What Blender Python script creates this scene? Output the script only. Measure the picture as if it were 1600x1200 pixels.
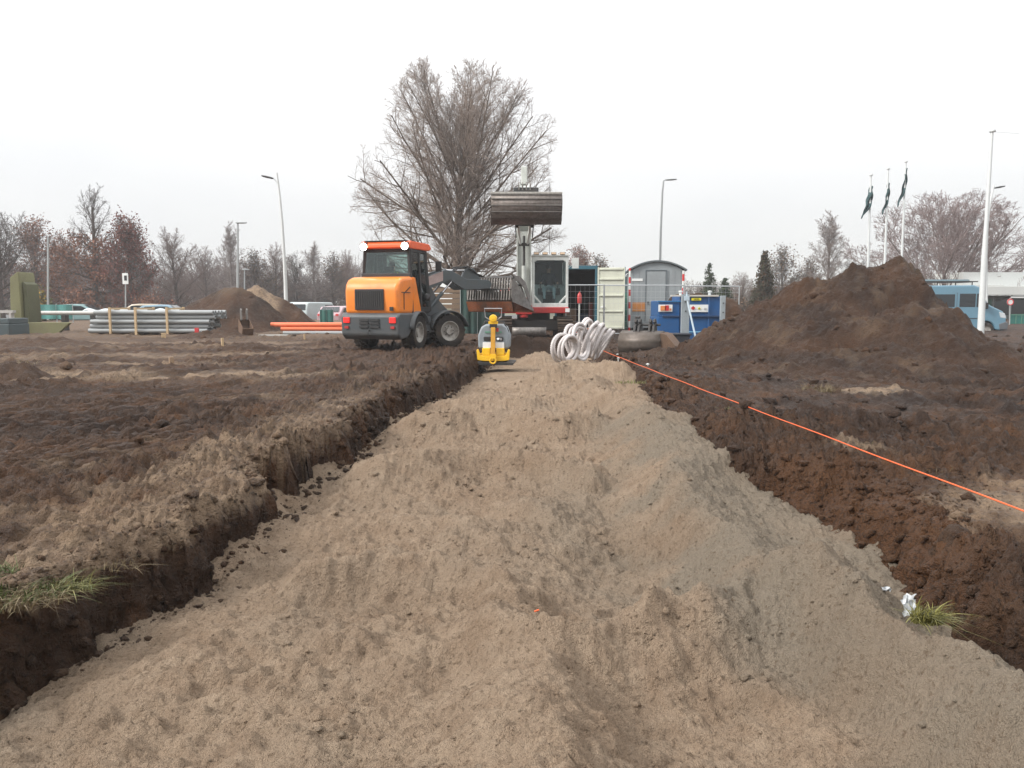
import bpy, bmesh, math, random
import numpy as np
from mathutils import Vector, Matrix
R = math.radians
rnd = random.Random(11)
rng = np.random.default_rng(7)
for _o in list(bpy.data.objects):
    bpy.data.objects.remove(_o)
scene = bpy.context.scene
COL = scene.collection

# ------------------------------------------------------------------ camera
CAM_H, PITCH, FPX = 1.2, 5.8, 1250.0          # metres, degrees down, focal length in pixels of a 1600 px wide frame
cam_d = bpy.data.cameras.new('camera')
cam = bpy.data.objects.new('camera', cam_d)
COL.objects.link(cam)
cam.location = (0, 0, CAM_H)
cam.rotation_euler = (R(90 - PITCH), 0, 0)
cam_d.sensor_width = 36.0
cam_d.lens = 36.0 * FPX / 1600
cam_d.clip_start = 0.05
cam_d.clip_end = 3000
scene.camera = cam

# ------------------------------------------------------------------ world: overcast sky
SUN_EL, SUN_AZ = 36, 250
world = bpy.data.worlds.new('World')
scene.world = world
world.use_nodes = True
wn, wl = world.node_tree.nodes, world.node_tree.links
wn.clear()
w_out = wn.new('ShaderNodeOutputWorld')
w_bg = wn.new('ShaderNodeBackground')
w_sky = wn.new('ShaderNodeTexSky')
w_sky.sky_type = 'NISHITA'
w_sky.sun_disc = False
w_sky.sun_elevation = R(SUN_EL)
w_sky.sun_rotation = R(SUN_AZ)
w_sc = wn.new('ShaderNodeVectorMath'); w_sc.operation = 'SCALE'; w_sc.inputs['Scale'].default_value = 0.08
wl.new(w_sky.outputs[0], w_sc.inputs[0])
w_tc = wn.new('ShaderNodeTexCoord')
w_map = wn.new('ShaderNodeMapping'); w_map.inputs['Scale'].default_value = (1, 1, 3.2)
w_no = wn.new('ShaderNodeTexNoise'); w_no.inputs['Scale'].default_value = 1.6; w_no.inputs['Detail'].default_value = 4
wl.new(w_tc.outputs['Generated'], w_map.inputs[0]); wl.new(w_map.outputs[0], w_no.inputs['Vector'])
w_ramp = wn.new('ShaderNodeValToRGB')
w_ramp.color_ramp.elements[0].position = 0.32; w_ramp.color_ramp.elements[0].color = (0.825, 0.842, 0.866, 1)
w_ramp.color_ramp.elements[1].position = 0.66; w_ramp.color_ramp.elements[1].color = (0.955, 0.956, 0.957, 1)
wl.new(w_no.outputs[0], w_ramp.inputs[0])
# an overcast sky is brighter overhead than at the horizon
w_sep = wn.new('ShaderNodeSeparateXYZ'); wl.new(w_tc.outputs['Generated'], w_sep.inputs[0])
w_mr = wn.new('ShaderNodeMapRange')
w_mr.inputs['From Min'].default_value = 0.0; w_mr.inputs['From Max'].default_value = 1.0
w_mr.inputs['To Min'].default_value = 0.70; w_mr.inputs['To Max'].default_value = 2.4
wl.new(w_sep.outputs['Z'], w_mr.inputs['Value'])
w_g = wn.new('ShaderNodeVectorMath'); w_g.operation = 'SCALE'
wl.new(w_ramp.outputs[0], w_g.inputs[0]); wl.new(w_mr.outputs[0], w_g.inputs['Scale'])
w_mix = wn.new('ShaderNodeMix'); w_mix.data_type = 'RGBA'; w_mix.inputs['Factor'].default_value = 0.93
wl.new(w_sc.outputs[0], w_mix.inputs['A']); wl.new(w_g.outputs[0], w_mix.inputs['B'])
wl.new(w_mix.outputs['Result'], w_bg.inputs['Color'])
w_bg.inputs['Strength'].default_value = 0.45
wl.new(w_bg.outputs[0], w_out.inputs['Surface'])
sun_d = bpy.data.lights.new('sun', 'SUN')
sun_d.energy = 1.5; sun_d.angle = R(18); sun_d.color = (1.0, 0.97, 0.93)
sun = bpy.data.objects.new('sun', sun_d); COL.objects.link(sun)
sun.rotation_euler = (R(90 - SUN_EL), 0, R(180 - SUN_AZ + 0))
scene.view_settings.view_transform = 'Standard'
scene.view_settings.look = 'None'
scene.view_settings.exposure = 1.35
scene.view_settings.gamma = 1.0
scene.view_settings.use_curve_mapping = False
scene.render.engine = 'CYCLES'
scene.cycles.max_bounces = 5
scene.cycles.volume_bounces = 2
scene.cycles.transparent_max_bounces = 12

# ------------------------------------------------------------------ helpers
_cp, _sp = math.cos(R(PITCH)), math.sin(R(PITCH))
def ray(px, py):
    u = (px - 800) / FPX; v = (600 - py) / FPX
    return Vector((u, _cp + v * _sp, -_sp + v * _cp))
def at(px, py, Y):
    """the point at depth Y in front of the camera on the line of sight of a photograph pixel"""
    d = ray(px, py); t = Y / d.y
    return Vector((d.x * t, Y, CAM_H + d.z * t))
def gp(px, py, z=0.0):
    """the point at height z on that line of sight"""
    d = ray(px, py); t = (z - CAM_H) / d.z
    return Vector((d.x * t, d.y * t, z))

def tag(o, label=None, cat=None, group=None, kind=None):
    if label: o['label'] = label
    if cat: o['category'] = cat
    if group: o['group'] = group
    if kind: o['kind'] = kind
    return o
def empty(name, loc=(0, 0, 0), rz=0.0, label=None, cat=None, group=None):
    o = bpy.data.objects.new(name, None); COL.objects.link(o)
    o.location = loc; o.rotation_euler = (0, 0, rz); o.empty_display_size = 0.2
    return tag(o, label, cat, group)
def children(o):
    return [c for c in bpy.data.objects if c.parent == o]
def copy_tree(o, parent=None):
    kids = {}
    for c in bpy.data.objects:
        if c.parent: kids.setdefault(c.parent, []).append(c)
    def rec(a, par):
        c = a.copy(); COL.objects.link(c); c.parent = par
        for k in kids.get(a, []): rec(k, c)
        return c
    return rec(o, parent)

def mesh_np(name, V, F, mat=None, smooth=False, parent=None, attrs=None):
    """one mesh object from numpy vertices and an (n,3) or (n,4) face array"""
    me = bpy.data.meshes.new(name)
    V = np.ascontiguousarray(V, dtype=np.float32); F = np.ascontiguousarray(F, dtype=np.int32)
    k = F.shape[1]
    me.vertices.add(len(V)); me.vertices.foreach_set('co', V.ravel())
    me.loops.add(F.size); me.loops.foreach_set('vertex_index', F.ravel())
    me.polygons.add(len(F))
    me.polygons.foreach_set('loop_start', np.arange(0, F.size, k, dtype=np.int32))
    if smooth: me.polygons.foreach_set('use_smooth', np.ones(len(F), dtype=bool))
    me.update(calc_edges=True)
    if attrs:
        for an, arr in attrs.items():
            a = me.attributes.new(an, 'FLOAT', 'POINT'); a.data.foreach_set('value', np.ascontiguousarray(arr, dtype=np.float32))
    o = bpy.data.objects.new(name, me); COL.objects.link(o)
    if mat: me.materials.append(mat)
    if parent: o.parent = parent
    return o

class MB:
    """collects boxes, bars, tubes, prisms and lathes; build() links them as one mesh object"""
    def __init__(s): s.v = []; s.f = []; s.M = None
    def _add(s, vs, fs):
        n = len(s.v)
        if s.M is not None: vs = [s.M @ Vector(v) for v in vs]
        s.v += [tuple(v) for v in vs]; s.f += [tuple(i + n for i in f) for f in fs]
    def box(s, x0, x1, y0, y1, z0, z1):
        s._add([(x0,y0,z0),(x1,y0,z0),(x1,y1,z0),(x0,y1,z0),(x0,y0,z1),(x1,y0,z1),(x1,y1,z1),(x0,y1,z1)],
               [(0,3,2,1),(4,5,6,7),(0,1,5,4),(1,2,6,5),(2,3,7,6),(3,0,4,7)]); return s
    def cbox(s, c, d, rot=None):
        hx, hy, hz = d[0]/2, d[1]/2, d[2]/2
        m = Matrix.Translation(c) @ (rot.to_4x4() if rot is not None else Matrix.Identity(4))
        vs = [m @ Vector(p) for p in [(-hx,-hy,-hz),(hx,-hy,-hz),(hx,hy,-hz),(-hx,hy,-hz),(-hx,-hy,hz),(hx,-hy,hz),(hx,hy,hz),(-hx,hy,hz)]]
        s._add(vs, [(0,3,2,1),(4,5,6,7),(0,1,5,4),(1,2,6,5),(2,3,7,6),(3,0,4,7)]); return s
    def bar(s, a, b, w, h=None, up=(0,0,1)):
        """rectangular bar from a to b, w across, h along 'up'"""
        a, b = Vector(a), Vector(b); h = h or w
        d = (b - a).normalized(); u = Vector(up)
        sd = d.cross(u)
        if sd.length < 1e-4: sd = d.cross(Vector((1,0,0)))
        sd.normalize(); u = sd.cross(d).normalized()
        vs = [p + sd*sx*w/2 + u*sz*h/2 for p in (a, b) for sx, sz in ((-1,-1),(1,-1),(1,1),(-1,1))]
        s._add(vs, [(3,2,1,0),(4,5,6,7),(0,1,5,4),(1,2,6,5),(2,3,7,6),(3,0,4,7)]); return s
    def tube(s, pts, r, n=8, cap=True, r2=None):
        pts = [Vector(p) for p in pts]; m = len(pts)
        rs = [r + ((r2 if r2 is not None else r) - r) * i / max(1, m-1) for i in range(m)]
        closed = False
        vs = []; prev = None
        for i, p in enumerate(pts):
            t = (pts[min(i+1, m-1)] - pts[max(i-1, 0)]).normalized()
            if prev is None:
                a = t.cross(Vector((0,0,1)))
                if a.length < 0.05: a = t.cross(Vector((1,0,0)))
            else: a = prev - t * prev.dot(t)
            a.normalize(); prev = a; b = t.cross(a)
            for k in range(n):
                an = 2*math.pi*k/n
                vs.append(p + (a*math.cos(an) + b*math.sin(an))*rs[i])
        fs = []
        for i in range(m-1):
            for k in range(n):
                k2 = (k+1) % n
                fs.append((i*n+k, i*n+k2, (i+1)*n+k2, (i+1)*n+k))
        if cap:
            fs.append(tuple(range(n-1, -1, -1))); fs.append(tuple((m-1)*n+k for k in range(n)))
        s._add(vs, fs); return s
    def ring(s, c, ax, R_, r, n=32, k=8):
        """torus"""
        c = Vector(c); ax = Vector(ax).normalized(); u = ax.cross(Vector((0,0,1)))
        if u.length < 0.05: u = ax.cross(Vector((1,0,0)))
        u.normalize(); w = ax.cross(u); vs = []; fs = []
        for i in range(n):
            a = 2*math.pi*i/n; d = u*math.cos(a)+w*math.sin(a)
            for j in range(k):
                b = 2*math.pi*j/k
                vs.append(c + d*(R_+r*math.cos(b)) + ax*r*math.sin(b))
        for i in range(n):
            for j in range(k):
                fs.append((i*k+j, ((i+1)%n)*k+j, ((i+1)%n)*k+(j+1)%k, i*k+(j+1)%k))
        s._add(vs, fs); return s
    def prism(s, poly, a0, a1, axis='y'):
        """polygon of 2D points pushed from a0 to a1 along an axis (y: points are x,z; x: y,z; z: x,y)"""
        n = len(poly)
        def P(p, a): return {'y': (p[0], a, p[1]), 'x': (a, p[0], p[1]), 'z': (p[0], p[1], a)}[axis]
        s._add([P(p, a0) for p in poly] + [P(p, a1) for p in poly],
               [tuple(range(n)), tuple(range(2*n-1, n-1, -1))] + [(i, n+i, n+(i+1)%n, (i+1)%n) for i in range(n)]); return s
    def lathe(s, prof, c=(0,0,0), axis='y', n=24):
        """profile of (radius, along) turned round an axis"""
        vs = []; fs = []; m = len(prof)
        for r, a in prof:
            for k in range(n):
                t = 2*math.pi*k/n; x, z = r*math.cos(t), r*math.sin(t)
                p = {'y': (x, a, z), 'x': (a, x, z), 'z': (x, z, a)}[axis]
                vs.append((c[0]+p[0], c[1]+p[1], c[2]+p[2]))
        for i in range(m-1):
            for k in range(n):
                fs.append((i*n+k, i*n+(k+1)%n, (i+1)*n+(k+1)%n, (i+1)*n+k))
        s._add(vs, fs); return s
    def grid(s, fn, nu, nv):
        vs = [fn(i/nu, j/nv) for i in range(nu+1) for j in range(nv+1)]
        s._add(vs, [(i*(nv+1)+j, (i+1)*(nv+1)+j, (i+1)*(nv+1)+j+1, i*(nv+1)+j+1) for i in range(nu) for j in range(nv)]); return s
    def build(s, name, mat=None, parent=None, bevel=0.0, smooth=35, loc=None, seg=2, solid=0.0):
        me = bpy.data.meshes.new(name); me.from_pydata(s.v, [], s.f)
        bm = bmesh.new(); bm.from_mesh(me); bmesh.ops.recalc_face_normals(bm, faces=bm.faces); bm.to_mesh(me); bm.free()
        me.update()
        o = bpy.data.objects.new(name, me); COL.objects.link(o)
        if mat: me.materials.append(mat)
        if parent is not None: o.parent = parent
        if loc is not None: o.location = loc
        if smooth:
            me.shade_smooth(); me.set_sharp_from_angle(angle=R(smooth))
        if solid:
            md = o.modifiers.new('solid', 'SOLIDIFY'); md.thickness = solid; md.offset = 0
        if bevel:
            md = o.modifiers.new('bevel', 'BEVEL'); md.width = bevel; md.segments = seg; md.limit_method = 'ANGLE'; md.angle_limit = R(40)
            md.harden_normals = True
        return o

# ------------------------------------------------------------------ materials
def newmat(name):
    m = bpy.data.materials.new(name); m.use_nodes = True
    nt = m.node_tree; b = nt.nodes.get('Principled BSDF')
    return m, nt.nodes, nt.links, b
def lin(r, g, b):
    f = lambda c: (c/255/12.92) if c <= 10 else ((c/255+0.055)/1.055)**2.4
    return (f(r), f(g), f(b))
DIRT = (0.085, 0.060, 0.042)
def mat(name, col, rough=0.6, metal=0.0, var=0.12, dirt=0.25, dscale=3.0, bump=0.15, bscale=40, spec=0.5, coat=0.0, low=0.0, lowz=0.6, em=None):
    """painted or bare surface: base colour with grain, dirt patches, more mud low down on the object (low, up to lowz metres of object height)"""
    m, n, l, b = newmat(name)
    tc = n.new('ShaderNodeTexCoord')
    n1 = n.new('ShaderNodeTexNoise'); n1.inputs['Scale'].default_value = dscale; n1.inputs['Detail'].default_value = 6; n1.inputs['Roughness'].default_value = 0.65
    n2 = n.new('ShaderNodeTexNoise'); n2.inputs['Scale'].default_value = bscale; n2.inputs['Detail'].default_value = 4
    l.new(tc.outputs['Object'], n1.inputs['Vector']); l.new(tc.outputs['Object'], n2.inputs['Vector'])
    hv = n.new('ShaderNodeMapRange'); hv.inputs['From Min'].default_value = 0.3; hv.inputs['From Max'].default_value = 0.7
    hv.inputs['To Min'].default_value = 1 - var; hv.inputs['To Max'].default_value = 1 + var
    l.new(n2.outputs[0], hv.inputs['Value'])
    sc = n.new('ShaderNodeVectorMath'); sc.operation = 'SCALE'; sc.inputs[0].default_value = col
    l.new(hv.outputs[0], sc.inputs['Scale'])
    dm = n.new('ShaderNodeMapRange'); dm.inputs['From Min'].default_value = 0.45; dm.inputs['From Max'].default_value = 0.75
    dm.inputs['To Min'].default_value = 0.0; dm.inputs['To Max'].default_value = dirt
    l.new(n1.outputs[0], dm.inputs['Value'])
    fac = dm.outputs[0]
    if low:
        sx = n.new('ShaderNodeSeparateXYZ'); l.new(tc.outputs['Object'], sx.inputs[0])
        ad = n.new('ShaderNodeMath'); ad.operation = 'MULTIPLY_ADD'; ad.inputs[1].default_value = 0.9; ad.inputs[2].default_value = -0.45
        l.new(n1.outputs[0], ad.inputs[0])
        a2 = n.new('ShaderNodeMath'); a2.operation = 'ADD'; l.new(sx.outputs['Z'], a2.inputs[0]); l.new(ad.outputs[0], a2.inputs[1])
        lm = n.new('ShaderNodeMapRange'); lm.inputs['From Min'].default_value = 0.1; lm.inputs['From Max'].default_value = lowz
        lm.inputs['To Min'].default_value = low; lm.inputs['To Max'].default_value = 0.0
        l.new(a2.outputs[0], lm.inputs['Value'])
        mx = n.new('ShaderNodeMath'); mx.operation = 'MAXIMUM'; l.new(fac, mx.inputs[0]); l.new(lm.outputs[0], mx.inputs[1]); fac = mx.outputs[0]
    mix = n.new('ShaderNodeMix'); mix.data_type = 'RGBA'; mix.inputs['B'].default_value = (*DIRT, 1)
    l.new(fac, mix.inputs['Factor']); l.new(sc.outputs[0], mix.inputs['A'])
    l.new(mix.outputs['Result'], b.inputs['Base Color'])
    rm = n.new('ShaderNodeMapRange'); rm.inputs['To Min'].default_value = rough; rm.inputs['To Max'].default_value = 0.9
    l.new(fac, rm.inputs['Value']); l.new(rm.outputs[0], b.inputs['Roughness'])
    b.inputs['Metallic'].default_value = metal
    b.inputs['Specular IOR Level'].default_value = spec
    if coat: b.inputs['Coat Weight'].default_value = coat; b.inputs['Coat Roughness'].default_value = 0.2
    if bump:
        bp = n.new('ShaderNodeBump'); bp.inputs['Strength'].default_value = bump; bp.inputs['Distance'].default_value = 0.02
        l.new(n2.outputs[0], bp.inputs['Height']); l.new(bp.outputs[0], b.inputs['Normal'])
    return m
def glass(name, tint=(0.55, 0.62, 0.62), rough=0.05, mixf=0.55):
    """window glass: partly clear, partly mirror"""
    m, n, l, b = newmat(name)
    out = n.get('Material Output')
    tr = n.new('ShaderNodeBsdfTransparent'); tr.inputs[0].default_value = (*tint, 1)
    gl = n.new('ShaderNodeBsdfGlossy'); gl.inputs['Roughness'].default_value = rough; gl.inputs[0].default_value = (0.9, 0.95, 0.95, 1)
    fr = n.new('ShaderNodeFresnel'); fr.inputs['IOR'].default_value = 1.5
    ad = n.new('ShaderNodeMath'); ad.operation = 'MULTIPLY_ADD'; ad.inputs[1].default_value = 1.0; ad.inputs[2].default_value = mixf
    l.new(fr.outputs[0], ad.inputs[0])
    mx = n.new('ShaderNodeMixShader'); l.new(ad.outputs[0], mx.inputs[0]); l.new(tr.outputs[0], mx.inputs[1]); l.new(gl.outputs[0], mx.inputs[2])
    l.new(mx.outputs[0], out.inputs[0]); n.remove(b)
    return m
def emit(name, col, s):
    m, n, l, b = newmat(name)
    b.inputs['Base Color'].default_value = (*col, 1); b.inputs['Emission Color'].default_value = (*col, 1); b.inputs['Emission Strength'].default_value = s
    return m

# ------------------------------------------------------------------ numpy gradient noise
_perm = {}
def _tab(seed):
    if seed not in _perm:
        g = np.random.default_rng(1000 + seed); p = g.permutation(256); a = g.random(256) * 2 * np.pi
        _perm[seed] = (np.concatenate([p, p]), np.cos(a).astype(np.float32), np.sin(a).astype(np.float32))
    return _perm[seed]
def perlin(x, y, seed=0):
    P, GX, GY = _tab(seed)
    xi = np.floor(x).astype(np.int64); yi = np.floor(y).astype(np.int64)
    xf = (x - xi).astype(np.float32); yf = (y - yi).astype(np.float32)
    u = xf*xf*xf*(xf*(xf*6-15)+10); v = yf*yf*yf*(yf*(yf*6-15)+10)
    xi &= 255; yi &= 255; x1 = (xi+1) & 255; y1 = (yi+1) & 255
    def g(a, b, dx, dy):
        h = P[P[a] + b]; return GX[h]*dx + GY[h]*dy
    n00 = g(xi, yi, xf, yf); n10 = g(x1, yi, xf-1, yf); n01 = g(xi, y1, xf, yf-1); n11 = g(x1, y1, xf-1, yf-1)
    a = n00 + u*(n10-n00); b = n01 + u*(n11-n01)
    return (a + v*(b-a)) * 1.5
def fbm(x, y, o=4, seed=0, gain=0.5, lac=2.03):
    s = 0; a = 1.0
    for i in range(o):
        s = s + a*perlin(x, y, seed+i); x = x*lac+3.1; y = y*lac+1.7; a *= gain
    return s
def ridged(x, y, o=3, seed=0, gain=0.5):
    s = 0; a = 1.0
    for i in range(o):
        s = s + a*(1-np.abs(perlin(x, y, seed+i))*2); x = x*2.07+5.2; y = y*2.07+2.9; a *= gain
    return s
def billow(x, y, o=3, seed=0, gain=0.5):
    s = 0; a = 1.0
    for i in range(o):
        s = s + a*(np.abs(perlin(x, y, seed+i))*2-0.4); x = x*2.07+5.2; y = y*2.07+2.9; a *= gain
    return s
def sst(e0, e1, x):
    t = np.clip((x-e0)/(e1-e0), 0, 1); return t*t*(3-2*t)
# ================================================================== THE SETTING: soil field, trench, sand bed
_XL = np.array([(0,-2.5),(2.6,-2.3),(3.12,-2.12),(3.4,-1.98),(3.9,-1.84),(4.4,-1.76),(5.1,-1.68),(5.35,-1.92),(6.3,-1.84),(7.2,-1.60),(8.0,-1.74),(10,-1.66),(11.8,-1.42),(14,-1.22),(16.9,-.88),(20,-.75),(26,-.6),(30,-.6)])
_XR = np.array([(0,1.9),(2.75,1.80),(3.4,1.86),(4.4,1.86),(5.8,1.72),(6.2,1.68),(9.5,1.55),(11.8,1.95),(19,2.1),(26,2.3),(30,2.3)])
_WR = np.array([(0,.16),(3.1,.18),(3.8,.50),(4.5,.70),(5.5,.75),(5.95,.5),(6.3,.15),(9,.2),(12,.3),(30,.4)])
_WL = np.array([(0,.22),(4.8,.20),(5.2,.22),(6.5,.16),(8,.25),(30,.3)])
def _ip(T, y): return np.interp(y, T[:, 0], T[:, 1])
def lipL(x, y): return _ip(_XL, y) + 0.07*fbm(y*1.1, x*0.4, 2, 40) + 0.085*fbm(y*2.8, x*2.8, 4, 44, .55)
def lipR(x, y): return _ip(_XR, y) + 0.06*fbm(y*1.0, x*0.4, 2, 50) + 0.07*fbm(y*3.0, x*3.0, 4, 54, .6)

def seg_d(x, y, pts):
    """distance to a polyline"""
    best = np.full(np.shape(x), 1e9)
    for (ax, ay), (bx, by) in zip(pts[:-1], pts[1:]):
        dx, dy = bx-ax, by-ay
        t = np.clip(((x-ax)*dx + (y-ay)*dy)/(dx*dx+dy*dy), 0, 1)
        best = np.minimum(best, np.hypot(x-(ax+t*dx), y-(ay+t*dy)))
    return best
TRACKS = [([(-14, 3.5), (-7.5, 7.6), (-4.6, 10.2), (-3.2, 14), (-2.9, 19)], .27),
          ([(-14, 5.2), (-8.7, 9.2), (-6.0, 12.2), (-4.8, 15), (-4.4, 20)], .27),
          ([(-12, 1.0), (-5.6, 5.0), (-3.6, 7.6), (-2.5, 11), (-2.2, 15)], .25),
          ([(4.2, -1), (4.6, 6), (5.6, 11), (3.8, 18)], .25)]
def soil_h(x, y, fine=True):
    far = sst(60, 20, y)
    h = 0.05*fbm(x*.13, y*.13, 2, 1) + 0.035*fbm(x*.5, y*.5, 3, 4)
    h = h - 0.25*sst(12, 22, x)*sst(10, 30, y)
    # bank edge thrown up a little beside the trench on the left, spoil mound strip on the right
    dl = lipL(x, y) - x; dr = x - (lipR(x, y) + _ip(_WR, y))
    h = h + 0.04*np.exp(-((dl-.25)/.3)**2)*sst(12, 6, y)*sst(3.5, 6, y) - .05*sst(4.5, 3, y)*sst(1.5, .2, dl)*(dl > -1)*(x < 0) - 0.06*sst(1.2, 2.5, dl)*sst(14, 5, y)
    h = h + 0.07*np.exp(-((dr-.5)/.35)**2)*sst(6.2, 7.5, y)*sst(19, 14, y)*(.6+.8*fbm(x, y, 2, 21))
    # heaped clods near the lower right corner
    h = h + 0.10*np.exp(-(((x-2.9)/.8)**2+((y-2.9)/.6)**2))
    # dug up strips on the far left
    h = h + 0.13*np.exp(-((y-14.3-.06*x)/.55)**2)*sst(-4.5, -7, x)*(.5+fbm(x*.8, y*.8, 2, 23))
    h = h - 0.12*np.exp(-((y-16.4+.03*x)/.8)**2)*sst(-4.5, -7, x) + 0.10*np.exp(-((y-20.5)/.5)**2)*sst(-5, -8, x)*(.4+fbm(x*.7, y*.9, 2, 25))
    if fine:
        tr = np.zeros(np.shape(x))
        for k, (pl, w) in enumerate(TRACKS):
            d = seg_d(x, y, pl)
            inside = sst(w+.05, w-.05, d)
            a = x*.62 + y*.78
            lug = np.sin(a*2*np.pi/.17 + (d*16)) * 0.5 + .5
            h = h - inside*0.045 + inside*(sst(.35, .75, lug)*0.075)*(0.45+.55*sst(-.3, .4, fbm(x*.9, y*.9, 2, 60+k))) + 0.03*np.exp(-((d-w-.09)/.07)**2)
            tr = np.maximum(tr, inside)
        rough = 1 - .6*tr
        tz = sst(-.35, .05, fbm(x*.42+.6, y*.75, 2, 145))*sst(-2.5, -3.1, x)*sst(4.6, 5.4, y)*sst(13, 11, y)
        rough = rough*(1-.62*tz)
        # smoother trampled ground with tread prints, rougher elsewhere
        am = 0.6 + .8*sst(-.4, .5, fbm(x*.35, y*.35, 2, 30))
        smooth_r = np.exp(-(((x-3.3)/1.1)**2 + ((y-4.3)/1.0)**2))
        am = am*(1-.65*smooth_r)
        h = h + rough*am*(0.046*billow(x*2.0, y*2.0, 3, 8) + 0.040*billow(x*6.5, y*6.5, 3, 12, .65) + .016*billow(x*17, y*17, 2, 16)*sst(14, 7, y) + .085*np.maximum(0, fbm(x*4.2, y*4.2, 3, 18)-.25))
        h = h + 0.014*sst(.1, .5, fbm(x*3, y*3, 2, 66))*np.sin((x*.9-y*.5)*2*np.pi/.11+3*fbm(x*2, y*2, 2, 69))*rough*(x < -1.8)*sst(12, 8, y)
        tz = sst(-.35, .05, fbm(x*.42+.6, y*.75, 2, 145))*sst(-2.5, -3.1, x)*sst(4.6, 5.4, y)*sst(13, 11, y)
        wv = np.sin(2*np.pi*(x*.86 - y*.46)/.175 + 1.6*fbm(x*.9, y*.9, 2, 147))
        h = h + tz*.050*(sst(-.2, .7, wv) - .4)
    return h*far + 0.0
ZFLOOR = -0.60
def ground_h(x, y, fine=True):
    h = soil_h(x, y, fine)
    x = np.asarray(x, dtype=float); y = np.asarray(y, dtype=float)
    L = x - lipL(x, y); Rr = lipR(x, y) + _ip(_WR, y) - x
    end = sst(25.0, 23.2, y + .4*fbm(x*1.0, y, 2, 70))
    wl = _ip(_WL, y); wr = _ip(_WR, y)
    t = sst(0, 1, L/wl) * sst(0, 1, Rr/(wr+.12)) * end
    fl = ZFLOOR + 0.05*fbm(x*2, y*2, 3, 72) + .10*np.exp(-((L-wl-.12)/.15)**2)*(0.6+fbm(y*2.5, x, 2, 75))
    if fine:
        wallz = t*(1-t)*4
        h = h + wallz*(0.03*billow(x*7, y*5, 3, 77) )
    return h*(1-t) + fl*t
# sand crests and humps: polyline, height, half width
CREST = [([(1.62,1.2),(1.50,2.2),(1.42,2.8),(1.36,3.5)], .19, .18),
         ([(1.36,3.6),(1.22,4.3),(1.22,5.2),(1.32,5.8)], .13, .20),
         ([(1.25,5.6),(1.36,6.2),(1.46,7.2),(1.42,8.6)], .16, .30),
         ([(1.46,3.45),(1.15,3.62),(.90,3.40),(.62,3.22)], .15, .13),
         ([(.62,3.22),(.30,3.10),(.10,3.12),(-.10,3.30)], .13, .16),
         ([(.14,3.05),(.10,2.5),(.16,1.2)], .12, .20),
         ([(.95,3.35),(1.0,2.7),(1.15,1.8)], .05, .12),
         ([(-.02,3.62),(-.30,4.0),(-.70,4.12),(-1.0,3.95)], .11, .13),
         ([(-1.25,3.2),(-.7,3.1),(-.3,3.2)], .05, .25),
         ([(-1.4,5.0),(-.9,5.15),(-.3,5.05)], .07, .18),
         ([(-1.1,6.4),(-.45,6.95),(.15,6.95),(.60,6.6)], .13, .17),
         ([(.2,5.6),(.6,5.9),(1.1,5.8)], .07, .15),
         ([(-1.1,8.9),(-.5,9.2),(0,9.1),(.5,8.6),(.9,8.9)], .16, .20),
         ([(-.9,11.2),(.1,11.0),(.7,11.6)], .11, .25),
         ([(1.5,8.2),(1.4,9.4),(1.55,10.6)], .16, .25),
         ([(1.25,10.8),(1.1,12.3),(1.35,13.6)], .18, .30),
         ([(.75,14.6),(1.15,14.9),(1.6,14.4)], .26, .42)]
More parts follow.
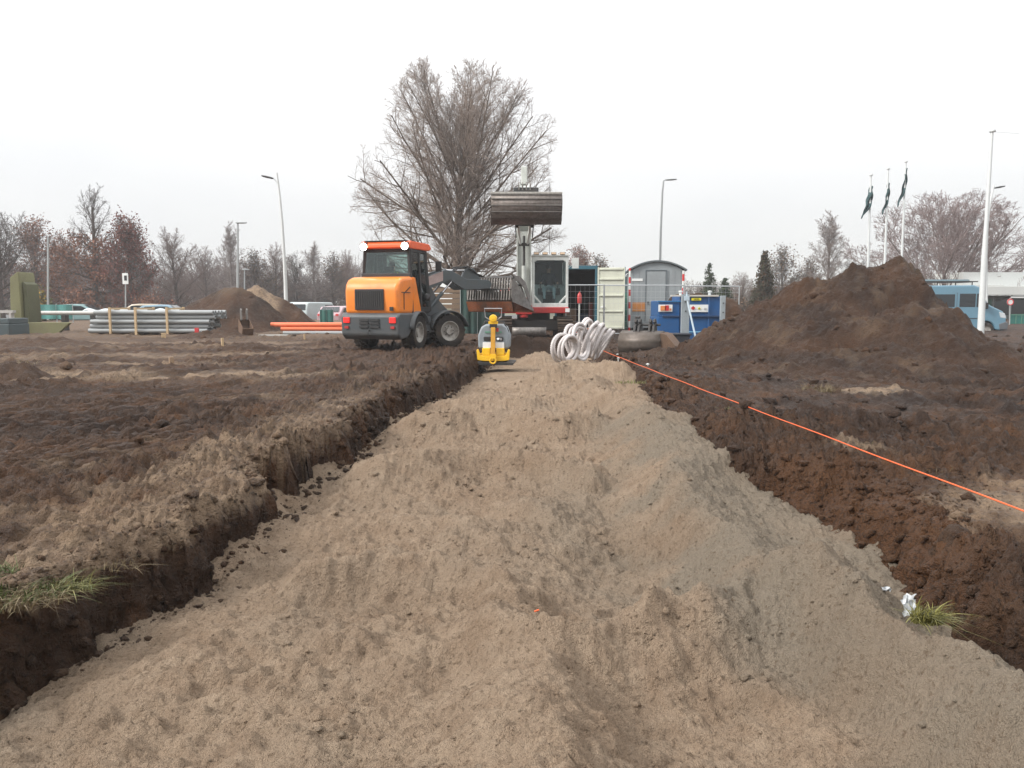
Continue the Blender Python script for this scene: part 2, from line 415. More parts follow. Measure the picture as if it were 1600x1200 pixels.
def sand_h(x, y, fine=True):
    x = np.asarray(x, dtype=float); y = np.asarray(y, dtype=float)
    wx = x + .10*fbm(x*1.3, y*1.3, 3, 80); wy = y + .16*fbm(x*1.1, y*1.1, 3, 83)
    base = -0.315 - 0.05*sst(8, 16, y) + .05*np.exp(-((x+.5)/.7)**2)*sst(6, 3, y)
    z = base + 0.05*fbm(x*.8, y*.8, 2, 86)*sst(17, 13, y)
    acc = np.zeros(np.shape(x)) + 1e-9
    for pl, hh, w in CREST:
        d = seg_d(wx, wy, pl)
        acc = acc + (1.45*hh*(.45*np.exp(-(d/(w*1.25))) + .9*np.exp(-(d/(w*1.5))**2)))**3
    z = z + acc**(1/3.)
    # hollow between the hump and the right crest
    z = z - .12*np.exp(-(((wx-.66)/.30)**2 + ((wy-4.3)/1.0)**2)) - .05*np.exp(-(((wx-1.0)/.22)**2 + ((wy-2.6)/.6)**2)) - .05*np.exp(-(((wx-.7)/.3)**2+((wy-6)/.9)**2))
    rd = _ip(_XR, y) + .06 - x
    z = z + .15*np.exp(-(rd/.33)**2)*(sst(5.9, 6.6, y)*sst(17, 14, y) + .5*sst(3.6, 3.0, y))*(.75+.5*fbm(y*1.3, x, 2, 119))
    # compacted strip by the plate compactor
    cp = np.exp(-(((x-.05)/.75)**4 + ((y-16.9)/1.9)**4)); z = z*(1-cp) + (-0.27)*cp
    # small pile past the compactor
    z = z + .30*np.exp(-(((x-.75)/.55)**2 + ((y-20.6)/.8)**2))
    # falls away towards the left wall, leaving the trench open near the camera
    L = x - _ip(_XL, y) - .04*fbm(y*1.6, x, 2, 90)
    gap = np.interp(y, [0, 2.6, 3.3, 4.0, 4.6, 5.1, 6, 8, 14, 30], [.50, .42, .36, .34, .32, .28, .26, .20, .16, .1])
    dep = np.interp(y, [0, 2.8, 3.16, 3.5, 4.0, 5.3, 8, 12, 18, 30], [.26, .20, .14, .02, -.05, -.10, -.09, -.09, -.04, 0])
    z = z - dep*sst(gap, -.02, L) - .05*sst(gap+.5, gap*.5, L)*sst(4, 3, y)
    if fine:
        nr = sst(18, 6, y)
        z = z + (1-.8*cp)*(0.026*ridged(x*1.5, y*1.2, 2, 93) - .026 + 0.019*billow(x*4.2, y*4.2, 3, 96, .6)*(.5+sst(-.3, .5, fbm(x*.9, y*.9, 2, 115))) + .017*fbm(x*14, y*14, 3, 99, .65))
        z = z + (1-.8*cp)*(.016*np.maximum(0, fbm(x*10, y*10, 2, 110)) - .010*np.maximum(0, fbm(x*7, y*7, 3, 114)-.25) + .0085*billow(x*30, y*30, 2, 112))
        # footprints and pocks
        for k in range(26):
            fx, fy = _fp[k]
            z = z - .012*np.exp(-(((x-fx)/.07)**2+((y-fy)/.12)**2)) + .006*np.exp(-((np.hypot((x-fx)/.11, (y-fy)/.17)-1)/.3)**2)
    return z
_fp = np.stack([rng.uniform(-1.2, 1.2, 26), rng.uniform(2.4, 12, 26)], 1)
def hz(x, y):
    """height of whatever is on top: sand or soil, without the fine relief"""
    g = float(ground_h(np.array([x]), np.array([y]), False)[0])
    if 0 < y < 23 and -2.5 < x < 2.6: g = max(g, float(sand_h(np.array([x]), np.array([y]), False)[0]))
    return g

def spaced(lo, hi, fine_lo, fine_hi, d0, k):
    """coordinates with step d0 between fine_lo and fine_hi, growing in proportion k beyond"""
    out = list(np.arange(fine_lo, fine_hi, d0)); v = out[-1]; d = d0
    while v < hi: d = d0 + k*(v-fine_hi); d = max(d, d0); v += d; out.append(v)
    v = fine_lo; pre = []
    while v > lo: d = max(d0, d0 + k*(fine_lo-v)); v -= d; pre.append(v)
    return np.array(pre[::-1] + out)
def sheet(name, xs, ys, hf, keep, material, attr_fn=None, disp=None):
    X, Y = np.meshgrid(xs, ys, indexing='xy'); Z = hf(X, Y)
    nx, ny = len(xs), len(ys)
    idx = np.arange(nx*ny).reshape(ny, nx)
    F = np.stack([idx[:-1, :-1], idx[:-1, 1:], idx[1:, 1:], idx[1:, :-1]], -1).reshape(-1, 4)
    K = keep(X, Y, Z)
    kf = (K[:-1, :-1] | K[:-1, 1:] | K[1:, 1:] | K[1:, :-1]).ravel()
    F = F[kf]
    used = np.zeros(nx*ny, bool); used[F.ravel()] = True
    re = np.cumsum(used) - 1
    DX, DY, DZ = disp(X, Y, Z) if disp else (X, Y, Z)
    V = np.stack([DX.ravel(), DY.ravel(), DZ.ravel()], -1)[used]
    at_ = {k: v.ravel()[used] for k, v in attr_fn(X, Y, Z).items()} if attr_fn else None
    return mesh_np(name, V, re[F], material, True, None, at_)

def soil_attr(X, Y, Z):
    dl = lipL(X, Y) - X; dr = X - (lipR(X, Y) + _ip(_WR, Y))
    n = fbm(X*1.7, Y*1.7, 4, 120); n2 = fbm(X*.6, Y*.9, 3, 125)
    s = .80*sst(1.25, .15, dl + .6*n)*(dl > -.1)*sst(10, 6, Y)
    s = np.maximum(s, .55*sst(1.3, .1, dl+.5*n)*(dl > -.1)*sst(9, 11, Y)*sst(16, 12, Y)*sst(-.2, .5, n2))
    s = np.maximum(s, .95*np.exp(-(((dl-.25)/.35)**2 + ((Y-8.6)/1.9)**2))*sst(-.7, .2, n))
    s = np.maximum(s, .85*sst(1.0, .3, np.hypot((X-3.3)/1.5, (Y-4.35)/1.0) + .35*n))
    s = np.maximum(s, .9*sst(1.0, .6, np.hypot((X-4.9)/.62, (Y-10.6)/.5) + .3*n))
    s = np.maximum(s, .7*sst(1.0, .5, np.hypot((X-1.2-lipR(X, Y))/.3, (Y-6.4)/.3)+.3*n))
    # dry sandy streaks across the left field
    for (cy, sl, w, a, x0, x1) in ((12.9, -.02, .45, .95, -9, -2.6), (18.6, .05, .5, .75, -30, -5), (23.5, 0, .8, .7, -30, -6), (15.6, .03, .35, .7, -30, -5), (21, .02, .4, .6, -30, -5), (10.2, .02, .25, .5, -4, -2.2)):
        s = np.maximum(s, a*np.exp(-((Y-cy-sl*X+.5*n2)/w)**2)*sst(x0-1, x0+1, X)*sst(x1+1, x1-1, X)*sst(-.6, .2, n+.3))
    s = np.maximum(s, .42*sst(22, 30, Y)*sst(0, -8, X))
    inT = (dl < -.05) & (dr < -.05)
    s = np.where(inT, .30*sst(-.30, -.5, Z)*sst(-.2, .4, fbm(X*2, Y*3, 2, 135)), s*sst(-.12, -.02, Z))
    
    rust = sst(.0, .7, fbm(X*2.4, Y*2.4, 3, 130))*.8 + 1.0*np.exp(-((dr+.35)/.45)**2)*sst(3.2, 4, Y)*sst(6.4, 5.8, Y) + .5*sst(1.2, .2, dl)*(dl > 0)*sst(8, 5, Y)
    dark = .5*sst(-.4, .5, fbm(X*.5, Y*.7, 3, 140)) + .5*sst(2.2, 3.4, X)*sst(6.3, 8, Y) + .35*sst(1.0, 2.4, dl)*sst(13, 8, Y)
    dark = np.maximum(dark, .85*sst(-.06, -.16, Z)*sst(-.45, -.3, Z)*(Y < 24)*(np.abs(X) < 3))
    return {'sandy': np.clip(s, 0, 1), 'rust': np.clip(rust, 0, 1), 'dark': np.clip(dark, 0, 1)}

def soil_material(name, use_attr=True, sandy=0.0, rust=0.2, dark=0.6):
    m, n, l, b = newmat(name)
    geo = n.new('ShaderNodeNewGeometry')
    def noise(s, d=6, r=.6):
        t = n.new('ShaderNodeTexNoise'); t.inputs['Scale'].default_value = s; t.inputs['Detail'].default_value = d; t.inputs['Roughness'].default_value = r
        l.new(geo.outputs['Position'], t.inputs['Vector']); return t.outputs[0]
    def mixc(a, b_, f):
        x = n.new('ShaderNodeMix'); x.data_type = 'RGBA'
        for k, v in (('A', a), ('B', b_)):
            if isinstance(v, tuple): x.inputs[k].default_value = (*v, 1)
            else: l.new(v, x.inputs[k])
        if isinstance(f, float): x.inputs['Factor'].default_value = f
        else: l.new(f, x.inputs['Factor'])
        return x.outputs['Result']
    def mr(v, a, b_, c=0.0, d=1.0):
        x = n.new('ShaderNodeMapRange'); x.inputs['From Min'].default_value = a; x.inputs['From Max'].default_value = b_
        x.inputs['To Min'].default_value = c; x.inputs['To Max'].default_value = d; l.new(v, x.inputs['Value']); return x.outputs[0]
    def mul(a, b_):
        x = n.new('ShaderNodeMath'); x.operation = 'MULTIPLY'
        for i, v in enumerate((a, b_)):
            if isinstance(v, float): x.inputs[i].default_value = v
            else: l.new(v, x.inputs[i])
        return x.outputs[0]
    def att(nm, dv):
        if use_attr:
            a = n.new('ShaderNodeAttribute'); a.attribute_name = nm; return a.outputs['Fac']
        v = n.new('ShaderNodeValue'); v.outputs[0].default_value = dv; return v.outputs[0]
    def crumbs(sc_, w=1.0):
        v = n.new('ShaderNodeTexVoronoi'); v.inputs['Scale'].default_value = sc_; v.feature = 'F1'
        wn_ = n.new('ShaderNodeTexNoise'); wn_.inputs['Scale'].default_value = sc_*.8; wn_.inputs['Detail'].default_value = 3
        l.new(geo.outputs['Position'], wn_.inputs['Vector'])
        ad_ = n.new('ShaderNodeVectorMath'); ad_.operation = 'MULTIPLY_ADD'; l.new(wn_.outputs['Color'], ad_.inputs[0]); ad_.inputs[1].default_value = (1.2/sc_,)*3; l.new(geo.outputs['Position'], ad_.inputs[2])
        l.new(ad_.outputs[0], v.inputs['Vector'])
        m_ = n.new('ShaderNodeMath'); m_.operation = 'MULTIPLY'; m_.inputs[1].default_value = -w; l.new(v.outputs['Distance'], m_.inputs[0]); return m_.outputs[0]
    S, RU, D = att('sandy', sandy), att('rust', rust), att('dark', dark)
    n_big, n_mid, n_fine, n_xf = noise(1.3), noise(9), noise(38), noise(150, 3)
    c = mixc((.056, .0265, .0128), (.106, .056, .029), mr(n_mid, .35, .68))
    c = mixc(c, (.0235, .0102, .0048), mul(D, mr(n_big, .3, .6, .45, .95)))
    c = mixc(c, (.130, .056, .021), mul(RU, mr(n_fine, .34, .58, 0, .95)))
    c = mixc(c, (.37, .265, .175), mul(S, mr(n_mid, .30, .60, .25, 1.0)))
    c = mixc(c, (.16, .11, .075), mul(mr(n_xf, .62, .72), .35))
    c = mixc(c, (.014, .009, .006), mul(mr(n_fine, .54, .68), .75))
    l.new(c, b.inputs['Base Color'])
    b.inputs['Specular IOR Level'].default_value = .30
    l.new(mr(n_mid, .35, .65, .5, .9), b.inputs['Roughness'])
    ad = n.new('ShaderNodeMath'); ad.operation = 'MULTIPLY_ADD'; l.new(n_fine, ad.inputs[0]); ad.inputs[1].default_value = 1.6; l.new(n_xf, ad.inputs[2])
    a2 = n.new('ShaderNodeMath'); a2.operation = 'ADD'; l.new(ad.outputs[0], a2.inputs[0]); l.new(crumbs(32, .9), a2.inputs[1])
    a3 = n.new('ShaderNodeMath'); a3.operation = 'MULTIPLY_ADD'; l.new(crumbs(90), a3.inputs[0]); a3.inputs[1].default_value = .35; l.new(a2.outputs[0], a3.inputs[2])
    bp = n.new('ShaderNodeBump'); bp.inputs['Strength'].default_value = 1.0; bp.inputs['Distance'].default_value = .030
    l.new(a3.outputs[0], bp.inputs['Height']); l.new(bp.outputs[0], b.inputs['Normal'])
    return m
def sand_material(name='sand'):
    m, n, l, b = newmat(name)
    geo = n.new('ShaderNodeNewGeometry')
    def noise(s, d=5, r=.6):
        t = n.new('ShaderNodeTexNoise'); t.inputs['Scale'].default_value = s; t.inputs['Detail'].default_value = d; t.inputs['Roughness'].default_value = r
        l.new(geo.outputs['Position'], t.inputs['Vector']); return t.outputs[0]
    def mixc(a, b_, f, ty='MIX'):
        x = n.new('ShaderNodeMix'); x.data_type = 'RGBA'; x.blend_type = ty
        for k, v in (('A', a), ('B', b_)):
            if isinstance(v, tuple): x.inputs[k].default_value = (*v, 1)
            else: l.new(v, x.inputs[k])
        if isinstance(f, float): x.inputs['Factor'].default_value = f
        else: l.new(f, x.inputs['Factor'])
        return x.outputs['Result']
    def mr(v, a, b_, c=0.0, d=1.0):
        x = n.new('ShaderNodeMapRange'); x.inputs['From Min'].default_value = a; x.inputs['From Max'].default_value = b_
        x.inputs['To Min'].default_value = c; x.inputs['To Max'].default_value = d; l.new(v, x.inputs['Value']); return x.outputs[0]
    def crumbs(sc_, w=1.0):
        v = n.new('ShaderNodeTexVoronoi'); v.inputs['Scale'].default_value = sc_; v.feature = 'F1'
        wn_ = n.new('ShaderNodeTexNoise'); wn_.inputs['Scale'].default_value = sc_*.8; wn_.inputs['Detail'].default_value = 3
        l.new(geo.outputs['Position'], wn_.inputs['Vector'])
        ad_ = n.new('ShaderNodeVectorMath'); ad_.operation = 'MULTIPLY_ADD'; l.new(wn_.outputs['Color'], ad_.inputs[0]); ad_.inputs[1].default_value = (1.2/sc_,)*3; l.new(geo.outputs['Position'], ad_.inputs[2])
        l.new(ad_.outputs[0], v.inputs['Vector'])
        m_ = n.new('ShaderNodeMath'); m_.operation = 'MULTIPLY'; m_.inputs[1].default_value = -w; l.new(v.outputs['Distance'], m_.inputs[0]); return m_.outputs[0]
    g = n.new('ShaderNodeAttribute'); g.attribute_name = 'grey'
    nb, nm, nf, nx = noise(1.1), noise(7), noise(45), noise(230, 2)
    c = mixc((.295, .211, .145), (.388, .290, .206), mr(nm, .35, .65))
    c = mixc(c, (.258, .213, .162), g.outputs['Fac'])
    c = mixc(c, (.235, .155, .098), mr(nb, .50, .72, 0, .45))
    c = mixc(c, (.135, .092, .06), mr(nf, .55, .70, 0, .8))
    c = mixc(c, (.42, .33, .235), mr(nx, .55, .75, 0, .55))
    c = mixc(c, (.12, .09, .06), mr(nx, .43, .30, 0, .5))
    l.new(c, b.inputs['Base Color'])
    b.inputs['Roughness'].default_value = .95; b.inputs['Specular IOR Level'].default_value = .15
    ad = n.new('ShaderNodeMath'); ad.operation = 'MULTIPLY_ADD'; l.new(nf, ad.inputs[0]); ad.inputs[1].default_value = 1.8; l.new(nx, ad.inputs[2])
    a2 = n.new('ShaderNodeMath'); a2.operation = 'MULTIPLY_ADD'; l.new(crumbs(38), a2.inputs[0]); a2.inputs[1].default_value = .7; l.new(ad.outputs[0], a2.inputs[2])
    a3 = n.new('ShaderNodeMath'); a3.operation = 'MULTIPLY_ADD'; l.new(crumbs(110), a3.inputs[0]); a3.inputs[1].default_value = .35; l.new(a2.outputs[0], a3.inputs[2])
    bp = n.new('ShaderNodeBump'); bp.inputs['Strength'].default_value = 1.0; bp.inputs['Distance'].default_value = .020
    l.new(a3.outputs[0], bp.inputs['Height']); l.new(bp.outputs[0], b.inputs['Normal'])
    return m
M_SOIL = soil_material('soil')
M_SAND = sand_material()
def sand_attr(X, Y, Z):
    n = fbm(X*1.5, Y*1.5, 3, 150)
    g = .95*sst(-.05, .5, X - .75 + .35*n - .10*(Y-5)*(Y < 5))*sst(10, 7.5, Y) + .6*np.exp(-(((X-.55)/.5)**2+((Y-4.9)/1.4)**2)) + .6*sst(.5, -.2, X+1.7+.2*n)*sst(4, 2.6, Y)
    g = g - .7*np.exp(-(((X-.55)/.55)**2 + ((Y-2.6)/.55)**2))
    return {'grey': np.clip(g + .3*n, 0, 1)}

def wall_disp(X, Y, Z):
    # crumbling trench walls: vertices pushed in and out with height, roots and lumps stand proud, the foot is hollowed
    g = soil_h(X, Y, False); L = X - lipL(X, Y); Rr = lipR(X, Y) + _ip(_WR, Y) - X
    inL = sst(-.06, .02, L)*sst(_ip(_WL, Y)+.16, _ip(_WL, Y), L); inR = sst(-.06, .02, Rr)*sst(_ip(_WR, Y)+.3, _ip(_WR, Y), Rr)
    dep = np.clip(g - Z, 0, .7)
    n = .045*fbm(Y*3.0, Z*2.5, 3, 180, .6) + .022*billow(Y*9, Z*7, 3, 184, .6)
    k = sst(.0, .10, dep)*sst(26, 20, Y)
    under = 0
    return X + inL*(k*n - under) - inR*(k*n*1.1), Y + (inL+inR)*k*.04*fbm(Y*7, Z*9, 2, 192), Z + (inL+inR)*k*.03*fbm(Y*9+4, X*9+Z*6, 2, 196)
def spaced_x():
    a = spaced(-62, 62, -2.7, 3.0, .0175, .0105)
    keep = a[((a < -2.35) | (a > -1.25)) & ((a < 1.45) | (a > 2.55))]
    return np.sort(np.concatenate([keep, np.arange(-2.345, -1.25, .0095), np.arange(1.455, 2.55, .0115)]))
xs = spaced_x()
ys = spaced(.9, 62, 1.6, 3.2, .0165, .0070)
def keep_soil(X, Y, Z):
    view = np.abs(X) < .80*Y + 2.8
    under = (X > -2.4) & (X < 2.5) & (Y < 22.5) & (sand_h(X, Y, False) > Z + .06)
    return view & ~under
soil = sheet('soil_ground', xs, ys, ground_h, keep_soil, M_SOIL, soil_attr, wall_disp)
tag(soil, kind='structure')
xs2 = spaced(-2.6, 2.7, -2.0, 2.0, .0125, .01)
ys2 = spaced(.9, 22.8, 1.5, 2.9, .0125, .0066)
def keep_sand(X, Y, Z):
    return (Z > ground_h(X, Y, True) - .14) & (Y < 22.6)
sand = sheet('sand_bed', xs2, ys2, sand_h, keep_sand, M_SAND, sand_attr)
tag(sand, kind='structure')

# far ground beyond the churned field: verge, car park, meadow, out to the horizon
def far_material():
    m, n, l, b = newmat('far_ground')
    geo = n.new('ShaderNodeNewGeometry')
    t = n.new('ShaderNodeTexNoise'); t.inputs['Scale'].default_value = .25; t.inputs['Detail'].default_value = 8; l.new(geo.outputs['Position'], t.inputs['Vector'])
    r = n.new('ShaderNodeValToRGB'); l.new(t.outputs[0], r.inputs[0])
    r.color_ramp.elements[0].position = .38; r.color_ramp.elements[0].color = (.075, .085, .035, 1)
    r.color_ramp.elements[1].position = .62; r.color_ramp.elements[1].color = (.17, .15, .075, 1)
    l.new(r.outputs[0], b.inputs['Base Color']); b.inputs['Roughness'].default_value = .95
    return m
M_FAR = far_material()
fv = np.array([(-900, 55, -.30), (900, 55, -.30), (900, 1500, -.30), (-900, 1500, -.30)]); far_o = mesh_np('meadow_ground', fv, np.array([[0, 1, 2, 3]]), M_FAR); tag(far_o, kind='structure')
M_ASPH = mat('asphalt', (.10, .10, .10), .9, 0, .15, .2, 1.0, .2, 60, .3)
rb = MB(); rb.box(-80, 6, 64, 96, -.29, -.22); o = rb.build('car_park', M_ASPH, smooth=0); tag(o, kind='structure')
M_CONC = mat('concrete', (.40, .38, .34), .9, 0, .1, .2, 2.0, .2, 30, .3)
# side fields out of the churned strip so that the ground goes on past the frame
sv = np.array([(-900, -60, -.35), (900, -60, -.35), (900, 56, -.35), (-900, 56, -.35)]); o = mesh_np('field_ground', sv, np.array([[0, 1, 2, 3]]), soil_material('field_soil', False, .1, .2, .4)); tag(o, kind='structure'); o.location.z = -.6

# ------------------------------------------------------------------ loose clods lying on the soil and crumbs on the sand
def ico(sub):
    bm = bmesh.new(); bmesh.ops.create_icosphere(bm, subdivisions=sub, radius=1)
    V = np.array([v.co[:] for v in bm.verts]); F = np.array([[v.index for v in f.verts] for f in bm.faces]); bm.free(); return V, F
def scatter(name, P, S, sub, material, seed, flat=.7, jag=.35, attrs=None, parent=None):
    """one mesh of lumps: P points (n,3), S radii (n)"""
    g = np.random.default_rng(seed); V0, F0 = ico(sub); n = len(P); m = len(V0)
    V = V0[None]*(1 + jag*g.uniform(-1, 1, (n, m, 1)))
    sc = S[:, None]*g.uniform(.65, 1.3, (n, 3))*np.array([1, 1, flat]); V = V*sc[:, None, :]
    a = g.uniform(0, 6.28, n); c, s = np.cos(a), np.sin(a)
    x = V[:, :, 0]*c[:, None] - V[:, :, 1]*s[:, None]; y = V[:, :, 0]*s[:, None] + V[:, :, 1]*c[:, None]
    V = np.stack([x, y, V[:, :, 2]], -1) + P[:, None, :]
    F = F0[None] + (np.arange(n)*m)[:, None, None]
    at_ = {k: np.repeat(v, m) for k, v in attrs.items()} if attrs else None
    return mesh_np(name, V.reshape(-1, 3), F.reshape(-1, 3), material, True, parent, at_)
def clod_points(n, seed, x0, x1, y0, y1, cond=None, pw=1.0):
    g = np.random.default_rng(seed)
    y = y0 + (y1-y0)*g.random(n)**pw; x = g.uniform(x0, x1, n) if np.isscalar(x0) else None
    return x, y
def soil_clods(name, n, seed, box, rmin, rmax, sub, dens_fn, label=None):
    g = np.random.default_rng(seed)
    u = g.random(n); y = box[2]*(box[3]/box[2])**u
    half = .72*y + 1.2; x = g.uniform(-1, 1, n)*half; x = np.clip(x, box[0], box[1]) if False else x
    ok = (x > box[0]) & (x < box[1]) & (g.random(n) < dens_fn(x, y)); x, y = x[ok], y[ok]
    z = ground_h(x, y, True)
    inS = (x > -2.4) & (x < 2.5) & (y < 22.5); ok = ~(inS & (sand_h(x, y, False) > z - .01)); x, y, z = x[ok], y[ok], z[ok]
    r = rmin + (rmax-rmin)*g.random(len(x))**6; r = r*np.clip(y/6, .75, 2.2)
    at_ = soil_attr(x, y, z); at_['dark'] = np.clip(at_['dark'] + g.uniform(-.25, .45, len(x)), 0, 1); at_['sandy'] = at_['sandy']*g.uniform(0, 1.1, len(x))
    o = scatter(name, np.stack([x, y, z + r*.15], -1), r, sub, M_SOIL, seed+1, .7, .42, at_); tag(o, kind='stuff'); return o
def d_soil(x, y):
    dl = lipL(x, y) - x; dr = x - lipR(x, y)
    d = .25 + .75*np.exp(-(dl/.5)**2) + .8*np.exp(-((dr-.7)/.8)**2)*(y < 22) + .4*(x > 2.2)
    d = d*sst(-.1, .6, fbm(x*1.2, y*1.2, 3, 160)+.1)
    for pl, w in TRACKS: d = d*(1 - .8*sst(w+.05, w-.05, seg_d(x, y, pl)))
    return d*(1-.8*np.exp(-(((x-3.3)/1.0)**2+((y-4.3)/.8)**2)))
soil_clods('soil_clods', 14000, 21, (-30, 26, 2.0, 34), .008, .055, 1, d_soil)
soil_clods('soil_crumbs', 24000, 22, (-14, 14, 1.8, 16), .004, .016, 0, d_soil)
def fallen(n, seed):
    # soil crumbs fallen from the walls on to the edge of the sand
    g = np.random.default_rng(seed); y = 2.4*(20/2.4)**g.random(n); left = g.random(n) < .55
    off = np.abs(g.normal(0, .10, n)); x = np.where(left, _ip(_XL, y)+.12+off, _ip(_XR, y)+g.uniform(-.25, .8, n))
    ok = left | (np.abs(sand_h(x, y, False) - ground_h(x, y, False)) < .035); x, y, left = x[ok], y[ok], left[ok]; n = len(x)
    zs = sand_h(x, y, True); zg = ground_h(x, y, True); z = np.maximum(zs, zg); r = (.004+.026*g.random(n)**5)*np.clip(y/5, .8, 1.8)
    a = soil_attr(x, y, z); a['sandy'] = a['sandy']*0+.1; a['dark'] = g.uniform(.3, 1, n)
    tag(scatter('fallen_clods', np.stack([x, y, z+r*.2], -1), r, 1, M_SOIL, seed+1, .75, .3, a), kind='stuff')
fallen(2600, 35)
def wall_clods(n, seed):
    co = np.empty(len(soil.data.vertices)*3, np.float32); soil.data.vertices.foreach_get('co', co); co = co.reshape(-1, 3)
    g = np.random.default_rng(seed); x, y, z = co.T
    L = x - lipL(x, y); Rr = lipR(x, y) + _ip(_WR, y) - x
    cand = np.where((y < 20) & (z > -.58) & (((L > -.03) & (L < _ip(_WL, y)+.05)) | ((Rr > -.03) & (Rr < _ip(_WR, y)+.1))))[0]
    pk = g.choice(cand, n); P = co[pk] + g.normal(0, .006, (n, 3)); r = (.006+.030*g.random(n)**4)*np.clip(P[:, 1]/5, .8, 1.8)
    a = soil_attr(P[:, 0], P[:, 1], P[:, 2]); a['sandy'] = np.where(P[:, 2] < -.08, .05, a['sandy'])*g.uniform(.3, 1, n); a['dark'] = np.clip(a['dark']+g.uniform(-.3, .4, n), 0, 1)
    tag(scatter('wall_clods', P, r, 1, M_SOIL, seed+1, .9, .42, a), kind='stuff')
wall_clods(5200, 37)
def sand_clods(n, seed, sub=1, r0=.0035, r1=.020):
    g = np.random.default_rng(seed)
    y = 1.9*(18/1.9)**g.random(n); x = g.uniform(-1.9, 2.0, n)
    ok = g.random(n) < .12 + .88*sst(.15, .8, fbm(x*1.4, y*1.4, 3, 170)); x, y = x[ok], y[ok]
    z = sand_h(x, y, True); ok = z > ground_h(x, y, False) + .01; x, y, z = x[ok], y[ok], z[ok]
    r = r0 + r1*g.random(len(x))**(5 if sub else 2); r *= np.clip(y/5, .8, 1.8)
    at_ = sand_attr(x, y, z); at_['grey'] = np.clip(at_['grey']+g.uniform(-.3, .5, len(x)), 0, 1)
    o = scatter('sand_lumps', np.stack([x, y, z+r*.1], -1), r, sub, M_SAND, seed+1, .75, .3, at_); tag(o, kind='stuff')
sand_clods(9000, 31)
sand_clods(22000, 33, 0, .0022, .007)
# ================================================================== MATERIALS
ORANGE = mat('orange_paint', (.80, .215, .012), .38, 0, .06, .30, 1.6, .05, 30, .5, .3)
ORANGE_G = mat('orange_trim', (.75, .10, .015), .45, 0, .05, .2, 3)
GREY_P = mat('graphite_paint', (.060, .070, .076), .5, 0, .12, .5, 3, .1, 40, .5, .15, .7, .55)
GREY_A = mat('arm_grey', (.060, .074, .080), .45, 0, .1, .3, 3, .1, 40, .5, .1)
BLACK = mat('black_plastic', (.018, .018, .019), .6, 0, .1, .2, 3)
DARKM = mat('dark_metal', (.035, .034, .034), .55, .3, .15, .4, 4)
TYRE = mat('tyre_rubber', (.018, .016, .015), .9, 0, .3, 1.0, 2.2, .4, 30, .3)
RIM = mat('wheel_rim', (.36, .34, .31), .6, .2, .1, .9, 5, .1)
CHROME = mat('cylinder_rod', (.55, .55, .56), .22, .9, .05, .1, 3, .02)
STEEL_W = mat('worn_steel', (.21, .195, .18), .45, .55, .25, .45, 2.2, .25, 14)
STEEL_B = mat('bucket_steel', (.070, .058, .050), .55, .35, .25, .55, 1.6, .25, 14)
RUST = mat('rusty_steel', (.13, .075, .045), .8, .1, .3, .6, 3, .3)
WHITE_P = mat('white_paint', (.68, .70, .66), .4, 0, .05, .32, 3, .05, 30, .5, .2)
BOOM_P = mat('boom_white_grey', (.44, .46, .42), .5, 0, .08, .35, 2, .08)
RED_P = mat('red_paint', (.42, .020, .018), .4, 0, .08, .25, 3, .05, 30, .5, .2)
MUDTRK = mat('muddy_track', (.045, .034, .027), .9, 0, .25, .8, 3, .4, 30, .2)
YELLOW = mat('yellow_paint', (.82, .48, .012), .42, 0, .05, .2, 6, .05)
YELLOW_D = mat('ochre_paint', (.55, .27, .02), .5, 0, .08, .25, 6, .05)
GLASS_C = glass('cab_glass', (.72, .80, .78), .04, .02)
GLASS_D = glass('dark_glass', (.84, .90, .90), .05, -.02)
SEATM = mat('seat_fabric', (.03, .03, .032), .9, 0, .1, .1)
TAIL = emit('tail_light', (.55, .012, .008), .5)
WORKL = emit('work_light', (1, .93, .82), 14)
ORL = mat('indicator_orange', (.8, .25, .02), .3, 0, 0, 0, 3, 0)
WHITE_L = mat('white_label', (.75, .76, .74), .5, 0, .03, .12, 5, 0)
SKINC = mat('skin', (.42, .24, .17), .6, 0, .04, 0, 3, 0)
HAIRC = mat('hair', (.05, .03, .02), .8, 0, .2, 0)

def decal_text(txt, size, loc, rot, material, parent, name='lettering', ext=.002):
    cu = bpy.data.curves.new(name, 'FONT'); cu.body = txt; cu.size = size; cu.extrude = ext; cu.align_x = 'CENTER'; cu.align_y = 'CENTER'
    o = bpy.data.objects.new(name, cu); COL.objects.link(o)
    dg = bpy.context.evaluated_depsgraph_get(); me = bpy.data.meshes.new_from_object(o.evaluated_get(dg)); bpy.data.objects.remove(o)
    o = bpy.data.objects.new(name, me); COL.objects.link(o); me.materials.clear(); me.materials.append(material)
    o.location = loc; o.rotation_euler = rot; o.parent = parent; return o

